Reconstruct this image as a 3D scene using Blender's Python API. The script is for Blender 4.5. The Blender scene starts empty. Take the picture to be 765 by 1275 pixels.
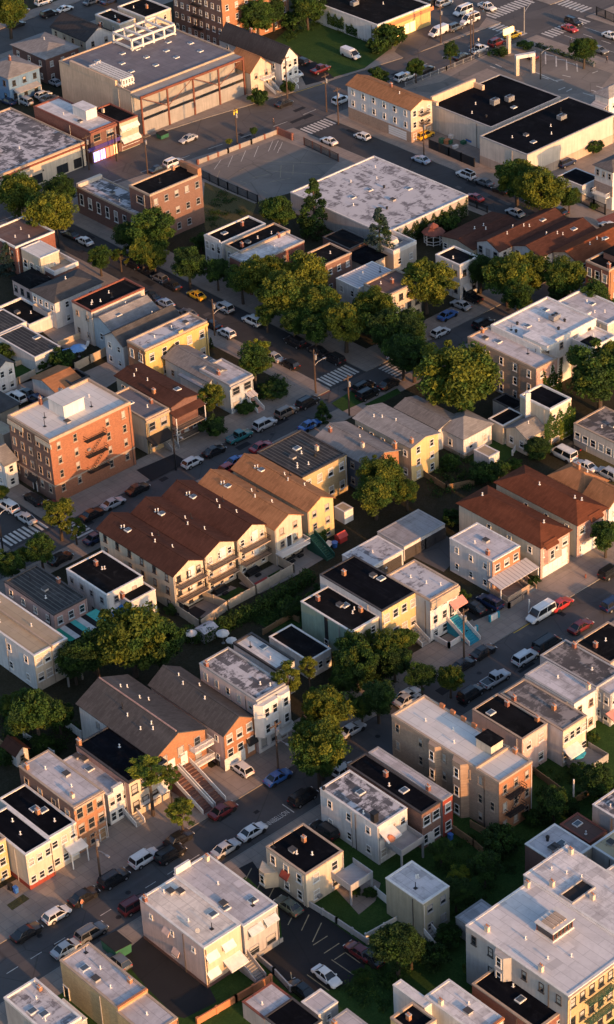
# aerial view of a dense city neighbourhood at golden hour; world X and Y follow the street grid
CAMM = [[0.742024, 0.396098, -0.540839, -224.840594], [-0.668797, 0.382104, -0.637736, -265.122928], [-0.045949, 0.834927, 0.548439, 228.0], [0, 0, 0, 1]]
LENS = 84.705882
SKY, SUNP, EXPO = 0.14, 3.0, 1.05
import bpy, bmesh, math, random
from mathutils import Vector, Matrix
R = math.radians
S = bpy.context.scene
COL = S.collection
rnd = random.Random(7)

# ------------------------------------------------------------------ materials
MATS = {}
class NT:
    def __init__(s, name):
        m = bpy.data.materials.new(name); m.use_nodes = True
        s.m = m; s.t = m.node_tree; s.t.nodes.clear()
        s.out = s.n('ShaderNodeOutputMaterial'); s.b = s.n('ShaderNodeBsdfPrincipled')
        s.l(s.b.outputs[0], s.out.inputs[0]); s._p = None
    def n(s, k, **kw):
        o = s.t.nodes.new(k)
        for a, v in kw.items(): setattr(o, a, v)
        return o
    def l(s, a, b): s.t.links.new(a, b)
    def pos(s):
        if s._p is None: s._p = s.n('ShaderNodeNewGeometry').outputs['Position']
        return s._p
    def noise(s, scale, detail=4, rough=.6, vec=None, dist=0):
        n = s.n('ShaderNodeTexNoise'); n.inputs['Scale'].default_value = scale
        n.inputs['Detail'].default_value = detail; n.inputs['Roughness'].default_value = rough
        n.inputs['Distortion'].default_value = dist
        s.l(vec or s.pos(), n.inputs['Vector']); return n.outputs['Fac']
    def mapped(s, sc, rot=0, vec=None):
        n = s.n('ShaderNodeMapping'); n.inputs['Scale'].default_value = sc; n.inputs['Rotation'].default_value = (0, 0, rot)
        s.l(vec or s.pos(), n.inputs['Vector']); return n.outputs[0]
    def ramp(s, f, a, b, ca=None, cb=None):
        n = s.n('ShaderNodeMapRange'); n.inputs['From Min'].default_value = a; n.inputs['From Max'].default_value = b
        n.inputs['To Min'].default_value = 0 if ca is None else ca; n.inputs['To Max'].default_value = 1 if cb is None else cb
        s.l(f, n.inputs['Value']); return n.outputs[0]
    def mix(s, f, a, b, mode='MIX'):
        n = s.n('ShaderNodeMix'); n.data_type = 'RGBA'; n.blend_type = mode
        for v, i in ((f, 0), (a, 6), (b, 7)):
            if hasattr(v, 'is_linked'): s.l(v, n.inputs[i])
            elif i == 0: n.inputs[0].default_value = v
            else: n.inputs[i].default_value = (*v, 1)
        return n.outputs[2]
    def wallvec(s):
        x = s.n('ShaderNodeSeparateXYZ'); s.l(s.pos(), x.inputs[0])
        a = s.n('ShaderNodeMath'); a.operation = 'ADD'; s.l(x.outputs[0], a.inputs[0]); s.l(x.outputs[1], a.inputs[1])
        c = s.n('ShaderNodeCombineXYZ'); s.l(a.outputs[0], c.inputs[0]); s.l(x.outputs[2], c.inputs[1]); return c.outputs[0]
    def bump(s, h, st=.3, d=.02):
        n = s.n('ShaderNodeBump'); n.inputs['Strength'].default_value = st; n.inputs['Distance'].default_value = d
        s.l(h, n.inputs['Height']); s.l(n.outputs[0], s.b.inputs['Normal'])
    def fin(s, col, rough=.85, metal=0, spec=.3):
        if hasattr(col, 'is_linked'): s.l(col, s.b.inputs['Base Color'])
        else: s.b.inputs['Base Color'].default_value = (*col, 1)
        s.b.inputs['Roughness'].default_value = rough; s.b.inputs['Metallic'].default_value = metal
        s.b.inputs['Specular IOR Level'].default_value = spec
        MATS[s.m.name] = s.m; return s.m
def k(c, f): return tuple(min(1, v * f) for v in c)

def m_plain(name, c, rough=.85, metal=0, var=.15, spec=.3):
    t = NT(name); f = t.noise(.9, 5, .65)
    return t.fin(t.mix(t.ramp(f, .3, .7), k(c, 1 - var), k(c, 1 + var)), rough, metal, spec)
def m_wall(name, c, kind):
    t = NT(name); wv = t.wallvec()
    big = t.ramp(t.noise(.35, 5, .7), .3, .7)
    streak = t.ramp(t.noise(1, 4, .6, t.mapped((2.2, .16, 1), 0, wv)), .38, .72)
    base = t.mix(big, k(c, .84), k(c, 1.1))
    base = t.mix(t.ramp(streak, 0, 1, 0, .5), base, k(c, .58)); base = t.mix(t.ramp(t.noise(.9, 6, .75, wv), .58, .74, 0, .4), base, k(c, .62))
    if kind == 'brick':
        b = t.n('ShaderNodeTexBrick'); b.inputs['Scale'].default_value = 1.6
        b.inputs['Color1'].default_value = (*k(c, .68), 1); b.inputs['Color2'].default_value = (*k(c, 1.3), 1)
        b.inputs['Mortar'].default_value = (*[v * .6 + .1 for v in c], 1)
        b.inputs['Mortar Size'].default_value = .02; b.inputs['Brick Width'].default_value = .5; b.inputs['Row Height'].default_value = .2
        t.l(wv, b.inputs['Vector']); base = t.mix(.5, base, b.outputs['Color'])
    elif kind == 'siding':
        w = t.n('ShaderNodeTexWave'); w.bands_direction = 'Y'; w.wave_profile = 'SAW'; w.inputs['Scale'].default_value = 1.1
        t.l(wv, w.inputs['Vector']); base = t.mix(t.ramp(w.outputs['Fac'], .75, 1, 0, .28), base, k(c, .6)); t.bump(w.outputs['Fac'], .4, .02)
    else:
        t.bump(t.noise(3, 5), .25, .02)
    return t.fin(base, .88)
def m_membrane(name, c, dirt=(.13, .12, .12), amt=.75):
    t = NT(name)
    a = t.ramp(t.noise(.2, 7, .72, None, .8), .46, .7)
    b = t.ramp(t.noise(.7, 5, .75), .5, .72)
    base = t.mix(t.ramp(t.noise(.06, 3), .3, .7), k(c, .9), k(c, 1.08))
    orr = t.n('ShaderNodeObjectInfo').outputs['Random']
    def am(f, hi):
        m = t.n('ShaderNodeMath'); m.operation = 'MULTIPLY'; t.l(f, m.inputs[0]); t.l(t.ramp(orr, 0, 1, hi * .35, hi * 1.25), m.inputs[1]); return m.outputs[0]
    base = t.mix(am(a, amt), base, k(dirt, 1.7)); base = t.mix(am(b, amt * .65), base, dirt)
    sx = t.ramp(t.noise(.5, 5, .65, t.mapped((.25, 2.2, 1), R(90))), .56, .68); base = t.mix(am(sx, .5), base, k(dirt, 2.2))
    br = t.n('ShaderNodeTexBrick'); br.inputs['Scale'].default_value = 1; br.inputs['Brick Width'].default_value = 6; br.inputs['Row Height'].default_value = 1.4
    br.inputs['Mortar Size'].default_value = .035; br.inputs['Color1'].default_value = (1, 1, 1, 1); br.inputs['Color2'].default_value = (.86, .86, .86, 1)
    br.inputs['Mortar'].default_value = (.45, .45, .45, 1); t.l(t.mapped((1, 1, 1), R(90)), br.inputs['Vector'])
    base = t.mix(.7, base, br.outputs['Color'], 'MULTIPLY'); t.bump(t.noise(2.5, 5), .2, .03)
    b2 = t.n('ShaderNodeTexBrick'); b2.inputs['Scale'].default_value = 1; b2.inputs['Brick Width'].default_value = 2.1; b2.inputs['Row Height'].default_value = 1.3; b2.inputs['Mortar Size'].default_value = 0
    b2.inputs['Color1'].default_value = (0, 0, 0, 1); b2.inputs['Color2'].default_value = (1, 1, 1, 1); t.l(t.mapped((1, 1, 1), R(4)), b2.inputs['Vector'])
    v = t.n('ShaderNodeRGBToBW'); t.l(b2.outputs['Color'], v.inputs[0])
    base = t.mix(t.ramp(v.outputs[0], .86, .9, 0, .45), base, k(dirt, 2.2)); base = t.mix(t.ramp(v.outputs[0], .06, .03, 0, .5), base, k(c, 1.15))
    oi = t.n('ShaderNodeObjectInfo'); base = t.mix(oi.outputs['Random'], t.mix(.2, base, k(c, .6)), base)
    return t.fin(base, .75)
def m_tar(name, c, patch=(.12, .12, .125)):
    t = NT(name)
    base = t.mix(t.ramp(t.noise(.25, 5, .7), .35, .7), k(c, .7), k(c, 1.4))
    base = t.mix(t.ramp(t.noise(.4, 6, .75, None, 1), .54, .75, 0, .65), base, patch); base = t.mix(t.ramp(t.noise(.8, 4, .6, t.mapped((2.2, .15, 1))), .6, .72, 0, .5), base, patch)
    br = t.n('ShaderNodeTexBrick'); br.inputs['Scale'].default_value = 1; br.inputs['Brick Width'].default_value = 9; br.inputs['Row Height'].default_value = 1
    br.inputs['Mortar Size'].default_value = .03; br.inputs['Color1'].default_value = (1, 1, 1, 1); br.inputs['Color2'].default_value = (.72, .72, .72, 1)
    br.inputs['Mortar'].default_value = (1.0, 1.0, 1.0, 1); t.l(t.mapped((1, 1, 1), R(90)), br.inputs['Vector'])
    base = t.mix(.8, base, br.outputs['Color'], 'MULTIPLY'); t.bump(t.noise(2, 5), .3, .03)
    return t.fin(base, .97, 0, .04)
def m_patchy(name, light, dark, cov=.5):
    t = NT(name)
    br = t.n('ShaderNodeTexBrick'); br.inputs['Scale'].default_value = 1; br.inputs['Brick Width'].default_value = 2.3; br.inputs['Row Height'].default_value = .95
    br.inputs['Mortar Size'].default_value = 0; br.inputs['Color1'].default_value = (0, 0, 0, 1); br.inputs['Color2'].default_value = (1, 1, 1, 1)
    t.l(t.mapped((1, 1, 1), R(90)), br.inputs['Vector'])
    v = t.n('ShaderNodeRGBToBW'); t.l(br.outputs['Color'], v.inputs[0])
    n1 = t.noise(.33, 6, .72, None, 1.0); n2 = t.noise(1.1, 5, .7, t.mapped((.5, 1.8, 1)))
    a = t.n('ShaderNodeMath'); a.operation = 'MULTIPLY_ADD'; t.l(v.outputs[0], a.inputs[0]); a.inputs[1].default_value = .16; t.l(n1, a.inputs[2])
    b = t.n('ShaderNodeMath'); b.operation = 'MULTIPLY_ADD'; t.l(n2, b.inputs[0]); b.inputs[1].default_value = .45; t.l(a.outputs[0], b.inputs[2])
    f = t.ramp(b.outputs[0], .62 + cov * .25, .74 + cov * .25)
    base = t.mix(f, light, dark)
    base = t.mix(t.ramp(t.noise(.15, 3), .3, .7, 0, .35), base, k(light, .7))
    t.bump(n2, .3, .03)
    return t.fin(base, .75)
def m_shingle(name, c):
    t = NT(name)
    br = t.n('ShaderNodeTexBrick'); br.inputs['Scale'].default_value = 1; br.inputs['Brick Width'].default_value = .9; br.inputs['Row Height'].default_value = .35
    br.inputs['Mortar Size'].default_value = .015; br.inputs['Color1'].default_value = (*k(c, .72), 1); br.inputs['Color2'].default_value = (*k(c, 1.3), 1)
    br.inputs['Mortar'].default_value = (*k(c, .5), 1); t.l(t.pos(), br.inputs['Vector'])
    base = t.mix(t.ramp(t.noise(.3, 5, .7), .35, .7), k(c, .8), k(c, 1.15))
    base = t.mix(.5, base, br.outputs['Color']); t.bump(t.noise(4, 4), .35, .03)
    oi = t.n('ShaderNodeObjectInfo'); base = t.mix(oi.outputs['Random'], t.mix(.28, base, (.02, .018, .018)), base); base = t.mix(t.ramp(t.noise(.12, 4, .6, t.mapped((1.6, .4, 1))), .5, .72, 0, .35), base, k(c, 1.7))
    return t.fin(base, .97, 0, .04)
def m_ribbed(name, c, c2):
    t = NT(name); w = t.n('ShaderNodeTexWave'); w.bands_direction = 'X'; w.inputs['Scale'].default_value = .42; w.inputs['Distortion'].default_value = .6
    t.l(t.pos(), w.inputs['Vector'])
    base = t.mix(t.ramp(w.outputs['Fac'], .82, 1), c, c2)
    base = t.mix(t.ramp(t.noise(.4, 6, .7), .5, .75, 0, .5), base, k(c2, 1.4))
    return t.fin(base, .75)
def m_asphalt(name, c):
    t = NT(name)
    base = t.mix(t.ramp(t.noise(.07, 6, .65, None, .5), .35, .7), k(c, .8), k(c, 1.25))
    base = t.mix(t.ramp(t.noise(.5, 6, .8), .56, .74, 0, .5), base, k(c, .5))
    base = t.mix(t.ramp(t.noise(.22, 4, .6, t.mapped((.12, 1.6, 1))), .56, .7, 0, .35), base, k(c, 1.55))
    v = t.n('ShaderNodeTexVoronoi'); v.feature = 'DISTANCE_TO_EDGE'; v.inputs['Scale'].default_value = .13
    t.l(t.mix(.12, t.pos(), t.n('ShaderNodeTexNoise').outputs['Color']), v.inputs['Vector'])
    base = t.mix(t.ramp(v.outputs['Distance'], 0, .012, .6, 0), base, k(c, .45))
    t.bump(t.noise(6, 4), .2, .01)
    return t.fin(base, .85, 0, .3)
def m_paving(name, c, w=1.6, h=1.6):
    t = NT(name)
    br = t.n('ShaderNodeTexBrick'); br.offset = 0; br.inputs['Scale'].default_value = 1; br.inputs['Brick Width'].default_value = w; br.inputs['Row Height'].default_value = h
    br.inputs['Mortar Size'].default_value = .035; br.inputs['Color1'].default_value = (*k(c, .93), 1); br.inputs['Color2'].default_value = (*k(c, 1.07), 1)
    br.inputs['Mortar'].default_value = (*k(c, .68), 1); t.l(t.pos(), br.inputs['Vector'])
    base = t.mix(t.ramp(t.noise(.25, 6, .7), .4, .72, 0, .6), br.outputs['Color'], k(c, .6))
    base = t.mix(t.ramp(t.noise(1.4, 5, .7), .55, .75, 0, .4), base, k(c, .55))
    t.bump(t.noise(5, 4), .2, .01)
    return t.fin(base, .88)
def m_grass(name, c, c2):
    t = NT(name)
    base = t.mix(t.ramp(t.noise(.35, 6, .75), .38, .66), c, c2)
    base = t.mix(t.ramp(t.noise(4, 4, .8), .35, .7), k(c, .6), base)
    t.bump(t.noise(9, 5, .8), .9, .08)
    return t.fin(base, .95, 0, .1)
def m_leaf(name, c, c2):
    t = NT(name)
    oi = t.n('ShaderNodeObjectInfo')
    base = t.mix(t.ramp(t.noise(.55, 4, .7), .36, .62), c, c2)
    base = t.mix(t.ramp(oi.outputs['Random'], 0, 1, 0, .35), base, k(c, .7))
    tr = t.n('ShaderNodeBsdfTranslucent'); mx = t.n('ShaderNodeMixShader'); mx.inputs[0].default_value = .22
    t.l(base, tr.inputs[0]); m = t.fin(base, .75, 0, .15)
    t.l(t.b.outputs[0], mx.inputs[1]); t.l(tr.outputs[0], mx.inputs[2]); t.l(mx.outputs[0], t.out.inputs[0]); return m
def m_glass(name, c=(.02, .025, .03)):
    t = NT(name); return t.fin(c, .12, 0, .7)
def m_paint(name, c):
    t = NT(name); m = t.fin(t.mix(t.ramp(t.noise(1.5, 4), .3, .7), k(c, .93), k(c, 1.05)), .3, 0, .5)
    t.b.inputs['Coat Weight'].default_value = .5; t.b.inputs['Coat Roughness'].default_value = .08; return m
def m_emit(name, c, st):
    t = NT(name); m = t.fin(c, .5); t.b.inputs['Emission Color'].default_value = (*c, 1); t.b.inputs['Emission Strength'].default_value = st; return m

WALLC = dict(
 brick_red=('brick', (.22, .085, .06)), brick_dark=('brick', (.15, .075, .06)), brick_brown=('brick', (.19, .105, .08)), brick_tan=('brick', (.36, .25, .18)),
 brick_orange=('brick', (.35, .16, .08)), brick_sunlit=('brick', (.29, .115, .06)), brick_yellow=('brick', (.44, .33, .18)), brick_pink=('brick', (.46, .28, .24)), brick_grey=('brick', (.30, .24, .22)),
 siding_white=('siding', (.64, .62, .61)), siding_cream=('siding', (.58, .50, .39)), siding_yellow=('siding', (.58, .44, .22)), siding_blue=('siding', (.13, .23, .38)),
 siding_paleblue=('siding', (.42, .48, .52)), siding_green=('siding', (.27, .36, .29)), siding_khaki=('siding', (.36, .34, .26)), siding_grey=('siding', (.42, .42, .43)),
 siding_pink=('siding', (.62, .45, .41)), siding_tan=('siding', (.46, .38, .29)), siding_navy=('siding', (.10, .12, .16)), siding_royal=('siding', (.05, .13, .45)),
 stucco_white=('stucco', (.66, .64, .62)), stucco_cream=('stucco', (.60, .51, .40)), stucco_peach=('stucco', (.60, .45, .33)), stucco_tan=('stucco', (.44, .34, .27)),
 stucco_beige=('stucco', (.57, .50, .43)), stucco_yellow=('stucco', (.60, .42, .16)), stucco_grey=('stucco', (.40, .38, .37)), stucco_red=('stucco', (.30, .06, .04)),
 stucco_green=('stucco', (.40, .41, .31)), concrete=('stucco', (.32, .30, .28)))
for n, (kd, c) in WALLC.items(): m_wall(n, c, kd)
m_membrane('roof_white', (.70, .67, .67)); m_membrane('roof_lilac', (.54, .51, .53)); m_membrane('roof_peach', (.74, .67, .60), (.22, .19, .17), .6); m_membrane('roof_grey', (.32, .31, .32), (.12, .11, .11))
m_membrane('roof_tan', (.40, .32, .22), (.20, .16, .12)); m_membrane('roof_slate', (.15, .14, .16), (.09, .09, .10), .4); m_membrane('roof_brown', (.13, .075, .06), (.07, .05, .045), .5)
m_membrane('roof_clean', (.66, .64, .62), (.30, .28, .27), .35)
m_tar('roof_tar', (.0085, .0088, .0105), (.045, .045, .048)); m_tar('roof_black', (.005, .0058, .009), (.02, .022, .028))
m_patchy('roof_patchy', (.50, .48, .50), (.045, .042, .048), .42); m_patchy('roof_silver', (.50, .49, .51), (.12, .11, .12), .75); m_patchy('roof_worn', (.27, .24, .23), (.05, .045, .045), .35)
m_patchy('roof_sunlit_tan', (.50, .40, .25), (.10, .08, .07), .9)  # patchy tan roof with warm sunlight put into its colour
m_shingle('shingle_brown', (.085, .038, .028)); m_shingle('shingle_red', (.13, .045, .025)); m_shingle('shingle_orange', (.33, .16, .08)); m_shingle('shingle_grey', (.13, .12, .12))
m_shingle('shingle_dark', (.055, .052, .055)); m_shingle('shingle_light', (.25, .24, .24)); m_shingle('shingle_taupe', (.095, .092, .094)); m_shingle('shingle_rust', (.20, .065, .03))
m_ribbed('roof_ribbed', (.022, .021, .022), (.10, .095, .09)); m_ribbed('roof_metal', (.44, .43, .46), (.22, .21, .22))
m_asphalt('asphalt', (.078, .073, .074)); m_asphalt('asphalt_dark', (.017, .017, .020)); m_asphalt('asphalt_light', (.095, .086, .084)); m_asphalt('asphalt_lot', (.16, .143, .13)); m_asphalt('asphalt_new', (.045, .044, .047))
m_paving('paving', (.27, .225, .195)); m_paving('concrete_drive', (.30, .25, .22), 3, 3); m_paving('kerbstone', (.24, .22, .20), 2, 5); m_paving('paving_red', (.22, .08, .07), .6, .6)
m_grass('grass', (.035, .08, .02), (.06, .11, .028)); m_grass('grass_dry', (.10, .09, .04), (.14, .115, .055)); m_grass('soil', (.04, .038, .022), (.065, .055, .04))
m_leaf('leaf_yellow', (.085, .11, .014), (.185, .19, .026)); m_leaf('leaf_green', (.03, .07, .015), (.062, .112, .022)); m_leaf('leaf_dark', (.02, .045, .014), (.038, .07, .02))
m_leaf('leaf_olive', (.05, .08, .014), (.105, .13, .022)); m_leaf('leaf_blue', (.03, .055, .05), (.05, .085, .075)); m_leaf('leaf_lime', (.12, .17, .02), (.26, .28, .04))
m_plain('bark', (.06, .045, .035), .95); m_plain('wood_pole', (.075, .05, .038), .9); m_plain('metal_dark', (.025, .025, .028), .55, .3); m_plain('metal_grey', (.30, .30, .31), .5, .5)
m_plain('white_paint', (.66, .65, .63), .6, 0, .06); m_plain('road_paint', (.48, .46, .43), .8, 0, .35); m_plain('road_paint_yellow', (.55, .36, .07), .8, 0, .25); m_plain('road_paint_worn', (.30, .25, .16), .8, 0, .35)
m_plain('coping_white', (.62, .60, .58), .75); m_plain('coping_tan', (.38, .29, .22), .8); m_plain('coping_dark', (.06, .055, .055), .7); m_plain('coping_red', (.20, .07, .05), .8)
m_plain('coping_grey', (.33, .32, .32), .75); m_plain('terracotta', (.42, .17, .08), .85); m_plain('wood', (.24, .15, .08), .85); m_plain('wood_light', (.45, .33, .18), .85)
m_plain('rust_steel', (.17, .06, .04), .8, .2); m_plain('green_metal', (.03, .10, .07), .6, .2); m_plain('blue_plastic', (.04, .14, .42), .5); m_plain('red_plastic', (.45, .05, .04), .5)
m_plain('fabric_white', (.66, .62, .58), .9); m_plain('fabric_blue', (.16, .32, .62), .9); m_plain('fabric_red', (.45, .07, .06), .9); m_plain('fabric_pink', (.62, .26, .22), .9); m_plain('tarp_blue', (.04, .22, .60), .6)
m_plain('fabric_teal', (.10, .52, .45), .9); m_plain('fabric_green', (.03, .30, .20), .9); m_plain('fabric_black', (.018, .018, .02), .9); m_plain('fabric_purple', (.07, .045, .20), .8)
m_plain('bin_green', (.03, .12, .07), .6); m_plain('skin', (.50, .30, .21), .6); m_plain('cloth_orange', (.60, .22, .12), .9); m_plain('cloth_dark', (.03, .03, .04), .9); m_plain('cloth_blue', (.05, .12, .22), .9)
m_plain('stair_teal', (.03, .25, .34), .7); m_plain('curtain', (.36, .34, .31), .9); m_plain('rubber', (.015, .015, .016), .9); m_plain('fence_cream', (.46, .38, .29), .85); m_plain('yellow_sign', (.62, .44, .05), .6)
m_plain('steel_white', (.62, .58, .54), .6); m_plain('fabric_orange', (.55, .2, .1), .9)
m_glass('glass'); m_glass('car_glass', (.012, .014, .017)); m_glass('glass_blue', (.07, .09, .11))
PAINTC = dict(white=(.66, .66, .66), silver=(.40, .41, .43), grey=(.13, .135, .145), black=(.012, .012, .014), red=(.36, .03, .03), darkred=(.12, .015, .018), blue=(.03, .11, .34), navy=(.012, .025, .075),
 teal=(.02, .15, .16), yellow=(.70, .38, .02), bronze=(.16, .13, .105), green=(.07, .10, .09), lightblue=(.30, .38, .50))
for n, c in PAINTC.items(): m_paint('paint_' + n, c)
m_plain('headlight', (.70, .70, .68), .15); m_plain('taillight', (.40, .02, .02), .3)
m_emit('shop_light', (.45, .35, .95), 1.6); m_emit('sign_red', (1, .12, .06), 1.5); m_emit('lamp_amber', (1, .55, .15), 2.0); m_emit('shop_warm', (1, .62, .22), 1.0)
M = MATS

# ------------------------------------------------------------------ mesh building
class MB:
    def __init__(s): s.v = []; s.f = []; s.mi = []
    def add(s, vs, fs, mi=0):
        b = len(s.v); s.v += [tuple(p) for p in vs]
        for f in fs: s.f.append(tuple(b + i for i in f)); s.mi.append(mi)
    def box(s, x0, x1, y0, y1, z0, z1, mi=0):
        s.add([(x0, y0, z0), (x1, y0, z0), (x1, y1, z0), (x0, y1, z0), (x0, y0, z1), (x1, y0, z1), (x1, y1, z1), (x0, y1, z1)],
              [(3, 2, 1, 0), (4, 5, 6, 7), (0, 1, 5, 4), (1, 2, 6, 5), (2, 3, 7, 6), (3, 0, 4, 7)], mi); return s
    def prism(s, poly, z0, z1, mi=0, top=True, bottom=True):
        n = len(poly)
        a = sum(poly[i][0] * poly[(i + 1) % n][1] - poly[(i + 1) % n][0] * poly[i][1] for i in range(n))
        if a < 0: poly = poly[::-1]
        vs = [(p[0], p[1], z0) for p in poly] + [(p[0], p[1], z1) for p in poly]
        fs = [(i, (i + 1) % n, n + (i + 1) % n, n + i) for i in range(n)]
        if top: fs.append(tuple(range(n, 2 * n)))
        if bottom: fs.append(tuple(range(n - 1, -1, -1)))
        s.add(vs, fs, mi); return s
    def extr(s, poly3, d, mi=0):                       # polygon of 3D points swept by vector d
        n = len(poly3); d = Vector(d); a = [Vector(p) for p in poly3]; b = [p + d for p in a]
        s.add(a + b, [tuple(range(n - 1, -1, -1)), tuple(range(n, 2 * n))] + [(i, (i + 1) % n, n + (i + 1) % n, n + i) for i in range(n)], mi); return s
    def tube(s, p, q, r0, r1=None, n=8, mi=0):
        p, q = Vector(p), Vector(q); r1 = r0 if r1 is None else r1; d = (q - p).normalized()
        u = d.cross(Vector((0, 0, 1)) if abs(d.z) < .9 else Vector((1, 0, 0))).normalized(); w = d.cross(u)
        vs = []
        for c, r in ((p, r0), (q, r1)):
            for i in range(n):
                a = 2 * math.pi * i / n; vs.append(c + u * (r * math.cos(a)) + w * (r * math.sin(a)))
        s.add(vs, [(i, (i + 1) % n, n + (i + 1) % n, n + i) for i in range(n)] + [tuple(range(n - 1, -1, -1)), tuple(range(n, 2 * n))], mi); return s
    def mesh(s, name, mats):
        me = bpy.data.meshes.new(name); me.from_pydata(s.v, [], s.f)
        for m in mats: me.materials.append(M[m] if isinstance(m, str) else m)
        me.polygons.foreach_set('material_index', s.mi)
        bm = bmesh.new(); bm.from_mesh(me); bmesh.ops.recalc_face_normals(bm, faces=bm.faces); bm.to_mesh(me); bm.free()
        me.update(); return me
    def build(s, name, mats, parent=None, loc=(0, 0, 0), rz=0):
        if isinstance(mats, str): mats = [mats]
        return put(name, s.mesh(name, mats), parent, loc, rz)
def put(name, me, parent=None, loc=(0, 0, 0), rz=0):
    o = bpy.data.objects.new(name, me); COL.objects.link(o); o.parent = parent; o.location = loc
    if rz: o.rotation_euler = (0, 0, rz)
    return o
def tag(o, label, cat, group=None, kind=None):
    o['label'] = label; o['category'] = cat
    if group: o['group'] = group
    if kind: o['kind'] = kind
    return o
def empty(name, loc=(0, 0, 0), rz=0): return put(name, None, None, loc, rz)
def copy_tree(o, parent=None):
    c = o.copy(); COL.objects.link(c)
    if parent: c.parent = parent
    for ch in o.children: copy_tree(ch, c)
    return c
CACHE = {}
def cached(key, fn):
    if key not in CACHE: CACHE[key] = fn()
    return CACHE[key]

# ------------------------------------------------------------------ buildings
def win_mesh(w, h, frame, blind):
    b = MB(); b.box(-w / 2, w / 2, -.02, .02, 0, h)
    if blind: b.box(-w / 2 + .03, w / 2 - .03, -.03, -.022, h * (1 - blind), h - .02, 1)
    return b.mesh('window', ['glass', 'curtain'])
def frame_mesh(w, h, frame):
    b = MB(); t = .075
    b.box(-w / 2 - t, -w / 2, -.10, .01, -t, h + t); b.box(w / 2, w / 2 + t, -.10, .01, -t, h + t)
    b.box(-w / 2, w / 2, -.10, .01, h, h + t); b.box(-w / 2, w / 2, -.10, .01, -t, 0)
    b.box(-w / 2, w / 2, -.07, -.031, h * .48, h * .48 + .07)
    b.box(-w / 2 - .18, w / 2 + .18, -.18, .009, -t - .1, -t - .003)
    return b.mesh('frame', [frame])
def window(root, loc, rz, w, h, frame='white_paint'):
    bl = rnd.choice((0, 0, 0, .3, .45, .6, .95)); w, h = round(w, 1), round(h, 1)
    o = put('window', cached(('w', w, h, bl), lambda: win_mesh(w, h, frame, bl)), root, loc, rz)
    put('frame', cached(('f', w, h, frame), lambda: frame_mesh(w, h, frame)), o)
def vent_mesh():
    b = MB(); b.tube((0, 0, 0), (0, 0, .7), .11, .11, 8); b.tube((0, 0, .7), (0, 0, .82), .2, .16, 8); b.box(-.25, .25, -.25, .25, 0, .06); return b.mesh('vent', ['white_paint'])
def turbine_mesh():
    b = MB(); b.tube((0, 0, 0), (0, 0, .5), .3, .3, 10); b.tube((0, 0, .5), (0, 0, .75), .42, .42, 10); b.tube((0, 0, .75), (0, 0, .95), .42, .1, 10); return b.mesh('vent', ['metal_dark'])
def pipe_mesh():
    b = MB(); b.tube((0, 0, 0), (0, 0, 1.3), .07, .07, 6); b.box(-.3, .3, -.3, .3, 0, .04); return b.mesh('vent', ['metal_dark'])
def sky_mesh():
    b = MB(); b.box(-.75, .75, -.6, .6, 0, .22); b.box(-.6, .6, -.45, .45, .22, .27, 1); return b.mesh('skylight', ['white_paint', 'glass_blue'])
def chim_mesh(m):
    b = MB(); b.box(-.35, .35, -.45, .45, -.3, 1.25); b.box(-.42, .42, -.52, .52, 1.25, 1.4, 1); b.tube((0, .2, 1.4), (0, .2, 1.75), .13, .11, 8, 2); b.tube((0, -.2, 1.4), (0, -.2, 1.7), .13, .11, 8, 2)
    return b.mesh('chimney', [m, 'coping_grey', 'terracotta'])
def hvac_mesh():
    b = MB(); b.box(-1.1, 1.1, -.8, .8, .25, 1.3); b.box(-.95, -.8, -.7, .7, 0, .25, 1); b.box(.8, .95, -.7, .7, 0, .25, 1); b.tube((-.45, 0, 1.3), (-.45, 0, 1.42), .4, .4, 12, 1); b.tube((.55, 0, 1.3), (.55, 0, 1.42), .4, .4, 12, 1)
    return b.mesh('air_conditioner', ['metal_grey', 'metal_dark'])
def hatch_mesh():
    b = MB(); b.box(-.5, .5, -.6, .6, 0, .45); b.box(-.56, .56, -.66, .66, .45, .52, 1); return b.mesh('roof_hatch', ['coping_grey', 'coping_dark'])
def dish_mesh():
    b = MB(); b.tube((0, 0, 0), (0, 0, .7), .04, .04, 6); b.tube((0, 0, .7), (-.15, -.2, .85), .12, .4, 10); return b.mesh('satellite_dish', ['metal_grey'])

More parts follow.
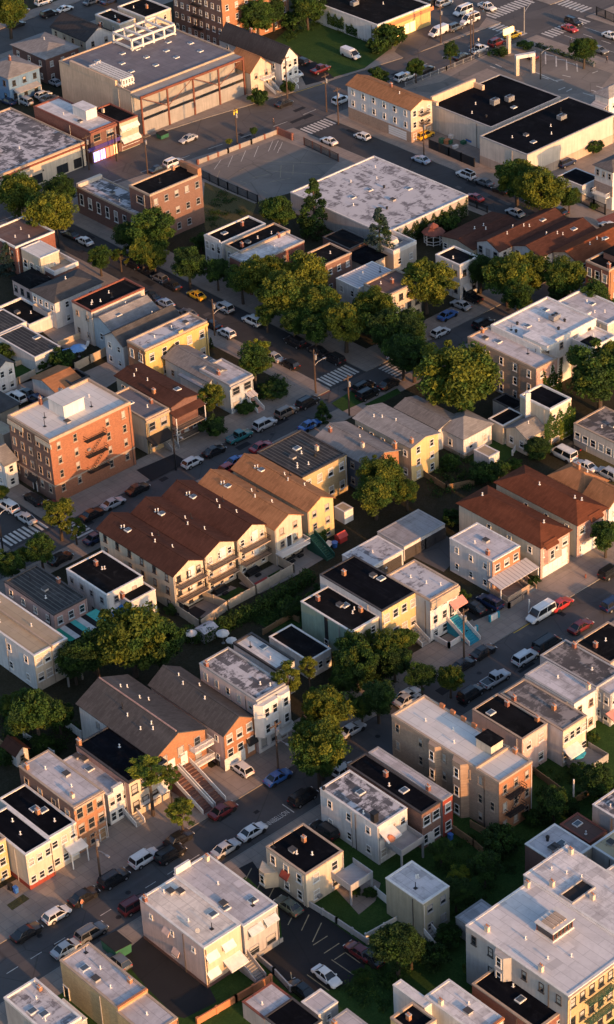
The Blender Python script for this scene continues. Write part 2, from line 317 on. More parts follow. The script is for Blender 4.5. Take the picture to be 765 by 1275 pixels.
class Bld: pass
def rbox(mb, poly, x0, x1): pass
def building(name, label, x, y, wx, wy, z, wall, roof, kind='flat', rise=1.2, front=None, F=None, L=None, ex=(), cap='coping_white', cat='house', par=.35, group=None, ws=(.75, 1.25), ax=.5, base=None):
    g = Bld(); root = empty(name, (x, y, 0)); tag(root, label, cat, group)
    g.root, g.wx, g.wy, g.z = root, wx, wy, z
    fo = .08 if front else 0.; g.fo = fo
    w = MB()
    if kind in ('flat', 'hip'): prof = None
    if kind == 'flat':
        w.box(0, wx, 0, wy, 0, z - .04)
    elif kind == 'hip': w.box(0, wx, 0, wy, 0, z)
    elif kind == 'gy': w.extr([(0, 0, 0), (wx, 0, 0), (wx, 0, z), (wx * ax, 0, z + rise), (0, 0, z)], (0, wy, 0))
    elif kind == 'gx': w.extr([(0, 0, 0), (0, wy, 0), (0, wy, z), (0, wy * (1 - ax), z + rise), (0, 0, z)], (wx, 0, 0))
    w.build('wall', wall, root)
    if front:
        f = MB()
        if kind == 'gy': f.extr([(-.02, -fo, 0), (wx + .02, -fo, 0), (wx + .02, -fo, z), (wx * ax, -fo, z + rise - .02), (-.02, -fo, z)], (0, fo + .02, 0))
        else: f.box(-.02, wx + .02, -fo, .02, 0, z - (.03 if kind == 'flat' else .1))
        f.build('facade', front, root)
    if base:
        bm_, bh = base; f = MB(); f.box(-.05, wx + .05, -fo - .05, .03, 0, bh); f.box(-.05, -.002, .032, wy, 0, bh); f.build('base_course', bm_, root)
    r = MB()
    if kind == 'flat':
        p = MB(); t = .28; o = .05; zb = z - .04; zt = z + par
        p.box(-o, wx + o, -o - fo, t, zb, zt); p.box(-o, wx + o, wy - t, wy + o, zb, zt); p.box(-o, t, t, wy - t, zb, zt); p.box(wx - t, wx + o, t, wy - t, zb, zt)
        p.build('parapet', cap, root)
        r.box(t + .003, wx - t - .003, t + .003, wy - t - .003, z - .03, z + .04); g.rz = lambda u, v: z + .04
    elif kind == 'gy':
        oh = .35; th = .14; xm = wx * ax
        for xa, s in ((0, -1), (wx, 1)):
            sl = rise / abs(xm - xa); e = (xa + s * oh, z - oh * sl + .03)
            pts = [(e[0], e[1]), (xm, z + rise + .03), (xm, z + rise + .03 + th), (e[0], e[1] + th)]
            r.extr([(a, -oh - fo, b) for a, b in pts], (0, wy + 2 * oh + fo, 0))
        g.rz = lambda u, v: z + .15 + rise * (1 - abs(u - ax) / (ax if u < ax else 1 - ax))
        r.box(xm - .15, xm + .15, -oh - fo - .01, wy + oh + .01, z + rise + .1, z + rise + .21)
    elif kind == 'gx':
        oh = .35; th = .14; am = 1 - ax; ym = wy * am
        for ya, s in ((0, -1), (wy, 1)):
            sl = rise / abs(ym - ya); e = (ya + s * oh, z - oh * sl + .03)
            pts = [(e[0], e[1]), (ym, z + rise + .03), (ym, z + rise + .03 + th), (e[0], e[1] + th)]
            r.extr([(-oh, a, b) for a, b in pts], (wx + 2 * oh, 0, 0))
        g.rz = lambda u, v: z + .15 + rise * (1 - abs(v - am) / (am if v < am else 1 - am))
        r.box(-oh - .01, wx + oh + .01, ym - .15, ym + .15, z + rise + .1, z + rise + .21)
    elif kind == 'hip':
        oh = .4; a, b, c, d = -oh, wx + oh, -oh - fo, wy + oh; h = min(b - a, d - c) / 2
        if wy >= wx: q1, q2 = ((a + b) / 2, c + h, z + rise), ((a + b) / 2, d - h + .01, z + rise)
        else: q1, q2 = (a + h, (c + d) / 2, z + rise), (b - h + .01, (c + d) / 2, z + rise)
        e = [(a, c), (b, c), (b, d), (a, d)]
        vs = [(p[0], p[1], z + .02) for p in e] + [(p[0], p[1], z + .14) for p in e] + [q1, q2]
        if wy >= wx: top = [(4, 5, 8), (5, 6, 9, 8), (6, 7, 9), (7, 4, 8, 9)]
        else: top = [(4, 5, 9, 8), (5, 6, 9), (6, 7, 8, 9), (7, 4, 8)]
        r.add(vs, [(3, 2, 1, 0), (0, 1, 5, 4), (1, 2, 6, 5), (2, 3, 7, 6), (3, 0, 4, 7)] + top)
        def hz(u, v):
            X, Y = u * wx, v * wy; return z + .14 + rise * min(1, min(X - a, b - X, Y - c, d - Y) / h)
        g.rz = hz
    ro = r.build('roof', roof, root); g.roof = ro
    fr = rnd.choice(('white_paint',) * 6 + ('coping_tan', 'coping_grey', 'coping_dark'))
    # windows in a grid on the two street-side faces
    for face, spec in (('F', F), ('L', L)):
        if not spec: continue
        spec = str(spec); q = spec.split(':'); rows, cols = [int(v) for v in q[0].split('x')]
        sz = [float(v) for v in q[1].split(',')] if len(q) > 1 and q[1] else list(ws)
        lo = float(q[2]) if len(q) > 2 and q[2] else 0.0; skip = set(q[3].split(',')) if len(q) > 3 else ()
        ln = wx if face == 'F' else wy; st = (z - lo) / rows
        for i in range(rows):
            for j in range(cols):
                if '%d%d' % (i, j) in skip: continue
                s = ln * (j + .5) / cols; zz = lo + st * i + max(.35, (st - sz[1]) * .55)
                if zz + sz[1] > z - .25: zz = z - .3 - sz[1]
                wl = min(sz[0], ln / cols * .7); window(root, *fp(g, face, s, 0, zz), wl, sz[1], fr)
    for e in ex: extra(g, e)
    if z > 5 and kind == 'flat' and wx > 4: extra(g, 'dsp %.2f %s' % (rnd.choice((.03, .97)), rnd.choice(('coping_grey', 'coping_white', 'coping_dark')))); extra(g, 'Ldsp %.2f %s' % (rnd.uniform(.6, .95), rnd.choice(('coping_grey', 'coping_dark'))))
    return root
def fp(g, face, s, out, z):
    if face == 'F': return (s, -g.fo - out, z), 0
    return (-out, g.wy - s, z), -math.pi / 2
RK = dict(v=vent_mesh, vt=turbine_mesh, vp=pipe_mesh, sk=sky_mesh, hv=hvac_mesh, hatch=hatch_mesh, dish=dish_mesh,
          ch=lambda: chim_mesh('brick_red'), cw=lambda: chim_mesh('stucco_cream'), co=lambda: chim_mesh('brick_orange'))
RN = dict(v='vent', vt='vent', vp='vent', sk='skylight', hv='air_conditioner', hatch='roof_hatch', dish='satellite_dish', ch='chimney', cw='chimney', co='chimney')
def extra(g, e):
    a = e.split(); kd = a[0]; root = g.root
    n = [float(v) if v.replace('.', '', 1).replace('-', '', 1).isdigit() else v for v in a[1:]]
    if kd in RK:
        u, v = n[0], n[1]
        o = put(RN[kd], cached(kd, RK[kd]), g.roof, (u * g.wx, v * g.wy, g.rz(u, v)))
        q = .68 if kd in ('v', 'vt', 'ch', 'cw', 'co') else .85; o.scale = (q, q, q * (n[2] if len(n) > 2 else 1))
        return
    if kd == 'bh':                                      # stair bulkhead: u v w d h wall roof
        u, v, w, d, h = n[:5]; m = n[5] if len(n) > 5 else 'stucco_white'; m2 = n[6] if len(n) > 6 else 'roof_white'
        b = MB(); b.box(-w / 2, w / 2, -d / 2, d / 2, 0, h); o = b.build('stair_bulkhead', m, g.roof, (u * g.wx, v * g.wy, g.rz(u, v)))
        b = MB(); b.box(-w / 2 - .12, w / 2 + .12, -d / 2 - .12, d / 2 + .12, h, h + .14); b.build('bulkhead_roof', m2, g.roof, (u * g.wx, v * g.wy, g.rz(u, v))); return
    if kd == 'mon':                                     # glazed roof lantern
        u, v, w, d, h = n[:5]; b = MB(); b.box(-w / 2, w / 2, -d / 2, d / 2, .25, h - .2); b.box(-w / 2 - .2, w / 2 + .2, -d / 2 - .2, d / 2 + .2, 0, .25, 1)
        for i in range(6):
            xx = -w / 2 + i * w / 5
            for yy in (-d / 2 - .03, d / 2 + .03): b.box(xx - .06, xx + .06, yy - .05, yy + .05, .25, h - .2, 2)
        b.build('lantern', ['glass', 'steel_white', 'rust_steel'], g.roof, (u * g.wx, v * g.wy, g.rz(u, v)))
        b = MB(); b.box(-w / 2 - .25, w / 2 + .25, -d / 2 - .25, d / 2 + .25, h - .2, h)
        for i in range(4): b.box(-w / 2 + .4 + i * (w - .8) / 4, -w / 2 + .4 + (i + .7) * (w - .8) / 4, -d / 2 + .4, d / 2 - .4, h + .002, h + .14, 1)
        b.build('lantern_roof', ['steel_white', 'coping_tan'], g.roof, (u * g.wx, v * g.wy, g.rz(u, v))); return
    if kd == 'rframe':                                  # white steel frame u v w d h
        u, v, w, d, h = n[:5]; b = MB(); t = .22
        for zz in (.5, h):
            for yy in (-d / 2, d / 2): b.box(-w / 2, w / 2, yy - t, yy + t, zz - t, zz + t)
        for i in range(5):
            xx = -w / 2 + i * w / 4
            for zz in (.5, h): b.box(xx - t, xx + t, -d / 2 + t, d / 2 - t, zz - t + .01, zz + t + .01)
            for yy in (-d / 2, d / 2): b.box(xx - t + .01, xx + t - .01, yy - t + .01, yy + t - .01, .5 + t, h - t)
            for yy in (-d / 2, d / 2): b.box(xx - t + .01, xx + t - .01, yy - t + .01, yy + t - .01, 0, .5 - t)
        b.build('roof_frame', 'steel_white', g.roof, (u * g.wx, v * g.wy, g.rz(u, v))); return
    if kd == 'well':                                    # light well: kerb round a flat panel, the shaft's shade painted black
        u, v, w, d = n[:4]; b = MB(); b.box(-w / 2, w / 2, -d / 2, -d / 2 + .2, 0, .3); b.box(-w / 2, w / 2, d / 2 - .2, d / 2, 0, .3); b.box(-w / 2, -w / 2 + .2, -d / 2 + .2, d / 2 - .2, 0, .3); b.box(w / 2 - .2, w / 2, -d / 2 + .2, d / 2 - .2, 0, .3)
        b.build('light_well', 'coping_grey', g.roof, (u * g.wx, v * g.wy, g.rz(u, v))); b = MB(); b.box(-w / 2 + .2, w / 2 - .2, -d / 2 + .2, d / 2 - .2, .02, .06); b.build('well_shade', 'fabric_black', g.roof, (u * g.wx, v * g.wy, g.rz(u, v))); return
    if kd == 'blk':                                     # raised block on the roof edge: x0 x1 y0 y1 (fractions) h mat
        x0, x1, y0, y1, h, m = n[:6]; b = MB(); b.box(x0 * g.wx, x1 * g.wx, y0 * g.wy, y1 * g.wy, g.z - .02, g.z + h); b.build('raised_parapet', m, root); return
    face = 'F'
    if kd[0] == 'L' and kd != 'L': face = 'L'; kd = kd[1:]
    ln = g.wx if face == 'F' else g.wy
    def P(s, zz=0, out=0): return fp(g, face, s * ln, out, zz)
    b = MB()
    if kd == 'aw':                                      # awning: u w z depth mat
        u, w, zz, d, m = n[:5]; b.add([(-w / 2, 0, .75), (w / 2, 0, .75), (w / 2, -d, 0), (-w / 2, -d, 0), (-w / 2, -d, -.25), (w / 2, -d, -.25), (-w / 2, 0, .68), (w / 2, 0, .68), (-w / 2, -d + .05, -.25), (w / 2, -d + .05, -.25)],
              [(0, 1, 2, 3), (3, 2, 5, 4), (6, 7, 9, 8), (0, 3, 4, 8, 6), (1, 2, 5, 9, 7)])
        loc, rz = P(u, zz, .005); b.build('awning', m, root, loc, rz)
    elif kd == 'saw':                                   # striped awning roof on posts: u w z d
        u, w, zz, d = n[:4]; cs = ['fabric_teal', 'fabric_green', 'fabric_white', 'fabric_black']; pat = [1, 2, 3, 0, 2, 3, 0, 0]
        for i, c in enumerate(pat):
            x0 = -w / 2 + i * w / len(pat); b.box(x0, x0 + w / len(pat) - .01, -d, 0, .5, .56, c)
        for xx in (-w / 2 + .1, w / 2 - .1): b.box(xx - .05, xx + .05, -d + .05, -d + .15, -zz, .5, 2)
        loc, rz = P(u, zz, .005); b.build('awning', cs, root, loc, rz)
    elif kd == 'door':
        u, m = n[:2]; zz = n[2] if len(n) > 2 else .15; loc, rz = P(u, zz, 0); b.box(-.5, .5, -.05, .01, 0, 2.1); o = b.build('door', m, root, loc, rz); b = MB(); b.box(-.64, -.5, -.1, .01, 0, 2.25); b.box(.5, .64, -.1, .01, 0, 2.25); b.box(-.5, .5, -.1, .01, 2.1, 2.25); b.build('door_frame', 'white_paint', o)
    elif kd == 'gar':
        u, w = n[:2]; m = n[2] if len(n) > 2 else 'white_paint'; loc, rz = P(u, .15, 0)
        b.box(-w / 2, w / 2, -.04, .01, 0, 2.2)
        for i in range(4): b.box(-w / 2 + .05, w / 2 - .05, -.06, -.042, .08 + i * .54, .54 + i * .54)
        b.build('garage_door', m, root, loc, rz)
    elif kd == 'shop':                                  # shop window strip: u w h mat
        u, w, h, m = n[:4]; loc, rz = P(u, .3, 0); b.box(-w / 2, w / 2, -.04, .01, 0, h); o = b.build('shop_window', m, root, loc, rz)
        b = MB(); nn = max(2, int(w / 1.6))
        for i in range(nn + 1): xx = -w / 2 + i * w / nn; b.box(xx - .06, xx + .06, -.09, -.041, 0, h)
        b.build('frame', 'metal_dark', o)
    elif kd == 'band':                                  # sign board / band: u w z h mat
        u, w, zz, h, m = n[:5]; loc, rz = P(u, zz, 0); b.box(-w / 2, w / 2, -.12, .005, 0, h); b.build('sign_board', m, root, loc, rz)
    elif kd == 'corn':                                  # cornice: z h depth mat
        zz, h, d, m = n[:4]; loc, rz = P(.5, zz, 0); b.box(-ln / 2 - .06, ln / 2 + .06, -d, .02, 0, h); b.box(-ln / 2 - .04, ln / 2 + .04, -d * .5, .015, -h * .6, -.003); b.build('cornice', m, root, loc, rz)
    elif kd == 'bal':                                   # balcony: u w z d railmat
        u, w, zz, d = n[:4]; m = n[4] if len(n) > 4 else 'metal_dark'; loc, rz = P(u, zz, .003)
        b.box(-w / 2, w / 2, -d, 0, 0, .18, 1)
        b.box(-w / 2, w / 2, -d, -d + .06, 1.05, 1.12); b.box(-w / 2, w / 2, -d, -d + .06, .25, .31)
        for sx in (-1, 1): b.box(sx * (w / 2 - .03) - .03, sx * (w / 2 - .03) + .03, -d + .07, 0, 1.05, 1.12)
        nb = int(w / .22)
        for i in range(nb + 1): xx = -w / 2 + .03 + i * (w - .06) / nb; b.box(xx - .025, xx + .025, -d + .01, -d + .05, .18, 1.05)
        nb = int(d / .25)
        for sx in (-1, 1):
            for i in range(1, nb): yy = -d + i * d / nb; b.box(sx * (w / 2 - .03) - .02, sx * (w / 2 - .03) + .02, yy - .02, yy + .02, .18, 1.05)
        b.build('balcony', [m, 'coping_tan' if m == 'metal_dark' else 'white_paint'], root, loc, rz)
    elif kd == 'deck':                                  # raised deck on posts: u w z d mat
        u, w, zz, d = n[:4]; m = n[4] if len(n) > 4 else 'coping_grey'; loc, rz = P(u, 0, .01)
        b.box(-w / 2, w / 2, -d, 0, zz - .2, zz)
        for sx in (-1, 1):
            b.box(sx * (w / 2 - .15) - .12, sx * (w / 2 - .15) + .12, -d + .05, -d + .29, 0, zz - .2)
            b.box(sx * (w / 2 - .05) - .05, sx * (w / 2 - .05) + .05, -d, 0, zz + .003, zz + .95)
        b.box(-w / 2 + .1, w / 2 - .1, -d, -d + .1, zz + .003, zz + .95); b.build('deck', m, root, loc, rz)
    elif kd == 'porch':                                 # canopy on posts: u w z d mat
        u, w, zz, d = n[:4]; m = n[4] if len(n) > 4 else 'roof_metal'; loc, rz = P(u, 0, .01)
        b.add([(-w / 2, 0, zz + .5), (w / 2, 0, zz + .5), (w / 2, -d, zz), (-w / 2, -d, zz), (-w / 2, 0, zz + .62), (w / 2, 0, zz + .62), (w / 2, -d, zz + .12), (-w / 2, -d, zz + .12)], [(3, 2, 1, 0), (4, 5, 6, 7), (0, 1, 5, 4), (1, 2, 6, 5), (2, 3, 7, 6), (3, 0, 4, 7)])
        for sx in (-1, 1): b.box(sx * (w / 2 - .15) - .07, sx * (w / 2 - .15) + .07, -d + .1, -d + .24, 0, zz, 1)
        b.build('canopy', [m, 'white_paint'], root, loc, rz)
    elif kd == 'stair':                                 # outdoor stair running out from the face: u w z len mat railmat
        u, w, zz, d = n[:4]; m = n[4] if len(n) > 4 else 'concrete'; m2 = n[5] if len(n) > 5 else 'white_paint'; loc, rz = P(u, 0, .01); ns = max(3, int(zz / .19))
        for i in range(ns): b.box(-w / 2, w / 2, -d + i * d / ns, -d + (i + 1) * d / ns, 0, (i + 1) * zz / ns)
        for sx in (-1, 1):
            xx = sx * (w / 2 + .08)
            b.extr([(xx - .06, -d, .15), (xx - .06, 0, zz), (xx - .06, 0, zz + .95), (xx - .06, -d, .95)], (.12, 0, 0), 1)
        b.build('stair', [m, m2], root, loc, rz)
    elif kd == 'fe':                                    # fire escape: u w floors
        u, w, fl = n[0], n[1], int(n[2]); st = g.z / (fl + 1); d = 1.1; m = n[3] if len(n) > 3 else 'metal_dark'; loc, rz = P(u, 0, .01)
        for i in range(1, fl + 1):
            zz = i * st + .25
            for j in range(7): b.box(-w / 2, w / 2, -d + j * d / 7, -d + j * d / 7 + .1, zz, zz + .06)
            for q in (.5, 1.0):
                b.box(-w / 2, w / 2, -d, -d + .05, zz + q - .03, zz + q + .03)
                for sx in (-1, 1): b.box(sx * (w / 2 - .03) - .03, sx * (w / 2 - .03) + .03, -d + .051, 0, zz + q - .028, zz + q + .028)
            for j in range(6): xx = -w / 2 + .03 + j * (w - .06) / 5; b.box(xx - .025, xx + .025, -d + .005, -d + .045, zz + .06, zz + .97)
            if i < fl:
                for q in (-.18, .18): b.tube((-w / 2 + .5, -d * .5 + q, zz), (w / 2 - .4, -d * .5 + q, zz + st), .04, .04, 5)
                for j in range(9): f_ = (j + .5) / 9; xx = -w / 2 + .5 + f_ * (w - .9); b.box(xx - .08, xx + .08, -d * .5 - .18, -d * .5 + .18, zz + f_ * st, zz + f_ * st + .03)
        b.build('fire_escape', m, root, loc, rz)
    elif kd == 'bay':                                   # projecting bay: u w z0 z1 d mat rows
        u, w, z0, z1, d, m = n[:6]; rows = int(n[6]) if len(n) > 6 else 2; loc, rz = P(u, 0, 0)
        b.prism([(-w / 2, .02), (-w / 2 + d * .7, -d), (w / 2 - d * .7, -d), (w / 2, .02)], z0, z1); o = b.build('bay', m, root, loc, rz)
        st = (z1 - z0) / rows
        for i in range(rows):
            for xx in ([-w * .17, w * .17] if w > 3.4 else [0]):
                wo = put('window', cached(('w', .8, 1.5, 0), lambda: win_mesh(.8, 1.5, '', 0)), o, (xx, -d, z0 + i * st + .75)); put('frame', cached(('f', .8, 1.5, 'white_paint'), lambda: frame_mesh(.8, 1.5, 'white_paint')), wo)
    elif kd == 'ivy':                                   # leaves climbing a wall: u w z0 z1
        u, w, z0, z1 = n[:4]; loc, rz = P(u, 0, .02)
        for i in range(int(w * (z1 - z0) * 90)):
            xx = rnd.uniform(-w / 2, w / 2); zz = z0 + (z1 - z0) * rnd.random() * (1 - .35 * abs(math.sin(xx * 1.3))); leaf(b, (xx, -rnd.uniform(.0, .25), zz), .15, rnd)
        b.build('ivy', 'leaf_green' if len(n) < 5 else n[4], root, loc, rz)
    elif kd == 'col':                                   # row of columns along the face: n z mat
        for i in range(int(n[0])):
            xx = (i + .5) / n[0] * ln - ln / 2; b.box(xx - .25, xx + .25, -.5, 0, 0, n[1])
        loc, rz = P(.5, 0, .01); b.build('columns', n[2], root, loc, rz)
    elif kd == 'recess':                                # flat panel painted as the shade of an open storey: u w z0 h mat
        u, w, z0, h, m = n[:5]; loc, rz = P(u, z0, 0); b.box(-w / 2, w / 2, -.03, .005, 0, h); b.build('bay_shade', m, root, loc, rz)
    elif kd == 'openf':                                 # open concrete storeys in front of a recessed wall: depth, z0 of the upper floor, columns
        d, zm, nc = n[0], n[1], int(n[2]); loc, rz = P(.5, 0, .002); h = ln / 2
        b.box(-h, h, -d, 0, g.z - .75, g.z - .1); b.box(-h, h, -d, 0, zm - .35, zm); b.box(-h, h, -d, -d + .25, zm, zm + .9); b.box(-h, h, -d, -d + .25, 0, zm - 1.1); b.box(-h, -h + .3, -d + .25, 0, 0, zm - .35)
        b.build('open_front', 'concrete', root, loc, rz); b = MB()
        for i in range(nc):
            xx = -h + .2 + i * (ln - .4) / (nc - 1); b.box(xx - .2, xx + .2, -d - .25, -d - .003, 0, g.z + .1)
            if i < nc - 1 and i % 2: b.tube((xx, -d - .1, zm + .2), (xx + (ln - .4) / (nc - 1), -d - .1, g.z - .4), .1, .1, 4); b.tube((xx, -d - .1, zm + .3), (xx - (ln - .4) / (nc - 1), -d - .1, g.z - .4), .1, .1, 4)
        b.box(-h, h, -d - .3, -d - .004, g.z - .5, g.z + .05); b.build('steel_frame', 'rust_steel', root, loc, rz); return
    elif kd == 'cond':                                  # window air conditioner u z
        u, zz = n[:2]; loc, rz = P(u, zz, .05); b.box(-.32, .32, -.4, 0, 0, .4); b.build('air_conditioner', 'metal_grey', root, loc, rz)
    elif kd == 'dsp':                                   # drain pipe u
        loc, rz = P(n[0], 0, .03); b.tube((0, -.05, .1), (0, -.05, g.z - .3), .06, .06, 6); b.build('drain_pipe', n[1] if len(n) > 1 else 'coping_grey', root, loc, rz)
    else: raise ValueError(e)

# ------------------------------------------------------------------ foliage
def leaf(b, c, s, r, mi=0):
    n = Vector((r.gauss(0, 1), r.gauss(0, 1), r.gauss(0, 1) + .5)).normalized(); u = n.orthogonal().normalized(); w = n.cross(u); a = r.uniform(0, 6.28)
    u, w = u * math.cos(a) + w * math.sin(a), w * math.cos(a) - u * math.sin(a); c = Vector(c); s *= r.uniform(.6, 1.3)
    b.add([c - u * s, c - w * s * .55, c + u * s, c + w * s * .55], [(0, 1, 2, 3)], mi)
def crown_mesh(kind, seed, mats):
    """unit crown: radius 1 in x/y, centred at z=0; leaf clumps spread through the volume"""
    r = random.Random(seed); b = MB(); cl = []
    if kind == 'round': N, hz, ls, per = 125, .85, .045, 185
    elif kind == 'sparse': N, hz, ls, per = 46, 1.0, .05, 150
    elif kind == 'tall': N, hz, ls, per = 80, 1.25, .05, 150
    elif kind == 'bush': N, hz, ls, per = 50, .7, .075, 120
    else: N, hz, ls, per = 70, 1.6, .07, 80
    lob = [(r.uniform(0, 6.28), r.uniform(-.5, .7), r.uniform(.72, 1.12)) for _ in range(7)]
    for i in range(N):
        if kind == 'conifer':
            t = (i + .5) / N; rad = (1 - t) ** .8 * .85 * r.uniform(.6, 1) + .05; a = r.uniform(0, 6.28); c = Vector((rad * math.cos(a), rad * math.sin(a), -hz + 2 * hz * t)); cr = .14 + .16 * (1 - t)
        else:
            d = Vector((r.gauss(0, 1), r.gauss(0, 1), r.gauss(.15, .9))).normalized(); ph = math.atan2(d.y, d.x)
            sc = min(1.15, max(.62, .8 + sum(.45 * (w - .9) for a, e, w in lob if math.cos(ph - a) > .55 and abs(d.z - e) < .75) + r.uniform(-.14, .12)))
            q = r.random() ** .33 if kind != 'sparse' else r.uniform(.55, 1); q = q * .85 + .1
            c = Vector((d.x * q * sc, d.y * q * sc, d.z * q * sc * hz)); cr = r.choice((.1, .14, .19, .24, .28)) * r.uniform(.85, 1.15) if kind != 'sparse' else r.uniform(.12, .24)
        cl.append(c); mi = 0 if r.random() < .55 else (1 if r.random() < .7 else 2)
        for j in range(per):
            v = Vector((r.gauss(0, 1), r.gauss(0, 1), r.gauss(0, 1))).normalized() * cr * r.random() ** .4; v.z *= .7
            leaf(b, c + v, ls, r, mi)
    return b.mesh('crown', mats), cl
def trunk_mesh(kind, cl, seed, th):
    """unit trunk: from z=-th to the clumps"""
    r = random.Random(seed); b = MB(); top = -.15 if kind not in ('conifer',) else 1.2
    b.tube((0, 0, -th), (.02, .01, top * .5 - th * .5), .085, .065, 8); b.tube((.02, .01, top * .5 - th * .5), (0, 0, top), .065, .04, 8)
    if kind != 'conifer':
        for c in r.sample(cl, min(len(cl), 16)):
            z0 = r.uniform(-th * .4, top); m = Vector((c.x * .45, c.y * .45, z0 + (c.z - z0) * .55)); b.tube((0, 0, z0), m, .035, .022, 6); b.tube(m, c, .022, .008, 5)
    return b.mesh('trunk', ['bark'])
PAL = dict(yellow=['leaf_yellow', 'leaf_olive', 'leaf_green'], green=['leaf_green', 'leaf_dark', 'leaf_olive'], dark=['leaf_dark', 'leaf_green', 'leaf_dark'], olive=['leaf_olive', 'leaf_green', 'leaf_yellow'],
           blue=['leaf_blue', 'leaf_blue', 'leaf_dark'], lime=['leaf_lime', 'leaf_olive', 'leaf_green'])
TN = [0]
def tree(name, label, cat, x, y, zc, rad, kind, pal, group=None, sz=1.0):
    TN[0] += 1; var = TN[0] % 3
    me, cl = cached(('crown', kind, pal, var), lambda: crown_mesh(kind, hash_(kind, pal, var), PAL[pal]))
    hz = dict(round=.85, sparse=1., tall=1.25, bush=.7, conifer=1.6)[kind] * sz
    root = empty(name, (x, y, .13)); tag(root, label, cat, group)
    o = put('crown', me, root, (0, 0, zc - .13), rnd.uniform(0, 6.28)); o.scale = (rad, rad, rad * sz)
    th = max(.3, (zc - .13) / (rad * sz)); th = round(th * 4) / 4 + .1
    t = put('trunk', cached(('trunk', kind, pal, var, th), lambda: trunk_mesh(kind, cl, var, th)), root, (0, 0, zc - .13), o.rotation_euler.z); t.scale = (rad, rad, rad * sz)
    return root
def hash_(*a): return sum(ord(c) * (i + 3) for i, c in enumerate(''.join(str(v) for v in a)))
def hedge(label, pts, w, h, pal='leaf_green', cat='hedge'):
    b = MB(); r = random.Random(len(label))
    for (x0, y0), (x1, y1) in zip(pts, pts[1:]):
        L = math.hypot(x1 - x0, y1 - y0); nx, ny = -(y1 - y0) / L, (x1 - x0) / L
        for i in range(int(L * w * h * 55)):
            t = r.random(); s = r.uniform(-.5, .5) * w; zz = r.random() * h * (.8 + .3 * math.sin(t * L * 1.1) ** 2); leaf(b, (x0 + (x1 - x0) * t + nx * s, y0 + (y1 - y0) * t + ny * s, .15 + zz), .2, r, 0 if r.random() < .6 else 1)
    tag(b.build('hedge', [pal, 'leaf_dark']), label, cat)

# ------------------------------------------------------------------ vehicles (front at +x)
def loft(b, st, sec, mi=0):
    n = len(sec(*st[0])); b0 = len(b.v); rows = [sec(*s_) for s_ in st]; vs = [p for r_ in rows for p in r_]
    fs = [(i * n + j, i * n + (j + 1) % n, (i + 1) * n + (j + 1) % n, (i + 1) * n + j) for i in range(len(st) - 1) for j in range(n)]
    fs += [tuple(range(n - 1, -1, -1)), tuple((len(st) - 1) * n + j for j in range(n))]; b.add(vs, fs, mi)
def bsec(x, zl, zh, hw):
    return [(x, hw * .86, zl), (x, hw, zl + (zh - zl) * .3), (x, hw * .99, zl + (zh - zl) * .72), (x, hw * .9, zh), (x, 0, zh + .03), (x, -hw * .9, zh), (x, -hw * .99, zl + (zh - zl) * .72), (x, -hw, zl + (zh - zl) * .3), (x, -hw * .86, zl)]
CARS = {
 'sedan': dict(L=4.7, body=[(-2.35, .42, .72, .72), (-2.25, .3, .9, .86), (-1.5, .22, .97, .91), (-.4, .2, .95, .92), (.8, .2, .93, .92), (1.7, .22, .82, .9), (2.2, .28, .7, .82), (2.35, .4, .58, .66)],
      cab=(-1.75, 1.05, -1.0, .25, .9, 1.43, .8, .6)),
 'hatch': dict(L=4.2, body=[(-2.1, .4, .8, .74), (-2.02, .28, .95, .85), (-1.3, .22, 1.0, .89), (.7, .2, .96, .9), (1.5, .22, .85, .88), (2.0, .28, .72, .8), (2.12, .4, .6, .66)], cab=(-1.98, 1.1, -1.55, .35, .93, 1.5, .8, .62)),
 'suv': dict(L=4.8, body=[(-2.4, .45, .9, .8), (-2.32, .32, 1.08, .92), (-1.4, .26, 1.12, .96), (.8, .26, 1.08, .96), (1.8, .28, 1.0, .94), (2.3, .32, .85, .86), (2.42, .45, .7, .7)], cab=(-2.25, 1.1, -2.0, .45, 1.05, 1.75, .86, .7)),
 'van': dict(L=5.4, body=[(-2.7, .45, 1.1, .9), (-2.66, .32, 1.3, .98), (-1, .28, 1.32, 1.0), (1.2, .28, 1.28, 1.0), (1.9, .3, 1.1, .97), (2.5, .32, .9, .9), (2.72, .45, .75, .74)], cab=(-2.64, 1.75, -2.55, 1.0, 1.26, 2.15, .95, .84)),
 'cargo': dict(L=5.6, body=[(-2.8, .45, 1.9, .92), (-2.74, .32, 2.15, .98), (0.6, .3, 2.15, 1.0), (.95, .3, 1.75, 1.0), (1.25, .3, 1.22, 1.0), (2.0, .3, 1.08, .97), (2.6, .32, .9, .9), (2.8, .45, .75, .74)], cab=(.4, 1.95, .35, 1.0, 1.1, 1.98, .95, .84)),
 'pickup': dict(L=5.4, body=[(-2.7, .5, .85, .84), (-2.64, .4, 1.02, .94), (-1.0, .36, 1.02, .96), (.8, .34, 1.05, .97), (1.9, .36, 1.0, .95), (2.5, .4, .88, .88), (2.7, .5, .75, .74)], cab=(-.75, 1.2, -.6, .6, 1.0, 1.75, .86, .7)),
}
def smooth(me):
    me.polygons.foreach_set('use_smooth', [True] * len(me.polygons)); me.set_sharp_from_angle(angle=R(38))
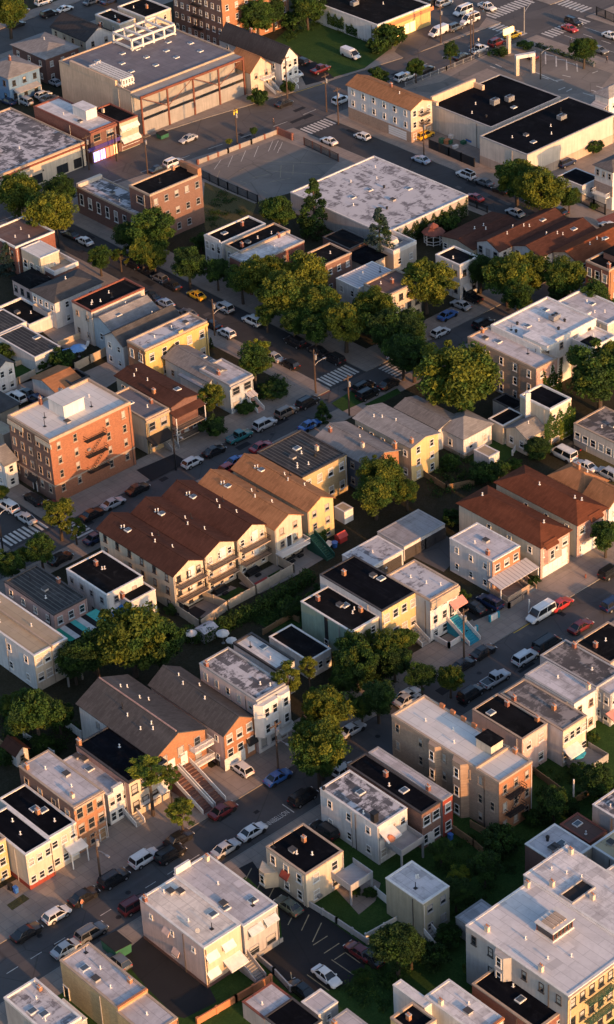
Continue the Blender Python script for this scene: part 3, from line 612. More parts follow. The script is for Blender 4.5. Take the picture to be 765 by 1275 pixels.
def car_proto(kind):
    d = CARS[kind]; me = {}
    b = MB(); loft(b, d['body'], bsec)
    x0, x1, t0, t1, z0, z1, w0, w1 = d['cab']; rm = .05
    # roof panel and pillars in body colour
    b.extr([(t0 - .05, -w1, z1), (t1 + .05, -w1, z1), (t1 + .05, w1, z1), (t0 - .05, w1, z1)], (0, 0, .06))
    b.extr([(t0, -w1 * .7, z1 + .06), (t1 - .05, -w1 * .7, z1 + .06), (t1 - .05, w1 * .7, z1 + .06), (t0, w1 * .7, z1 + .06)], (0, 0, .03))
    for sy in (-1, 1):
        for (a, c) in (((x0, w0), (t0, w1)), ((x1, w0), (t1, w1)), (((x0 + x1) / 2 - .1, w0), ((t0 + t1) / 2, w1))):
            b.tube((a[0], sy * (a[1] + .01), z0), (c[0], sy * (c[1] + .01), z1 + .02), .05, .045, 5)
        b.box(x1 - .25, x1 - .05, sy * (w0 + .12) - .07, sy * (w0 + .12) + .07, z0 + .02, z0 + .17)
    f0 = d['body'][-1]; q0 = d['body'][0]
    b.box(f0[0] - .1, f0[0] + .03, -f0[3] * .8, f0[3] * .8, f0[1] + .02, f0[1] + .12, 1); b.box(q0[0] - .03, q0[0] + .1, -q0[3] * .9, q0[3] * .9, q0[1] - .04, q0[1] + .1, 1)
    for sx in (-1, 1):
        for sy in (-1, 1): b.tube((sx * (d['L'] / 2 - .95), sy * (d['body'][3][3] - .1), .36), (sx * (d['L'] / 2 - .95), sy * (d['body'][3][3] + .012), .36), .42, .42, 12, 1)
    for sy in (-1, 1): b.box(-d['L'] / 2 + 1.4, d['L'] / 2 - 1.4, sy * d['body'][3][3] - .03, sy * d['body'][3][3] + .03, .2, .3, 1)
    if kind == 'pickup': b.box(-2.55, -.85, .78, .9, 1.0, 1.12); b.box(-2.55, -.85, -.9, -.78, 1.0, 1.12); b.box(-2.66, -2.55, -.9, .9, 1.0, 1.12)
    if kind in ('suv', 'van'):
        for sy in (-1, 1): b.box(t0 + .1, t1 - .1, sy * w1 * .85 - .03, sy * w1 * .85 + .03, z1 + .062, z1 + .14)
    me['body'] = b.mesh('body', ['paint_white', 'rubber']); smooth(me['body'])
    b = MB(); b.add([(x0, -w0, z0), (x1, -w0, z0), (x1, w0, z0), (x0, w0, z0), (t0, -w1, z1), (t1, -w1, z1), (t1, w1, z1), (t0, w1, z1)], [(3, 2, 1, 0), (4, 5, 6, 7), (0, 1, 5, 4), (1, 2, 6, 5), (2, 3, 7, 6), (3, 0, 4, 7)])
    if kind == 'pickup': b.box(-2.5, -.9, -.78, .78, 1.03, 1.06)
    me['windows'] = b.mesh('windows', ['car_glass'])
    b = MB(); b.tube((0, -.11, 0), (0, .11, 0), .33, .33, 14); b.tube((0, -.125, 0), (0, .125, 0), .2, .2, 10, 1); me['wheel'] = b.mesh('wheel', ['rubber', 'metal_grey'])
    b = MB(); b.box(-.06, .06, -.2, .2, -.07, .07); me['headlight'] = b.mesh('headlight', ['headlight'])
    b = MB(); b.box(-.05, .05, -.18, .18, -.09, .09); me['taillight'] = b.mesh('taillight', ['taillight'])
    hl = d['L'] / 2; wb = hl - .95; hw = .8 if kind in ('sedan', 'hatch') else .87; f = d['body'][-2]; q = d['body'][1]
    parts = [('body', (0, 0, 0)), ('windows', (0, 0, 0))]
    for sx in (-1, 1):
        for sy in (-1, 1): parts.append(('wheel', (sx * wb, sy * hw, .33)))
    for sy in (-1, 1): parts.append(('headlight', (f[0] + .03, sy * f[3] * .72, f[2] - .08))); parts.append(('taillight', (q[0] - .02, sy * q[3] * .72, q[2] - .14)))
    return me, parts
CG = {'sedan': 'parked saloon cars', 'hatch': 'parked hatchback cars', 'suv': 'parked sport utility cars', 'van': 'passenger vans', 'cargo': 'cargo vans', 'pickup': 'pickup trucks'}
def car(label, kind, paint, x, y, rz, z=0.0, roofp=None):
    me, parts = cached(('car', kind), lambda: car_proto(kind))
    nm = {'van': 'passenger_van', 'cargo': 'cargo_van', 'pickup': 'pickup_truck'}.get(kind, 'parked_car')
    r = empty(nm, (x, y, z), rz); tag(r, label, {'van': 'van', 'cargo': 'van', 'pickup': 'pickup truck'}.get(kind, 'car'), CG[kind])
    for pn, loc in parts:
        o = put(pn, me[pn], r, loc)
        if pn == 'body' and paint != 'white': o.material_slots[0].link = 'OBJECT'; o.material_slots[0].material = M['paint_' + paint]
    return r

# ------------------------------------------------------------------ street furniture
def pole(label, x, y, h, kind, rz=0, z=.13):
    r = empty({'u': 'utility_pole', 'l': 'street_lamp', 'ul': 'utility_pole', 'm': 'metal_post'}[kind], (x, y, z), rz); tag(r, label, 'street lamp' if kind == 'l' else 'pole', 'poles along the streets')
    b = MB(); b.tube((0, 0, 0), (0, 0, h), .17, .12, 8); b.build('pole', 'wood_pole' if 'u' in kind else ('metal_dark' if kind == 'l' else 'steel_white'), r)
    if 'u' in kind:
        b = MB(); b.box(-1.1, 1.1, -.06, .06, h - .7, h - .55)
        for xx in (-1, -.5, .5, 1): b.tube((xx, 0, h - .55), (xx, 0, h - .35), .05, .05, 6)
        b.build('crossarm', 'wood_pole', r)
        b = MB(); b.tube((.0, -.36, h - 2.2), (.0, -.36, h - 1.2), .25, .25, 10); b.build('transformer', 'metal_grey', r)
    if 'l' in kind:
        zz = h - .4 if kind == 'l' else h - 3
        b = MB(); b.tube((0, 0, zz - .4), (0, -.9, zz + .1), .05, .05, 6); b.tube((0, -.9, zz + .1), (0, -2.2, zz + .2), .05, .045, 6); b.build('lamp_arm', 'metal_grey', r)
        b = MB(); b.box(-.16, .16, -2.85, -2.15, zz + .12, zz + .26); b.build('lamp_head', 'metal_grey', r)
    return r
def fence(name, label, pts, h, mat, cat='fence', t=.12, kind='solid', z0=.12, post=None):
    r = empty(name, (pts[0][0], pts[0][1], z0)); tag(r, label, cat); ox, oy = pts[0]
    b = MB(); p_ = MB()
    for (x0, y0), (x1, y1) in zip(pts, pts[1:]):
        L = math.hypot(x1 - x0, y1 - y0); dx, dy = (x1 - x0) / L, (y1 - y0) / L; nx, ny = -dy * t / 2, dx * t / 2
        def bar(a, c, za, zb):
            xa, ya, xb, yb = x0 + dx * a - ox, y0 + dy * a - oy, x0 + dx * c - ox, y0 + dy * c - oy
            b.prism([(xa - nx, ya - ny), (xb - nx, yb - ny), (xb + nx, yb + ny), (xa + nx, ya + ny)], za, zb)
        if kind == 'solid': bar(0, L, 0, h)
        else:
            bar(0, L, .15, .22); bar(0, L, h - .1, h - .03)
            for i in range(int(L / .3) + 1): bar(i * .3 - .02, i * .3 + .02, 0, h)
        n = max(1, int(L / 2.6))
        for i in range(n + 1):
            a = i * L / n; xa, ya = x0 + dx * a - ox, y0 + dy * a - oy; p_.box(xa - t * .8 - .02, xa + t * .8 + .02, ya - t * .8 - .02, ya + t * .8 + .02, 0, h + .08)
    b.build('panel', mat, r); p_.build('posts', post or mat, r); return r
def umbrella(label, x, y, z, rad, mat, h=2.5):
    r = empty('patio_umbrella', (x, y, z)); tag(r, label, 'umbrella', 'garden umbrellas')
    b = MB(); b.tube((0, 0, .06), (0, 0, h), .03, .03, 6); b.tube((0, 0, 0), (0, 0, .06), .3, .3, 10); b.build('pole', 'metal_grey', r)
    b = MB(); n = 8; e = [(rad * math.cos(i * math.tau / n), rad * math.sin(i * math.tau / n)) for i in range(n)]
    vs = [(0, 0, h)] + [(a, c, h - .5) for a, c in e] + [(a, c, h - .68) for a, c in e] + [(0, 0, h - .06)]
    b.add(vs, [(0, 1 + i, 1 + (i + 1) % n) for i in range(n)] + [(1 + i, 9 + i, 9 + (i + 1) % n, 1 + (i + 1) % n) for i in range(n)] + [(17, 9 + (i + 1) % n, 9 + i) for i in range(n)]); b.build('canopy', mat, r)
def person(label, x, y, z, rz, top, legs):
    """one continuous skinned figure; clothing is separate material on the same mesh by height"""
    J = [(0, 0, .95), (0, 0, 1.2), (0, 0, 1.42), (0, .0, 1.53), (0, .02, 1.64), (0, .02, 1.74), (.1, 0, .9), (.11, .05, .5), (.11, -.03, .1), (.11, .1, .05), (-.1, 0, .9), (-.11, -.12, .5), (-.11, -.3, .12), (-.11, -.2, .05),
         (.2, 0, 1.4), (.25, -.05, 1.14), (.25, .08, .9), (-.2, 0, 1.4), (-.25, .08, 1.14), (-.24, .22, .95)]
    rr = [.13, .14, .13, .055, .1, .07, .1, .07, .05, .045, .1, .07, .05, .045, .065, .05, .035, .065, .05, .035]
    E_ = [(0, 1), (1, 2), (2, 3), (3, 4), (4, 5), (0, 6), (6, 7), (7, 8), (8, 9), (0, 10), (10, 11), (11, 12), (12, 13), (2, 14), (14, 15), (15, 16), (2, 17), (17, 18), (18, 19)]
    me = bpy.data.meshes.new('person'); me.from_pydata(J, E_, []); o = bpy.data.objects.new('person', me); COL.objects.link(o)
    sm = o.modifiers.new('skin', 'SKIN'); sv = me.skin_vertices[0].data
    for i, v in enumerate(rr): sv[i].radius = (v, v)
    sv[0].use_root = True; o.modifiers.new('sub', 'SUBSURF').levels = 1
    dg = bpy.context.evaluated_depsgraph_get(); m2 = bpy.data.meshes.new_from_object(o.evaluated_get(dg)); bpy.data.objects.remove(o)
    for m in ('skin', top, legs): m2.materials.append(M[m])
    for p in m2.polygons:
        zc = p.center.z; p.material_index = 0 if (zc > 1.47 or (abs(p.center.x) > .2 and zc < 1.2)) else (1 if zc > .95 else 2); p.use_smooth = True
    r = put('person', m2, None, (x, y, z), rz); tag(r, label, 'person')
    b = MB(); b.box(-.1, .1, -.1, .1, 1.7, 1.8); hm = b.mesh('hair', ['cloth_dark']); put('hair', hm, r)
    return r
def sheet(name, pts, mat, z, label=None, kind='structure'):
    b = MB(); n = len(pts); a = sum(pts[i][0] * pts[(i + 1) % n][1] - pts[(i + 1) % n][0] * pts[i][1] for i in range(n))
    if a < 0: pts = pts[::-1]
    b.add([(p[0], p[1], z) for p in pts], [tuple(range(n))]); o = b.build(name, mat); o['kind'] = kind
    return o
def block(pts, inner, yard='soil'):
    b = MB(); b.prism(pts, -.05, .13, 0, True, False); o = b.build('sidewalk', 'paving'); o['kind'] = 'structure'
    n = len(pts); k_ = MB(); cx = sum(p[0] for p in pts) / n; cy = sum(p[1] for p in pts) / n
    for i in range(n):
        p, q = Vector(pts[i]), Vector(pts[(i + 1) % n]); d = (q - p).normalized(); nn = Vector((-d.y, d.x)); nn = nn if nn.dot(Vector((cx, cy)) - p) > 0 else -nn
        a, c = p - nn * .02 , q - nn * .02; k_.prism([tuple(a), tuple(c), tuple(c + nn * .2), tuple(a + nn * .2)], -.04, .137)
    o = k_.build('kerb', 'kerbstone'); o['kind'] = 'structure'
    if inner: sheet('yard_ground', inner, yard, .136)
def marks(name, quads, mat='road_paint', z=.006):
    b = MB()
    for q in quads: b.add([(p[0], p[1], z) for p in q], [(0, 1, 2, 3)])
    o = b.build(name, mat); o['kind'] = 'structure'; return o
def stripes(x0, x1, y0, y1, n, along):
    out = []
    for i in range(n):
        if along == 'x': a = x0 + (x1 - x0) * (i + .2) / n; c = x0 + (x1 - x0) * (i + .75) / n; out.append([(a, y0), (c, y0), (c, y1), (a, y1)])
        else: a = y0 + (y1 - y0) * (i + .2) / n; c = y0 + (y1 - y0) * (i + .75) / n; out.append([(x0, a), (x1, a), (x1, c), (x0, c)])
    return out
def line(x0, y0, x1, y1, w=.13):
    L = math.hypot(x1 - x0, y1 - y0); nx, ny = -(y1 - y0) / L * w / 2, (x1 - x0) / L * w / 2
    return [(x0 - nx, y0 - ny), (x1 - nx, y1 - ny), (x1 + nx, y1 + ny), (x0 + nx, y0 + ny)]

# ------------------------------------------------------------------ ground
BLOCKS = {
 'middle': [(-300, -49.6), (260, -49.6), (260, 21.5), (-300, 21.5)],
 'centre': [(-33.5, 27.7), (31, 27.7), (31, 131), (-33.5, 138.5)],
 'lots': [(40, 27.7), (104.5, 27.7), (104.5, 120.6), (80, 124.8), (40, 130)],
 'stores': [(113.5, 27.7), (181, 27.7), (181, 117), (137, 118.2), (113.5, 119.6)],
 'west': [(-300, 27.7), (-43, 27.7), (-43, 139.5), (-300, 170)],
 'avenue': [(-60, 155), (40, 147), (93.5, 140), (115, 136.2), (151, 131), (181, 129), (181, 207), (-60, 207)],
 'north': [(-60, 220.5), (181, 220.5), (181, 330), (-60, 330)],
 'plaza': [(197.5, 128), (330, 120), (330, 330), (197.5, 330)],
 'east': [(197.5, 27.7), (330, 27.7), (330, 110), (197.5, 116)],
 'south': [(-300, -59), (260, -59), (260, -260), (-300, -260)]}
def inside(x, y, p):
    c = False
    for i in range(len(p)):
        (x0, y0), (x1, y1) = p[i], p[i - 1]
        if (y0 > y) != (y1 > y) and x < (x1 - x0) * (y - y0) / (y1 - y0) + x0: c = not c
    return c
def gz(x, y): return .14 if any(inside(x, y, p) for p in BLOCKS.values()) else 0.0
o = sheet('street', [(-3000, -3000), (3000, -3000), (3000, 3000), (-3000, 3000)], 'asphalt', 0)
for q_, m_ in (([(-300, 166), (40, 130), (80, 124.8), (113.5, 119.6), (137, 118.2), (181, 117), (330, 110), (330, 120), (197.5, 128), (181, 129), (151, 131), (115, 136.2), (93.5, 140), (40, 147), (-60, 155), (-300, 178)], 'asphalt_light'),
               ([(31, 27.7), (40, 27.7), (40, 129.9), (31, 130.9)], 'asphalt_new'), ([(104.5, 27.7), (113.5, 27.7), (113.5, 119.5), (104.5, 120.5)], 'asphalt_new'), ([(-43, 27.7), (-33.5, 27.7), (-33.5, 138), (-43, 139)], 'asphalt_new'),
               ([(181, 20), (197.5, 20), (197.5, 109), (181, 116.9)], 'asphalt_light')): sheet('street', q_, m_, .003)
INNER = {'middle': [(-300, -36), (13, -43), (13, -36), (260, -40), (260, 17.5), (28, 17.5), (-300, 15)], 'centre': [(-29.5, 34.5), (26.5, 34.5), (26.5, 121), (-29.5, 126)], 'lots': [(46, 34), (103, 34), (100, 95), (46, 100)],
 'stores': None, 'west': [(-300, 31), (-48, 31), (-48, 130), (-300, 160)], 'avenue': [(-60, 168), (60, 160), (118, 150), (181, 142), (181, 202), (-60, 202)], 'north': [(-60, 225), (176, 225), (176, 330), (-60, 330)],
 'plaza': None, 'east': [(202, 32), (330, 32), (330, 105), (202, 110)], 'south': [(-300, -63.2), (260, -63.2), (260, -260), (-300, -260)]}
for n_, p_ in BLOCKS.items(): block(p_, INNER[n_], 'grass' if n_ == 'south' else 'soil')

def undergrowth(label, pts, n, h, seed, mats=('leaf_dark', 'leaf_green')):
    r = random.Random(seed); b = MB(); xs = [p[0] for p in pts]; ys = [p[1] for p in pts]; k_ = 0
    while k_ < n:
        x, y = r.uniform(min(xs), max(xs)), r.uniform(min(ys), max(ys))
        if not inside(x, y, pts): continue
        k_ += 1; rad = r.uniform(.4, 1.3); hh = h * r.uniform(.3, 1); mi = 0 if r.random() < .6 else 1
        for _ in range(int(60 * rad)):
            leaf(b, (x + r.gauss(0, rad * .5), y + r.gauss(0, rad * .5), .15 + hh * r.random()), .17, r, mi)
    tag(b.build('ground_cover', list(mats)), label, 'ground cover', None, 'stuff')

# ------------------------------------------------------------------ the buildings
building('theatre', 'long pale theatre with flat slate roof, many skylights and rusty open front on the avenue', 78.6, 146.37, 30.89, 26.93, 9.5, 'stucco_peach', 'roof_slate', cat='building', front='concrete', cap='coping_tan', ex=['blk -.003 .02 .2 .84 1.5 stucco_peach', 'openf 3.2 4.6 5', 'door .56 wood_light', 'door .62 wood_light', 'door .3 metal_dark', 'rframe .72 .84 13 7 2.6', 'rframe .07 .36 3.2 12 1.8', 'sk .12 .5', 'sk .3 .55', 'sk .5 .5', 'sk .68 .48', 'sk .25 .35', 'sk .45 .3', 'sk .65 .3', 'sk .8 .62', 'sk .42 .72', 'sk .2 .75', 'sk .55 .7', 'sk .85 .25', 'sk .9 .45'])
building('house', 'blue house with hipped grey roof at the left edge, beside the theatre', 68.52, 180.27, 9.05, 10.22, 6.5, 'siding_blue', 'shingle_light', cat='house', kind='hip', rise=1.8, F='2x3', L='2x3', ex=['ch .5 .5', 'Lporch .2 4 2.6 1.6', 'porch .5 7 2.8 1.8 coping_grey'])
building('house', 'house with pale hipped roof and dark red walls, between blue house and theatre', 81.49, 182.96, 9.79, 13.44, 6.5, 'brick_dark', 'shingle_light', cat='house', kind='hip', rise=1.6, F='2x3', L='2x3', ex=['v .5 .5'])
building('house', 'cream house with black gabled roof and white gable front, behind the theatre', 96.2, 186.61, 8.13, 13.75, 5.6, 'siding_cream', 'shingle_dark', cat='house', kind='gy', rise=2.4, front='siding_white', F='2x2', L='2x4', ex=['ch .75 .15'])
building('house', 'cream cube house with flat black roof, second house along behind the theatre', 105.96, 185.4, 4.9, 9.66, 7, 'siding_cream', 'roof_tar', cat='house', F='2x1', L='2x2', ex=['v .5 .5', 'ch .1 .1'])
building('house', 'larger cream house with flat black roof and brick chimney, next to the far brick apartments', 111.38, 182.01, 8.06, 10.8, 8, 'siding_cream', 'roof_tar', cat='house', F='3x2', L='2x3', ex=['co .55 .45', 'v .3 .7'])
building('apartment_building', 'big brown brick apartment block at the top edge, five storeys, behind the theatre', 123.7, 167.38, 21.25, 18.97, 15, 'brick_brown', 'roof_grey', cat='apartment building', front='brick_orange', F='5x7', L='5x8', ex=['fe .3 4 4', 'Lfe .5 3.5 4'])  # orange front: the brown brick with sunlight put into its colour
building('store', 'low commercial building with patchy black and white roof at the left edge on the avenue', 36.56, 140.13, 23.48, 27.7, 5.5, 'stucco_cream', 'roof_patchy', cat='store', cap='coping_tan', F='1x1:0.1,0.1', ex=['corn 5 .3 .25 coping_red', 'shop .3 3 2.2 glass', 'shop .42 3 2.2 glass', 'shop .72 3 2.2 glass', 'shop .9 2 2.2 metal_dark', 'v .5 .3', 'sk .4 .6', 'hv .3 .4'])
building('shop', 'two-storey red brick shop with white roof and purple lit sign on the avenue', 61.42, 139.67, 7.21, 20.76, 7.5, 'brick_red', 'roof_white', cat='shop', front='brick_dark', F='1x2:1.9,1.6:4.1', cap='coping_red', ex=['corn 7.1 .5 .5 brick_red', 'bh .72 .4 3 5 2.2 stucco_white roof_white', 'band .5 9 3.1 .9 fabric_purple', 'shop .18 2 2.3 shop_light', 'shop .4 1.6 2.3 shop_light', 'shop .68 2.2 2.3 sign_red', 'shop .9 1 2.3 shop_warm', 'v .3 .6', 'hatch .3 .3'])
building('shop', 'greenish cream shop with black flat roof and white awnings, beside the theatre wall', 69.99, 140.07, 5.22, 9.95, 6.8, 'brick_red', 'roof_tar', cat='shop', front='stucco_green', F='2x3:1.2,1.3', cap='coping_red', ex=['aw .17 1.7 5.2 .7 fabric_white', 'aw .5 1.7 5.2 .7 fabric_white', 'aw .83 1.7 5.2 .7 fabric_white', 'aw .17 1.7 2.3 1 fabric_white', 'aw .5 1.7 2.3 1 fabric_white', 'aw .83 1.7 2.3 1 fabric_white', 'band .5 7 .2 2.1 brick_dark', 'cw .25 .75'])
building('house', 'small pale gabled house with brown roof and porch, tight against the rusty theatre front', 110.22, 141.74, 6.36, 8.14, 5.8, 'siding_cream', 'shingle_orange', cat='house', kind='gy', rise=2.8, front='siding_cream', F='2x2', ex=['bal .7 3.5 3.1 1.4 white_paint', 'stair .75 1.6 1.6 4 concrete white_paint', 'co .1 .7'])
building('house', 'white gabled house with dark grey roof on the avenue, left of the lawn', 117.71, 139.22, 5.09, 22.34, 6.6, 'siding_white', 'shingle_dark', cat='house', kind='gy', rise=3, front='siding_white', F='3x3:.9,1.5', L='2x4', ex=['ch .5 .6', 'band .5 6 1.2 .5 coping_grey', 'stair .3 1.4 1.4 3 concrete white_paint'])
building('store', 'low white brick store with black roof behind the lawn, ivy on its side', 150.38, 141.01, 17.91, 23.1, 5.2, 'stucco_white', 'roof_tar', cat='store', front='stucco_yellow', cap='coping_white', F='1x1:0.1,0.1', ex=['Livy .35 6 1 4.5', 'Livy .6 4 .5 3.5', 'shop .3 4 2.6 shop_warm', 'shop .6 4 2.6 shop_warm', 'band .5 20 3.8 .9 fabric_orange', 'hv .3 .6', 'v .6 .4', 'bh .6 .75 6 3 1.6 stucco_cream roof_tar'])
building('house', 'long white three-storey house with brown gabled roof, beside the crosswalk and yellow taxi', 116.94, 94.83, 6.57, 20.59, 8.1, 'siding_white', 'shingle_orange', cat='house', kind='gy', rise=1.3, front='siding_cream', F='3x3:.9,1.3', L='3x6:.8,1.3:0:00,01,02,03,04,05', base=('brick_tan', 2.7), ex=['bal .55 2.6 3.4 1.2', 'bal .55 2.6 5.9 1.2', 'Lgar .72 3', 'Lgar .86 3', 'ch .6 .5', 'v .4 .3'])
building('store', 'big black-roofed store with beige walls, rear part with tall curved parapet', 124.99, 77.79, 22.28, 18.93, 6.2, 'stucco_beige', 'roof_black', cat='store', cap='coping_grey', par=0.18, ex=['blk 0 .03 .9 1 .9 stucco_peach', 'blk .0 .62 .97 1 1.9 stucco_peach', 'blk .59 .62 .82 .97 1.2 stucco_peach', 'hv .42 .42 1.3', 'hv .58 .36 1.2', 'v .3 .6', 'v .12 .45', 'vt .15 .25', 'sk .5 .2'])
building('store', 'big black-roofed store with beige walls, front part facing the maple tree', 119.48, 61.59, 28.32, 14.24, 6.6, 'stucco_beige', 'roof_black', cat='store', cap='coping_grey', par=0.18, base=('stucco_tan', 2.2), ex=['hv .65 .5', 'hatch .25 .5', 'v .5 .45', 'v .15 .6', 'sk .2 .25', 'v .4 .25', 'vp .75 .7'])
building('house', 'small white clapboard house with grey roof at the right edge above the big store', 156.47, 71.5, 6.85, 4.06, 4.8, 'siding_white', 'shingle_light', cat='house', kind='hip', rise=1.5, F='1x2', L='1x2', ex=['Lporch .5 4 2.6 1.6'])
building('brick_building', 'one-storey red brick building with white roof and arched side, behind the roadside trees', 44.17, 101.32, 6.44, 20.81, 6.2, 'brick_dark', 'roof_patchy', cat='building', front='brick_dark', cap='coping_tan', L='1x7:1.1,2.4:1', ex=['hatch .5 .6', 'v .3 .4', 'blk 0 1 .96 1 .9 stucco_beige'])
building('brick_building', 'tall purple-red brick building with stepped orange-lit right end', 45.78, 98.58, 13.87, 6.84, 11.2, 'brick_dark', 'roof_tar', cat='building', front='brick_brown', cap='coping_tan', F='3x5:.9,1.3:0:00,01,04', L='2x1:2,1.5:3', ex=['blk .93 1 -.02 .5 1.6 brick_orange', 'blk .97 1.03 .5 1 1.2 brick_orange', 'co .82 .9', 'vp .4 .5'])  # orange blocks paint sunlight onto the right end of the dark brick
building('brick_building', 'low brick building with flat rusty brown roof at the left edge beside yellow-green trees', 17.95, 108.33, 9.95, 10.43, 6.2, 'brick_red', 'roof_brown', cat='building', cap='coping_white', L='2x4', ex=['v .3 .4', 'v .6 .6', 'v .5 .2'])
building('house', 'flat roof terrace house cluttered with patio furniture, low wall round the terrace', 19.34, 97.45, 6.08, 12.4, 3.4, 'brick_dark', 'roof_tan', cat='house', cap='coping_white', par=0.9, L='1x3')
building('sunroom', 'white-roofed rooftop sunroom with pale blue edge beside the cluttered terrace', 18.61, 100.77, 4.82, 6.58, 6.3, 'siding_cream', 'roof_clean', cat='sunroom', cap='coping_white', par=0.15, F='1x2:1,1', L='1x3:1.2,1.6')
building('cottage', 'small cottage with black hipped roof, behind the grey-roofed house', 12.21, 95.78, 5.05, 6.34, 3.8, 'siding_pink', 'roof_tar', cat='house', kind='hip', rise=1.1, L='1x3')
building('house', 'white two-storey house with wide grey hipped roof beside the black-roofed house', 9.59, 84.07, 11.58, 7.57, 6, 'siding_white', 'shingle_taupe', cat='house', kind='hip', rise=1.5, F='2x2', L='1x4:.8,1:2.8', ex=['v .5 .5', 'Ldeck .5 5 2.7 1'])
building('house', 'boxy house with flat black roof, brown edge and beige side wall', 10.41, 73.13, 13.13, 6.19, 7.6, 'stucco_beige', 'roof_tar', cat='house', cap='coping_red', L='2x2:.7,1', F='2x4', ex=['v .2 .5', 'v .3 .35', 'v .15 .4', 'v .55 .6', 'vp .5 .3'])
building('house', 'grey-blue house with pale gabled roof running back from the street, below the black flat roof', 10.7, 67.54, 11.35, 6.59, 5.8, 'siding_paleblue', 'shingle_light', cat='house', kind='gx', rise=1.6, F='2x4', L='1x1', ex=['sk .3 .3', 'v .6 .6'])
building('house', 'white clapboard house with dark grey gabled roof, four windows in its gable', 8.21, 60.74, 14.32, 5.65, 6, 'siding_white', 'shingle_taupe', cat='house', kind='gx', rise=1.8, L='2x2:.8,1.1', F='2x5', ex=['v .7 .6'])
building('apartment_building', 'golden yellow three-storey corner building with silver patched roof', 7.76, 53.46, 15.24, 5.24, 7.8, 'brick_orange', 'roof_silver', cat='apartment building', front='stucco_yellow', cap='coping_tan', F='2x5:1,1.6', L='2x2:1,1.6', ex=['blk .55 .62 -.01 .03 .8 stucco_yellow', 'v .3 .5', 'v .6 .6', 'hatch .8 .5', 'corn 7.4 .4 .35 stucco_yellow'])
building('garage', 'long low garage with ribbed black roof beside the concrete court', -3.71, 73.12, 6.12, 12.14, 3.4, 'stucco_white', 'roof_ribbed', cat='garage', cap='coping_white', par=0.12, ex=['sk .8 .5'])
building('garage', 'second ribbed black-roofed garage, further left along the court wall', -2.96, 85.81, 6.64, 7.7, 3.4, 'stucco_white', 'roof_ribbed', cat='garage', cap='coping_white', par=0.12)
building('shed', 'white-walled yard shed with flat black roof under the grey-roofed house', 3.9, 85.29, 5.9, 10.63, 2.4, 'stucco_white', 'roof_tar', cat='shed', cap='coping_white', par=0.5, ex=['hatch .3 .6', 'v .6 .4'])
building('apartment_building', 'red brick apartment block with orange-lit wall and white roof at the corner', -28.76, 33.58, 17.81, 12.01, 12.6, 'brick_brown', 'roof_clean', cat='apartment building', front='brick_sunlit', cap='coping_tan', par=0.55, F='4x5:.7,1.4:1.2:02,12,22,32', L='4x5:.75,1.45:1.2', ex=['fe .52 4.4 3', 'bh .5 .55 4.5 4.5 2.4 stucco_white roof_clean', 'cw .62 .93 1.6', 'ch .38 .95 1.6', 'vp .25 .6', 'vp .7 .35', 'vp .15 .4 1.4', 'hatch .35 .25', 'v .8 .6', 'corn 3.6 .2 .12 coping_tan', 'Lcorn 3.6 .2 .12 coping_tan', 'Lband .17 4.6 11.4 .9 stucco_cream', 'Lband .85 4.6 11.4 .9 stucco_cream', 'Ldoor .5 metal_dark', 'Law .5 2.4 2.6 .8 fabric_black', 'cond .44 7.6'])  # front brick: the side brick with low sun added to its colour
building('house', 'house with long brown roof and shaded timber balconies, two doors right of the brick apartments', -1.43, 34.4, 5.89, 15.95, 7.6, 'siding_tan', 'shingle_brown', cat='house', kind='gy', rise=0.6, front='brick_dark', F='2x3', L='2x4', ex=['bal .5 6.5 3 1.6', 'bal .5 6.5 .9 1.6', 'v .3 .8', 'v .5 .85', 'v .4 .6', 'co .1 .35', 'sk .7 .2', 'porch .5 7 6 1.8 shingle_brown'])
building('house', 'yellow brick house with slate flat roof and black metal awning, next to the brick apartments', -7.33, 34.52, 5.34, 11.19, 7.2, 'stucco_beige', 'roof_slate', cat='house', front='brick_yellow', cap='coping_tan', F='2x2:1.3,1.5', ex=['corn 6.9 .35 .35 coping_tan', 'sk .35 .6', 'aw .42 5 3 2.2 fabric_black', 'v .6 .3', 'stair .8 1.4 1.3 2.6 concrete coping_grey', 'door .8 white_paint 1.35', 'ch .85 .35'])
building('house', 'pale blue house with gabled light roof, behind the flat-roofed blue house', 11.59, 39.5, 5.83, 12.94, 5.2, 'siding_paleblue', 'shingle_light', cat='house', kind='gy', rise=1.3, F='2x2', L='1x3', ex=['sk .7 .5', 'sk .7 .3'])
building('house', 'pale blue flat-roofed house with grey cornice, beside the small garden tree', 12.19, 34.32, 5.5, 8.62, 6, 'siding_paleblue', 'roof_lilac', cat='house', front='siding_paleblue', cap='coping_grey', F='2x2:1.6,1.4', ex=['corn 5.6 .4 .4 coping_grey', 'ch .25 .55', 'stair .8 1.4 1.4 3.2 brick_pink white_paint', 'porch .8 2 2.6 1.4', 'door .8 wood 1.4'])
building('shed', 'low shed with ribbed white metal roof between the brown-roofed house and the blue house', 11.14, 40.62, 3.93, 6.9, 3.6, 'siding_white', 'roof_metal', cat='shed', kind='gy', rise=0.5)
building('garage', 'little garage with rusty brown roof and bright blue gable, behind the brick apartments', -8.63, 60.01, 5.99, 7.3, 3.4, 'siding_white', 'shingle_orange', cat='garage', kind='gx', rise=1.0, front='siding_royal', ex=['gar .5 2.6'])
building('house', 'low house with flat black roof just behind the chimney of the brick apartments', -5.31, 59.37, 4.22, 4.25, 3.6, 'siding_tan', 'roof_tar', cat='house', cap='coping_dark')
building('house', 'white house with grey roof at the left edge, above the green yard', -13.49, 71.38, 3.83, 8.89, 5.5, 'siding_white', 'shingle_taupe', cat='house', kind='gy', rise=1.2, F='2x2')
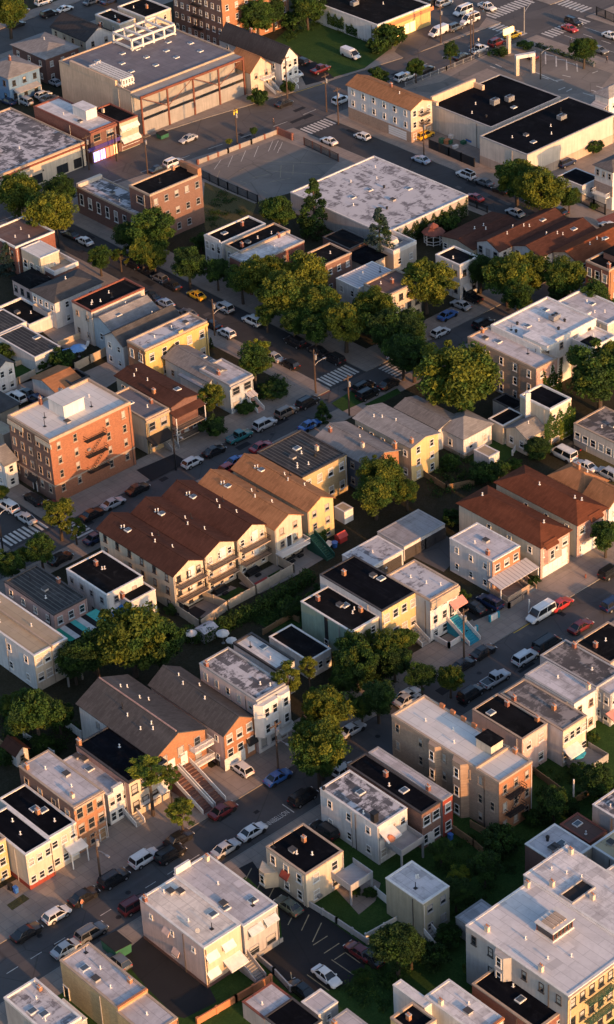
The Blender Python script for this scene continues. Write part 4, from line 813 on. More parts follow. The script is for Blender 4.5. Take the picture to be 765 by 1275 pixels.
building('house', 'low house with rounded dark brown roof at the left edge, beside the parked cars', -21.19, 60.0, 4.08, 7.7, 4.4, 'siding_tan', 'shingle_taupe', cat='house', kind='hip', rise=1.2)
building('garage', 'low tan flat roof at the left edge behind the brick apartments', -25.05, 53.83, 2.59, 7.93, 3.8, 'stucco_tan', 'roof_tan', cat='garage', cap='coping_tan', par=0.1)
building('house', 'small white gabled house squeezed left of the brick apartments', -32.15, 43.46, 2.54, 6.65, 5.2, 'siding_white', 'shingle_light', cat='house', kind='gx', rise=1.6, F='2x1', L='2x2:.7,1')
building('house', 'white house with curved false front and black roof, left of the roadside trees', 47.41, 78.11, 11.98, 5.37, 6.6, 'siding_white', 'roof_tar', cat='house', cap='coping_white', L='2x3:.9,1.5', ex=['blk -.004 .02 .1 .9 .7 siding_white', 'sk .3 .6', 'ch .7 .6'])
building('house', 'cream house with flat black roof between the curved white front and the silver roof', 47.4, 71.92, 13.18, 4.92, 6.8, 'siding_cream', 'roof_tar', cat='house', cap='coping_tan', L='2x2', ex=['v .5 .5', 'v .75 .4', 'hatch .3 .5', 'ch .15 .4'])
building('house', 'brick house with white patched flat roof, behind the roadside trees', 45.08, 66.55, 14.54, 6.25, 6.6, 'brick_red', 'roof_white', cat='house', cap='coping_grey', F='2x4', ex=['ch .85 .85', 'v .3 .5', 'v .6 .4'])
building('house', 'brick house with black roof and terracotta chimney, above the biggest roadside tree', 55.03, 55.14, 7.06, 6.41, 7, 'brick_brown', 'roof_tar', cat='house', cap='coping_tan', F='2x3', L='2x2', ex=['co .06 .35', 'v .6 .5'])
building('shed', 'low black-roofed shed behind the chimney house, below the dark conifer', 66.14, 60.21, 5.53, 8.05, 4.6, 'brick_dark', 'roof_tar', cat='shed', cap='coping_dark', par=0.15)
building('shed', 'low black hipped roof beside the white terrace roof', 64.45, 53.89, 5.52, 5.39, 4, 'stucco_beige', 'roof_black', cat='shed', kind='hip', rise=0.8)
building('house', 'white-walled roof terrace house with black pergola frame', 71.03, 52.44, 6.37, 7.46, 4.4, 'stucco_beige', 'roof_grey', cat='house', cap='coping_white', par=0.8, F='1x2', ex=['rframe .3 .5 2.2 3.4 1.6', 'hatch .7 .4', 'sk .7 .7'])
building('house', 'house with long ribbed white metal roof among the roadside trees', 53.06, 43.65, 9.74, 6.27, 6.8, 'siding_white', 'roof_metal', cat='house', cap='coping_white', par=0.12, L='2x2', ex=['v .3 .4', 'v .5 .6', 'vp .8 .3'])
building('house', 'cream apartment house with dark brown roof and sunlit windows, behind the roadside maple', 53.71, 35.64, 8.54, 6.92, 7.8, 'siding_cream', 'roof_brown', cat='house', front='stucco_cream', cap='coping_tan', F='3x4:.9,1.2', L='2x3', ex=['ch .5 .5', 'v .3 .7'])
building('garage', 'wide low garage hall with stained grey roof and ivied right wall, beside the parking lot', 75.49, 59.94, 24.33, 28.74, 4.6, 'stucco_grey', 'roof_silver', cat='garage', cap='coping_white', par=0.25, ex=['vt .3 .3', 'vt .35 .28', 'vt .62 .55', 'v .5 .8', 'v .7 .7', 'sk .3 .6', 'hatch .5 .35', 'sk .75 .4', 'v .85 .85', 'ivy .68 15 .2 4.6 leaf_dark', 'ivy .25 12 .2 4.6 leaf_dark', 'v .2 .5', 'sk .5 .6'])
building('house', 'low cream house with plain dark brown roof, right of the gazebo', 84.03, 42.75, 14.35, 8.87, 4, 'siding_cream', 'shingle_brown', cat='house', kind='gx', rise=0.7, L='1x5:.9,1', F='1x4', ex=['v .4 .6', 'v .55 .55', 'v .5 .4'])
building('row_house', 'brown gabled row house, left one of the three beside the gazebo and maple', 84.83, 36.3, 19.34, 6.17, 5.6, 'siding_white', 'shingle_brown', cat='row house', kind='gx', rise=1.3, L='2x3:1,1.5', F='2x6', ex=['v .5 .4', 'v .55 .3', 'v .4 .6', 'v .25 .4', 'sk .75 .3', 'blk .2 .97 .5 .53 1.42 shingle_rust'], group='brown gabled row houses in a row')
building('row_house', 'brown gabled row house with red ridge strip, middle one of the three by the maple', 88.47, 28.48, 16.2, 7.44, 5.6, 'siding_white', 'shingle_brown', cat='row house', kind='gx', rise=1.3, L='2x3:1,1.5', F='2x6', ex=['v .5 .4', 'v .55 .3', 'v .4 .6', 'sk .75 .3', 'blk .1 .97 .5 .53 1.42 shingle_rust'], group='brown gabled row houses in a row')
building('row_house', 'rust-red gabled row house, right one of the three, above the brick house', 91.94, 21.26, 16.49, 6.99, 5.6, 'siding_cream', 'shingle_rust', cat='row house', kind='gx', rise=1.3, front='stucco_peach', L='2x3:1,1.5', F='2x6', ex=['v .5 .4', 'v .55 .3', 'v .35 .35', 'sk .6 .3'], group='brown gabled row houses in a row')
building('house', 'red brick house with black flat roof at the right edge, under the rust-red row house', 89.79, 11.54, 10.92, 5.98, 8, 'brick_red', 'roof_tar', cat='house', front='brick_orange', cap='coping_tan', L='2x3:1,1.6', F='2x3', ex=['ch .06 .1 1.4', 'bh .45 .5 3 3 1.4 brick_dark roof_tar'])
building('garage', 'low white garage with black roof by the iron gate, right of the maple', 120.82, 46.86, 5.67, 7.11, 3.6, 'siding_white', 'roof_black', cat='garage', cap='coping_white', par=0.12, F='1x1:.8,1')
building('house', 'three-storey white and grey house with balconies at the right edge', 121.83, 39.32, 6.69, 4.99, 9, 'siding_white', 'shingle_grey', cat='house', kind='hip', rise=1.2, F='3x3', L='1x3:.7,1.2:6.2', ex=['Lbal .5 4 3.1 1.4 white_paint', 'Lgar .4 2.6', 'Lband .5 5.2 3.3 2.3 brick_grey'])
building('house', 'white house with black flat roof, left of the yellow-green maples', 72.06, 34.64, 5.16, 6.75, 7.6, 'siding_white', 'roof_tar', cat='house', cap='coping_white', F='2x2', L='2x3:.7,1', ex=['v .3 .5', 'cond .6 3', 'aw .3 1.6 2.4 1 fabric_white'])
building('apartment_building', 'brick apartment building with white roof, ivy on its end, beside the giant round tree', 51.56, -5.27, 5.57, 17.36, 8.6, 'brick_tan', 'roof_lilac', cat='apartment building', front='brick_pink', cap='coping_tan', F='3x2', L='3x5:.8,1.4', ex=['ivy .75 5 .2 8.6', 'co .6 .97', 'sk .5 .7', 'vp .6 .3', 'hatch .35 .85'])
building('apartment_building', 'higher white-roofed apartment wing with black roof vents, behind the ivy brick wing', 56.46, -1.65, 15.15, 12.51, 9.6, 'stucco_white', 'roof_white', cat='apartment building', cap='coping_white', F='3x4', ex=['sk .3 .6', 'sk .2 .4', 'hv .65 .45', 'vp .1 .7', 'vt .5 .2', 'sk .75 .75', 'vt .25 .75', 'vt .1 .6', 'bh .1 .12 2.5 6 .9 stucco_white roof_white', 'v .5 .6', 'vt .7 .3'])
building('apartment_building', 'white rear wing with small black-capped turret, left of the far right tree', 64.94, -6.73, 6.44, 6.44, 8, 'stucco_white', 'roof_white', cat='apartment building', cap='coping_white', F='2x2', L='1x1:.5,1', ex=['bh .06 .1 2.6 2.6 1.2 stucco_white roof_tar', 'v .6 .5', 'v .4 .3'])
building('house', 'pale roof house behind the white apartment wing, with a red patch', 75.93, -0.69, 7.07, 13.07, 6.2, 'stucco_beige', 'roof_lilac', cat='house', cap='coping_white', ex=['sk .6 .6', 'v .3 .4', 'v .6 .7', 'v .5 .3', 'bh .1 .6 1 5 .4 stucco_white roof_white'])
building('workshop', 'low workshop with worn patchy roof and beige wall under the big right-edge tree', 47.5, -29.46, 8.01, 11.11, 4.6, 'stucco_beige', 'roof_worn', cat='workshop', cap='coping_tan', par=0.2, L='1x6:1.1,1.3', ex=['v .3 .6', 'hatch .5 .5', 'Lgar .15 3 coping_grey'])
building('row_house', 'two-storey yellow brick house with ribbed black roof, between the orange-roofed houses and the grey house', -0.74, -0.08, 10.24, 11.72, 7.4, 'brick_brown', 'roof_ribbed', cat='row house', front='brick_yellow', cap='coping_dark', par=0.2, F='2x4:1,1.5', ex=['hatch .3 .5', 'v .5 .5', 'vt .6 .3', 'cw .75 .4', 'v .2 .3', 'v .15 .25', 'sk .55 .65', 'v .35 .2'])
building('house', 'grey-blue house with light gabled roof and small brick chimney, right of the black ribbed roof', 10.71, -4.31, 7.16, 13.33, 6.4, 'siding_navy', 'shingle_light', cat='house', kind='gy', rise=1.2, front='brick_orange', F='2x2', L='2x5:.8,1.2', ex=['ch .3 .9', 'cw .35 .3', 'co .95 .03 1.4', 'v .6 .5'])
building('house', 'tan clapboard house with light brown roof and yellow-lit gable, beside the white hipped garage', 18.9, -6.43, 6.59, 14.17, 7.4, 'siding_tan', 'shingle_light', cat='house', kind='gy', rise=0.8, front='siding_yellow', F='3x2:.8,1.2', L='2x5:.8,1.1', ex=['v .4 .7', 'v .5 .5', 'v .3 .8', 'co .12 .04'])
building('house', 'long low white building with grey roof behind the hipped garage', 29.59, -2.28, 5.24, 10.78, 4.6, 'siding_white', 'shingle_light', cat='house', kind='gy', rise=0.7, L='1x6:.8,.9')
building('garage', 'white garage house with pyramid-like hipped grey roof, beneath the giant round tree', 30.8, -7.43, 7.05, 6.73, 4.2, 'siding_white', 'shingle_light', cat='garage', kind='hip', rise=1.8, F='1x2', L='1x1', base=('stucco_tan', 0.9))
building('shed', 'small white garden shed with flat tan roof on the lawn', 31.27, -13.2, 2.63, 3.68, 2.6, 'siding_white', 'roof_tan', cat='shed', cap='coping_white', par=0.1)
building('house', 'cream cube house with black roof, ivy on the right wall and tall white chimney', 44.15, -15.62, 5.46, 7.22, 7.6, 'siding_cream', 'roof_black', cat='house', front='stucco_cream', cap='coping_white', F='2x3:.9,1.2', ex=['ivy .45 8 1.8 7.4', 'ivy .8 4 .5 6 leaf_lime', 'Lbay .28 1.2 0 9.4 .7 stucco_white 1'])
building('house', 'low cream wing with flat black roof, left of the ivy cube house', 38.93, -9.21, 5.34, 3.64, 4, 'siding_cream', 'roof_tar', cat='house', cap='coping_white', par=0.12, F='1x2')
building('shed', 'low black-roofed lean-to above the cream wing', 44.69, -6.34, 3.3, 5.26, 3.6, 'stucco_grey', 'roof_tar', cat='shed', cap='coping_dark', par=0.15)
building('house', 'low cream gabled wing with taupe roof in front of the ivy cube house', 39.22, -14.8, 4.9, 5.0, 3.8, 'siding_cream', 'shingle_light', cat='house', kind='gx', rise=1.2, F='1x2', L='1x2', ex=['v .5 .4'])
building('row_house', 'brown gabled row house with balconies, leftmost of three, beside the white black-roofed house', -34.99, -7.01, 6.2, 19.44, 7.6, 'siding_cream', 'shingle_brown', cat='row house', kind='gy', rise=1.5, front='siding_cream', F='3x3:.7,1.1', L='3x6:.7,1.2:0:00,02,04,11', ex=['v .3 .8', 'v .35 .78', 'v .6 .5', 'v .65 .25', 'v .45 .4', 'sk .35 .72', 'vp .8 .5', 'dsp .02', 'bal .5 5.6 5.1 1.5', 'bal .5 5.6 2.5 1.5', 'door .6 white_paint 5.3', 'door .6 white_paint 2.7'], group='gabled row houses with brown and orange roofs')
building('row_house', 'brown gabled row house with balconies behind a small lawn, middle of three', -27.99, -6.52, 6.29, 18.5, 7.6, 'siding_tan', 'shingle_brown', cat='row house', kind='gy', rise=1.5, front='siding_cream', F='3x3:.7,1.1', ex=['v .3 .8', 'v .35 .78', 'v .6 .5', 'v .65 .25', 'v .45 .4', 'sk .35 .72', 'vp .8 .5', 'dsp .02', 'bal .5 5.6 5.1 1.5', 'bal .5 5.6 2.5 1.5', 'door .6 white_paint 5.3', 'door .6 white_paint 2.7'], group='gabled row houses with brown and orange roofs')
building('row_house', 'brown gabled row house with balconies above a red rug patio, right of three', -21.02, -6.54, 6.32, 18.79, 7.6, 'siding_tan', 'shingle_brown', cat='row house', kind='gy', rise=1.5, front='siding_cream', F='3x3:.7,1.1', ex=['v .3 .8', 'v .35 .78', 'v .6 .5', 'v .65 .25', 'v .45 .4', 'sk .35 .72', 'vp .8 .5', 'dsp .02', 'bal .5 5.6 5.1 1.5', 'bal .5 5.6 2.5 1.5', 'door .6 white_paint 5.3', 'door .6 white_paint 2.7'], group='gabled row houses with brown and orange roofs')
building('row_house', 'orange-roofed gabled row house with a white railed balcony, left of two orange roofs', -14.61, -8.65, 5.89, 19.39, 7.6, 'siding_tan', 'shingle_orange', cat='row house', kind='gy', rise=1.5, front='siding_cream', F='3x2:.75,1.1', ex=['v .3 .8', 'v .35 .78', 'v .6 .5', 'v .65 .25', 'v .45 .4', 'sk .35 .72', 'vp .8 .5', 'dsp .02', 'bal .5 6.2 2.6 1.8 white_paint', 'door .5 glass 2.8'], group='gabled row houses with brown and orange roofs')
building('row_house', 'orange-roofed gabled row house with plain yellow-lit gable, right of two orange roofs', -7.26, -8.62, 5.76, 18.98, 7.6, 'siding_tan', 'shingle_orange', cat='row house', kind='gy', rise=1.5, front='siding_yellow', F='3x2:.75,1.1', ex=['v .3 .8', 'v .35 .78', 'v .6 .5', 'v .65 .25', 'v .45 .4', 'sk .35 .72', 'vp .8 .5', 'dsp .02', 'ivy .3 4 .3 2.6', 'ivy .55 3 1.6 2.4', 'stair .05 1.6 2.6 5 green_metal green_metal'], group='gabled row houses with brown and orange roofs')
building('house', 'white two-storey house with plain black roof, left of the brown row houses', -45.1, -2.36, 7.49, 10.61, 6.4, 'siding_white', 'roof_tar', cat='house', cap='coping_white', par=0.15, L='2x4:.8,1.1', F='2x2', ex=['ch .55 .75', 'v .55 .6', 'v .6 .58'])
building('house', 'lower white rear wing with black roof, attached to the white house beside the row houses', -42.37, -4.87, 5.2, 4.18, 4.8, 'siding_white', 'roof_tar', cat='house', cap='coping_white', par=0.15, F='1x2', ex=['Law .35 4.5 2.6 2.6 tarp_blue', 'ch .02 .5'])
building('house', 'pink brick house with ribbed black roof and striped teal awning behind it', -54.05, -0.08, 6.59, 13.27, 6, 'siding_pink', 'roof_ribbed', cat='house', front='brick_pink', cap='coping_dark', par=0.2, F='2x3:.9,1.3', L='2x4:.8,1.1', ex=['saw .6 8.5 2.6 4.2', 'hatch .5 .5', 'v .3 .35', 'vp .5 .8', 'ch .92 .5'])
building('house', 'long white house with tan roof and raised middle party wall at the left edge', -63.59, -7.83, 6.49, 22.35, 7, 'siding_white', 'roof_tan', cat='house', front='stucco_cream', cap='coping_white', par=0.15, F='2x4:1,1.4:1.2', L='2x5:.8,1.2', ex=['blk .5 .54 -.02 1 .5 coping_tan', 'v .25 .5', 'v .7 .3', 'v .3 .8', 'v .75 .7', 'dsp .52 coping_tan', 'deck .85 3 2.2 2.5 concrete'])
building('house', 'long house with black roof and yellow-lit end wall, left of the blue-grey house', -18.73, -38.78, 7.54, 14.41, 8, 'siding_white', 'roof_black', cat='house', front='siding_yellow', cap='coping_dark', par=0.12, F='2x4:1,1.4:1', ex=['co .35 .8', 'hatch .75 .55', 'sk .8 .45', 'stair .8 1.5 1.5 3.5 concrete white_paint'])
building('house', 'green clapboard house with black roof and white gable front, behind the street trees', -24.54, -38.02, 5.93, 11.82, 6.6, 'siding_green', 'roof_tar', cat='house', front='siding_cream', cap='coping_white', par=0.12, F='2x2', ex=['ch .35 .85', 'co .8 .25', 'v .6 .3', 'v .75 .35', 'hatch .6 .55', 'sk .7 .5', 'Lbay .5 .8 0 6.5 .12 fabric_black 1'])  # black side bay: the shade of a light well painted as a strip
building('garage', 'low black-roofed garage below the green clapboard house', -31.73, -35.83, 4.69, 9.29, 3.6, 'siding_white', 'roof_tar', cat='garage', cap='coping_white', par=0.12, F='1x3')
building('house', 'white house with flat cream roof, behind the silver-roofed bay house', -38.9, -36.49, 3.76, 10.01, 6, 'siding_white', 'roof_clean', cat='house', cap='coping_dark', L='1x2', ex=['vp .35 .75', 'sk .7 .6', 'v .4 .3'])
building('garage', 'low garage row with silver patched roof, right of the plain orange-roofed house', -7.6, -23.58, 7.98, 6.25, 3, 'siding_white', 'roof_silver', cat='garage', cap='coping_white', par=0.1, F='1x1:.1,.1', ex=['v .5 .5', 'gar .2 2.4 coping_dark', 'gar .5 2.4 coping_dark', 'gar .8 2.4 coping_dark'])
building('garage', 'low garage row with plain grey roof and dark open bays', 1.17, -23.0, 9.55, 6.44, 3, 'stucco_white', 'roof_grey', cat='garage', cap='coping_grey', par=0.1, ex=['gar .15 2.6 coping_dark', 'gar .4 2.6 coping_dark', 'gar .63 2.6 coping_dark', 'gar .88 2.6 coping_dark'])
building('garden_canopy', 'white canopy roof on posts in the yard right of the orange-roofed houses', 1.76, -7.72, 2.03, 2.54, 2.6, 'white_paint', 'roof_tan', cat='canopy', cap='coping_white', par=0.05)
building('house', 'white-grey house with silver roof, mansard edge and blue curved stair awning', -11.51, -42.13, 6.19, 9.81, 7.9, 'siding_paleblue', 'roof_silver', cat='house', front='stucco_white', cap='coping_tan', par=0.3, F='3x3:.9,1.4', ex=['corn 6.9 1.1 .4 coping_tan', 'v .5 .4', 'v .4 .7', 'v .7 .2', 'aw .9 3 5.0 1.3 fabric_pink', 'stair .75 2.2 2.6 5.2 stair_teal fabric_white', 'door .75 glass 2.7'])
building('house', 'white box house with grey flat roof, orange brick front and metal porch', 4.58, -40.1, 6.37, 9.75, 6.5, 'siding_white', 'roof_lilac', cat='house', front='brick_orange', cap='coping_white', par=0.15, F='1x3:1,1.2:3.3', L='2x3:.7,1', ex=['ch .15 .2', 'hatch .55 .5', 'porch .52 9 3 3 roof_metal', 'v .3 .6', 'stair .78 2 1.4 4 concrete brick_tan', 'deck .3 5 .9 4 brick_tan', 'Ldsp .9'])
building('house', 'peach house with dark red hipped roof, left of the pair by the concrete driveway', 13.09, -42.71, 6.85, 18.69, 6.5, 'siding_cream', 'shingle_red', cat='house', kind='hip', rise=1.8, front='brick_pink', F='2x3:1.1,1.3', L='2x4:.8,1.1:0:00,01,03,10', ex=['v .4 .85', 'v .55 .15', 'gar .5 6 white_paint', 'door .82 white_paint 1.4', 'aw .3 3 6.2 .8 shingle_red', 'bay .3 2.6 2.9 6.2 .6 brick_pink 1'], group='red-roofed houses by the concrete driveway')
building('house', 'pale house with dark red hipped roof, right of the pair by the concrete driveway', 21.72, -42.8, 6.87, 18.44, 6.8, 'siding_cream', 'shingle_red', cat='house', kind='hip', rise=1.8, front='brick_pink', F='2x3:1.1,1.3', L='2x4:.8,1.1:0:00,01,02,10', ex=['v .4 .6', 'v .6 .15', 'v .5 .2', 'gar .5 5 white_paint', 'bay .6 3 3 6.6 .7 brick_pink 1', 'aw .6 3 6.5 .8 shingle_red'], group='red-roofed houses by the concrete driveway')
building('cottage', 'cottage with hipped rusty brown roof and dormer, behind the red-roofed pair', 32.99, -34.24, 5.42, 7.93, 3.8, 'siding_white', 'shingle_orange', cat='house', kind='hip', rise=2, ex=['co .5 .5', 'v .6 .3'])
building('cottage', 'cottage with orange-brown roof and white gable at the right edge', 32.42, -40.23, 5.38, 5.52, 4, 'siding_white', 'shingle_orange', cat='house', kind='gy', rise=2, F='1x2', L='1x3')
building('house', 'big brown-grey gabled house with two long stairs and white balconies on its orange front', -66.03, -40.64, 9.41, 18.15, 7.2, 'siding_white', 'shingle_taupe', cat='house', kind='gy', rise=2.2, ax=0.46, front='brick_orange', F='2x3:1,1.5:1.2', L='2x2:.7,1', ex=['bal .85 3.6 5 1.5 white_paint', 'bal .85 3.6 2.3 1.5 white_paint', 'stair .3 1.8 2.8 8 brick_dark white_paint', 'stair .55 1.8 2.8 8 brick_dark white_paint', 'door .3 white_paint 3', 'door .55 white_paint 3', 'vp .3 .6', 'v .25 .5', 'v .65 .6', 'v .75 .55', 'v .7 .8', 'v .6 .82', 'v .35 .25', 'v .2 .3', 'v .3 .2', 'blk .447 .463 0 1.005 2.62 brick_pink'])
building('house', 'grey-roofed gabled house with orange brick front and garage, black and white car parked before it', -55.31, -43.46, 5.79, 17.02, 7, 'siding_pink', 'shingle_taupe', cat='house', kind='gy', rise=1.8, front='brick_orange', F='2x3:1,1.5:1.6', L='2x5:.6,.9', ex=['gar .3 4 white_paint', 'door .85 white_paint 1', 'aw .85 1.8 3 .8 fabric_black', 'v .4 .4', 'v .4 .7', 'v .7 .6', 'v .5 .8'])
building('house', 'three-storey white house with weathered silver roof and bay-fronted facade', -49.2, -43.96, 5.7, 12.95, 10, 'siding_pink', 'roof_patchy', cat='house', front='stucco_white', cap='coping_grey', par=0.25, F='3x3:.9,1.4', L='3x5:.7,1.2:0:00,01,02,03,04', ex=['bay .3 4.6 3.6 9.6 1.2 stucco_white 2', 'bay .82 3.4 3.6 9.6 1.2 stucco_white 2', 'corn 9.6 .4 .35 coping_grey', 'aw .85 3 2.6 1.4 fabric_white', 'v .55 .2', 'v .7 .1', 'ch .05 .9', 'door .85 wood .6'])
building('house', 'cream facade house with black flat roof and brick side, behind the thin yellow street tree', -72.14, -42.16, 7.06, 12.41, 6.8, 'brick_pink', 'roof_black', cat='house', front='stucco_cream', cap='coping_dark', par=0.2, F='2x4:1,1.5:.6', ex=['v .6 .6', 'co .05 .97 1.2', 'band .5 4 1.5 .6 coping_white', 'aw .8 1.8 2.6 1 fabric_white'])
building('house', 'low cream house with pale grey roof and little gable parapet, beside the orange brick house', -75.16, -40.96, 3.63, 10.96, 5.6, 'siding_white', 'roof_lilac', cat='house', front='stucco_white', cap='coping_white', par=0.1, F='2x3:.9,1.4', ex=['sk .5 .6', 'hatch .7 .8', 'hatch .6 .92', 'stair .85 1.4 1.3 3 concrete white_paint', 'blk .25 .75 -.02 .03 .9 stucco_white'])
building('house', 'orange brick house with white flat roof, three windows wide, by the lamp post', -82.26, -42.64, 5.32, 12.97, 8.6, 'brick_brown', 'roof_lilac', cat='house', front='brick_orange', cap='coping_tan', par=0.12, F='3x3:1,1.7', L='2x4:.9,1.6', ex=['corn 8.3 .3 .3 coping_tan', 'co .1 .9', 'hatch .7 .5', 'cw .25 .15 .8', 'v .5 .3', 'v .45 .75', 'door .82 wood'])
building('house', 'pale grey-yellow house with black roof left of the orange brick house', -87.3, -43.23, 4.73, 11.94, 6.4, 'siding_white', 'roof_black', cat='house', front='stucco_cream', cap='coping_white', par=0.2, F='2x3:.9,1.1', ex=['sk .5 .55', 'sk .65 .45', 'co .45 .45', 'v .6 .2', 'porch .8 3 2.8 1.6 fabric_white'])
building('house', 'cream house with black roof and red painted base', -91.79, -43.78, 4.37, 10.26, 6.4, 'siding_cream', 'roof_black', cat='house', front='stucco_cream', cap='coping_white', par=0.2, F='2x3:.8,1.1', base=('stucco_red', 0.9), ex=['ch .2 .8', 'v .5 .4', 'v .7 .7'])
building('house', 'yellow house at the left edge with bins beside it', -96.05, -39.55, 3.95, 8.13, 7, 'siding_cream', 'roof_tar', cat='house', front='siding_yellow', cap='coping_tan', F='3x2:.9,1.2')
building('shed', 'garden shed with brown gabled roof and white walls, in the dark green yards', -77.0, -20.59, 2.22, 3.12, 2.6, 'siding_white', 'shingle_brown', cat='shed', kind='gy', rise=0.9, F='1x1:.7,1')
building('house', 'white clapboard house with patchwork grey roof and rear deck, beside the black sport utility car', -53.65, -74.66, 5.75, 11.9, 7, 'siding_white', 'roof_patchy', cat='house', cap='coping_white', par=0.15, F='2x3:.9,1.2', L='2x3:.8,1.2', ex=['vt .03 .95', 'v .12 .3', 'bh .1 .1 .8 .8 1.6 metal_dark metal_dark', 'deck .6 4.4 3.2 3.4 coping_grey', 'aw .25 2.6 5.4 2 fabric_white', 'sk .6 .6', 'Ldsp .55'])
building('row_house', 'row house with long black roof, brown brick end and white windows', -47.04, -76.61, 3.66, 15.34, 6.6, 'brick_brown', 'roof_black', cat='row house', front='brick_brown', cap='coping_dark', par=0.15, F='2x2:1.2,1.5', ex=['ch .6 .62', 'sk .5 .35', 'door .45 white_paint', 'v .3 .5'])
building('row_house', 'row house with long pale grey roof and small red end', -43.08, -76.82, 1.9, 15.22, 6.8, 'stucco_grey', 'roof_lilac', cat='row house', front='stucco_red', cap='coping_grey', par=0.1, F='2x1:1,1.5', ex=['ch .1 .2'])
building('apartment_building', 'long tan brick apartment house with white roof and crenellated parapet, orange-lit top', -37.4, -82.34, 6.68, 21.72, 9.8, 'brick_tan', 'roof_clean', cat='apartment building', front='brick_orange', cap='coping_tan', par=0.3, F='3x3:.65,1.35', L='3x9:.65,1.4:0:01,03,06,08,11,16,21,23,28', ex=['fe .42 3.4 2', 'bh .72 .3 2.4 3 1.7 stucco_cream roof_tar', 'Lbay .66 3 0 10 1 brick_tan 3', 'Lbay .42 2.4 0 10 .8 brick_tan 3', 'blk .955 1.005 .3 .34 .8 terracotta', 'blk .955 1.005 .4 .44 .8 terracotta', 'blk .955 1.005 .5 .54 .8 terracotta', 'blk .955 1.005 .6 .64 .8 terracotta', 'blk .955 1.005 .7 .74 .8 terracotta', 'blk .955 1.005 .8 .84 .8 terracotta', 'co .97 .14', 'v .3 .5', 'v .6 .6', 'v .4 .8', 'blk -.01 1.01 .198 .212 .45 coping_tan'])  # orange brick front stands for the tan wall in painted sunlight
building('house', 'white house with black roof and square skylight, right of the long tan apartment house', -25.54, -75.54, 5.29, 10.17, 7, 'siding_pink', 'roof_tar', cat='house', cap='coping_tan', par=0.15, F='2x2:.9,1.3', ex=['sk .25 .75', 'ch .8 .7', 'co .9 .15 .9'])
building('house', 'pale house with half white, half black worn roof, rear facing the dark lawn', -19.73, -78.15, 5.11, 12.62, 6.8, 'siding_white', 'roof_worn', cat='house', front='siding_cream', cap='coping_tan', par=0.15, F='2x4:.9,1.3', ex=['co .55 .35', 'ch .05 .8', 'aw .3 3 2.6 1.6 fabric_white', 'deck .6 5 .8 4 concrete'])
building('house', 'house with clean white sloping roof between worn-roofed neighbours, near the white pickup', -14.16, -75.27, 4.84, 10.03, 7.2, 'siding_white', 'roof_lilac', cat='house', cap='coping_grey', par=0.1, F='2x2', ex=['v .6 .6', 'cw .85 .1'])
building('house', 'house with streaky brown-white worn roof, below the street with the white sport utility car', -8.38, -74.39, 5.69, 11.47, 6.5, 'siding_grey', 'roof_worn', cat='house', cap='coping_grey', par=0.15, F='2x2', ex=['ch .9 .8', 'v .5 .3'])
building('house', 'grey house with two windows in its end and pale roof at the right edge', -7.81, -76.73, 4.89, 3.12, 6.2, 'siding_grey', 'roof_lilac', cat='house', cap='coping_grey', par=0.1, F='2x3', L='2x2:.8,1.2', ex=['aw .15 3.4 2.4 2.4 fabric_pink'])
building('house', 'house with plain black roof at the right edge below the dark red car', -1.96, -71.46, 7.74, 7.44, 6, 'stucco_grey', 'roof_tar', cat='house', cap='coping_tan', par=0.2, ex=['ch .2 .6', 'v .5 .6'])
building('apartment_building', 'pink house with sunlit pale roof, striped awnings on its orange rear wall', -86.54, -76.21, 6.28, 13.43, 7.3, 'siding_pink', 'roof_peach', cat='apartment building', front='stucco_peach', cap='coping_white', par=0.15, L='2x3:.5,.7:0:00,02', base=('brick_dark', 0.7), ex=['aw .17 2 5.2 .7 fabric_white', 'aw .17 2 2.2 .7 fabric_white', 'aw .62 2 5.2 .7 fabric_white', 'aw .7 3 2.4 1.8 fabric_white', 'Law .42 1.4 5 .5 siding_pink', 'Law .55 1.4 2.4 .5 siding_pink', 'ch .03 .93', 'hatch .6 .85', 'hatch .75 .78', 'v .5 .9', 'v .3 .4', 'sk .8 .3', 'dish .2 .2', 'stair .95 1.6 2 4 concrete coping_grey', 'vp .5 .15'])
building('apartment_building', 'grey rear-facade house with pale roof and curved white top, right half of the pink pair', -79.95, -76.51, 5.98, 14.49, 7, 'siding_grey', 'roof_lilac', cat='apartment building', front='stucco_grey', cap='coping_white', par=0.15, F='2x2:1.6,1.5', ex=['aw .3 2.4 5.4 .8 siding_paleblue', 'aw .75 2.2 5.4 .8 siding_paleblue', 'hatch .15 .35', 'sk .1 .3', 'sk .7 .2', 'v .5 .6', 'cw .85 .93', 'vp .6 .15', 'band .5 7 .1 .8 concrete', 'blk .02 .45 .975 1.003 1.1 siding_white'])
building('house', 'yellow-brown brick house with lilac-grey roof, terracotta step at its rear', -101.02, -76.31, 4.84, 12.35, 6.5, 'brick_yellow', 'roof_lilac', cat='house', cap='coping_tan', par=0.2, ex=['sk .3 .72', 'hatch .25 .5', 'co .85 .22 .8', 'v .6 .6', 'v .35 .3', 'Ldoor .05 glass', 'blk 0 1 -.01 .02 .35 terracotta', 'vp .7 .9'])
building('house', 'lower rear wing of the yellow-brown brick house', -101.14, -82.46, 4.86, 6.38, 6, 'brick_yellow', 'roof_lilac', cat='house', front='brick_orange', cap='coping_tan', par=0.12, F='2x3', ex=['v .5 .5'])
building('house', 'pale flat-roofed house with white skylight box at the bottom left corner', -109.95, -73.51, 5.04, 9.88, 5.6, 'stucco_grey', 'roof_silver', cat='house', cap='coping_white', ex=['sk .25 .55', 'sk .4 .4', 'co .85 .8 .8', 'v .3 .3', 'v .6 .7'])
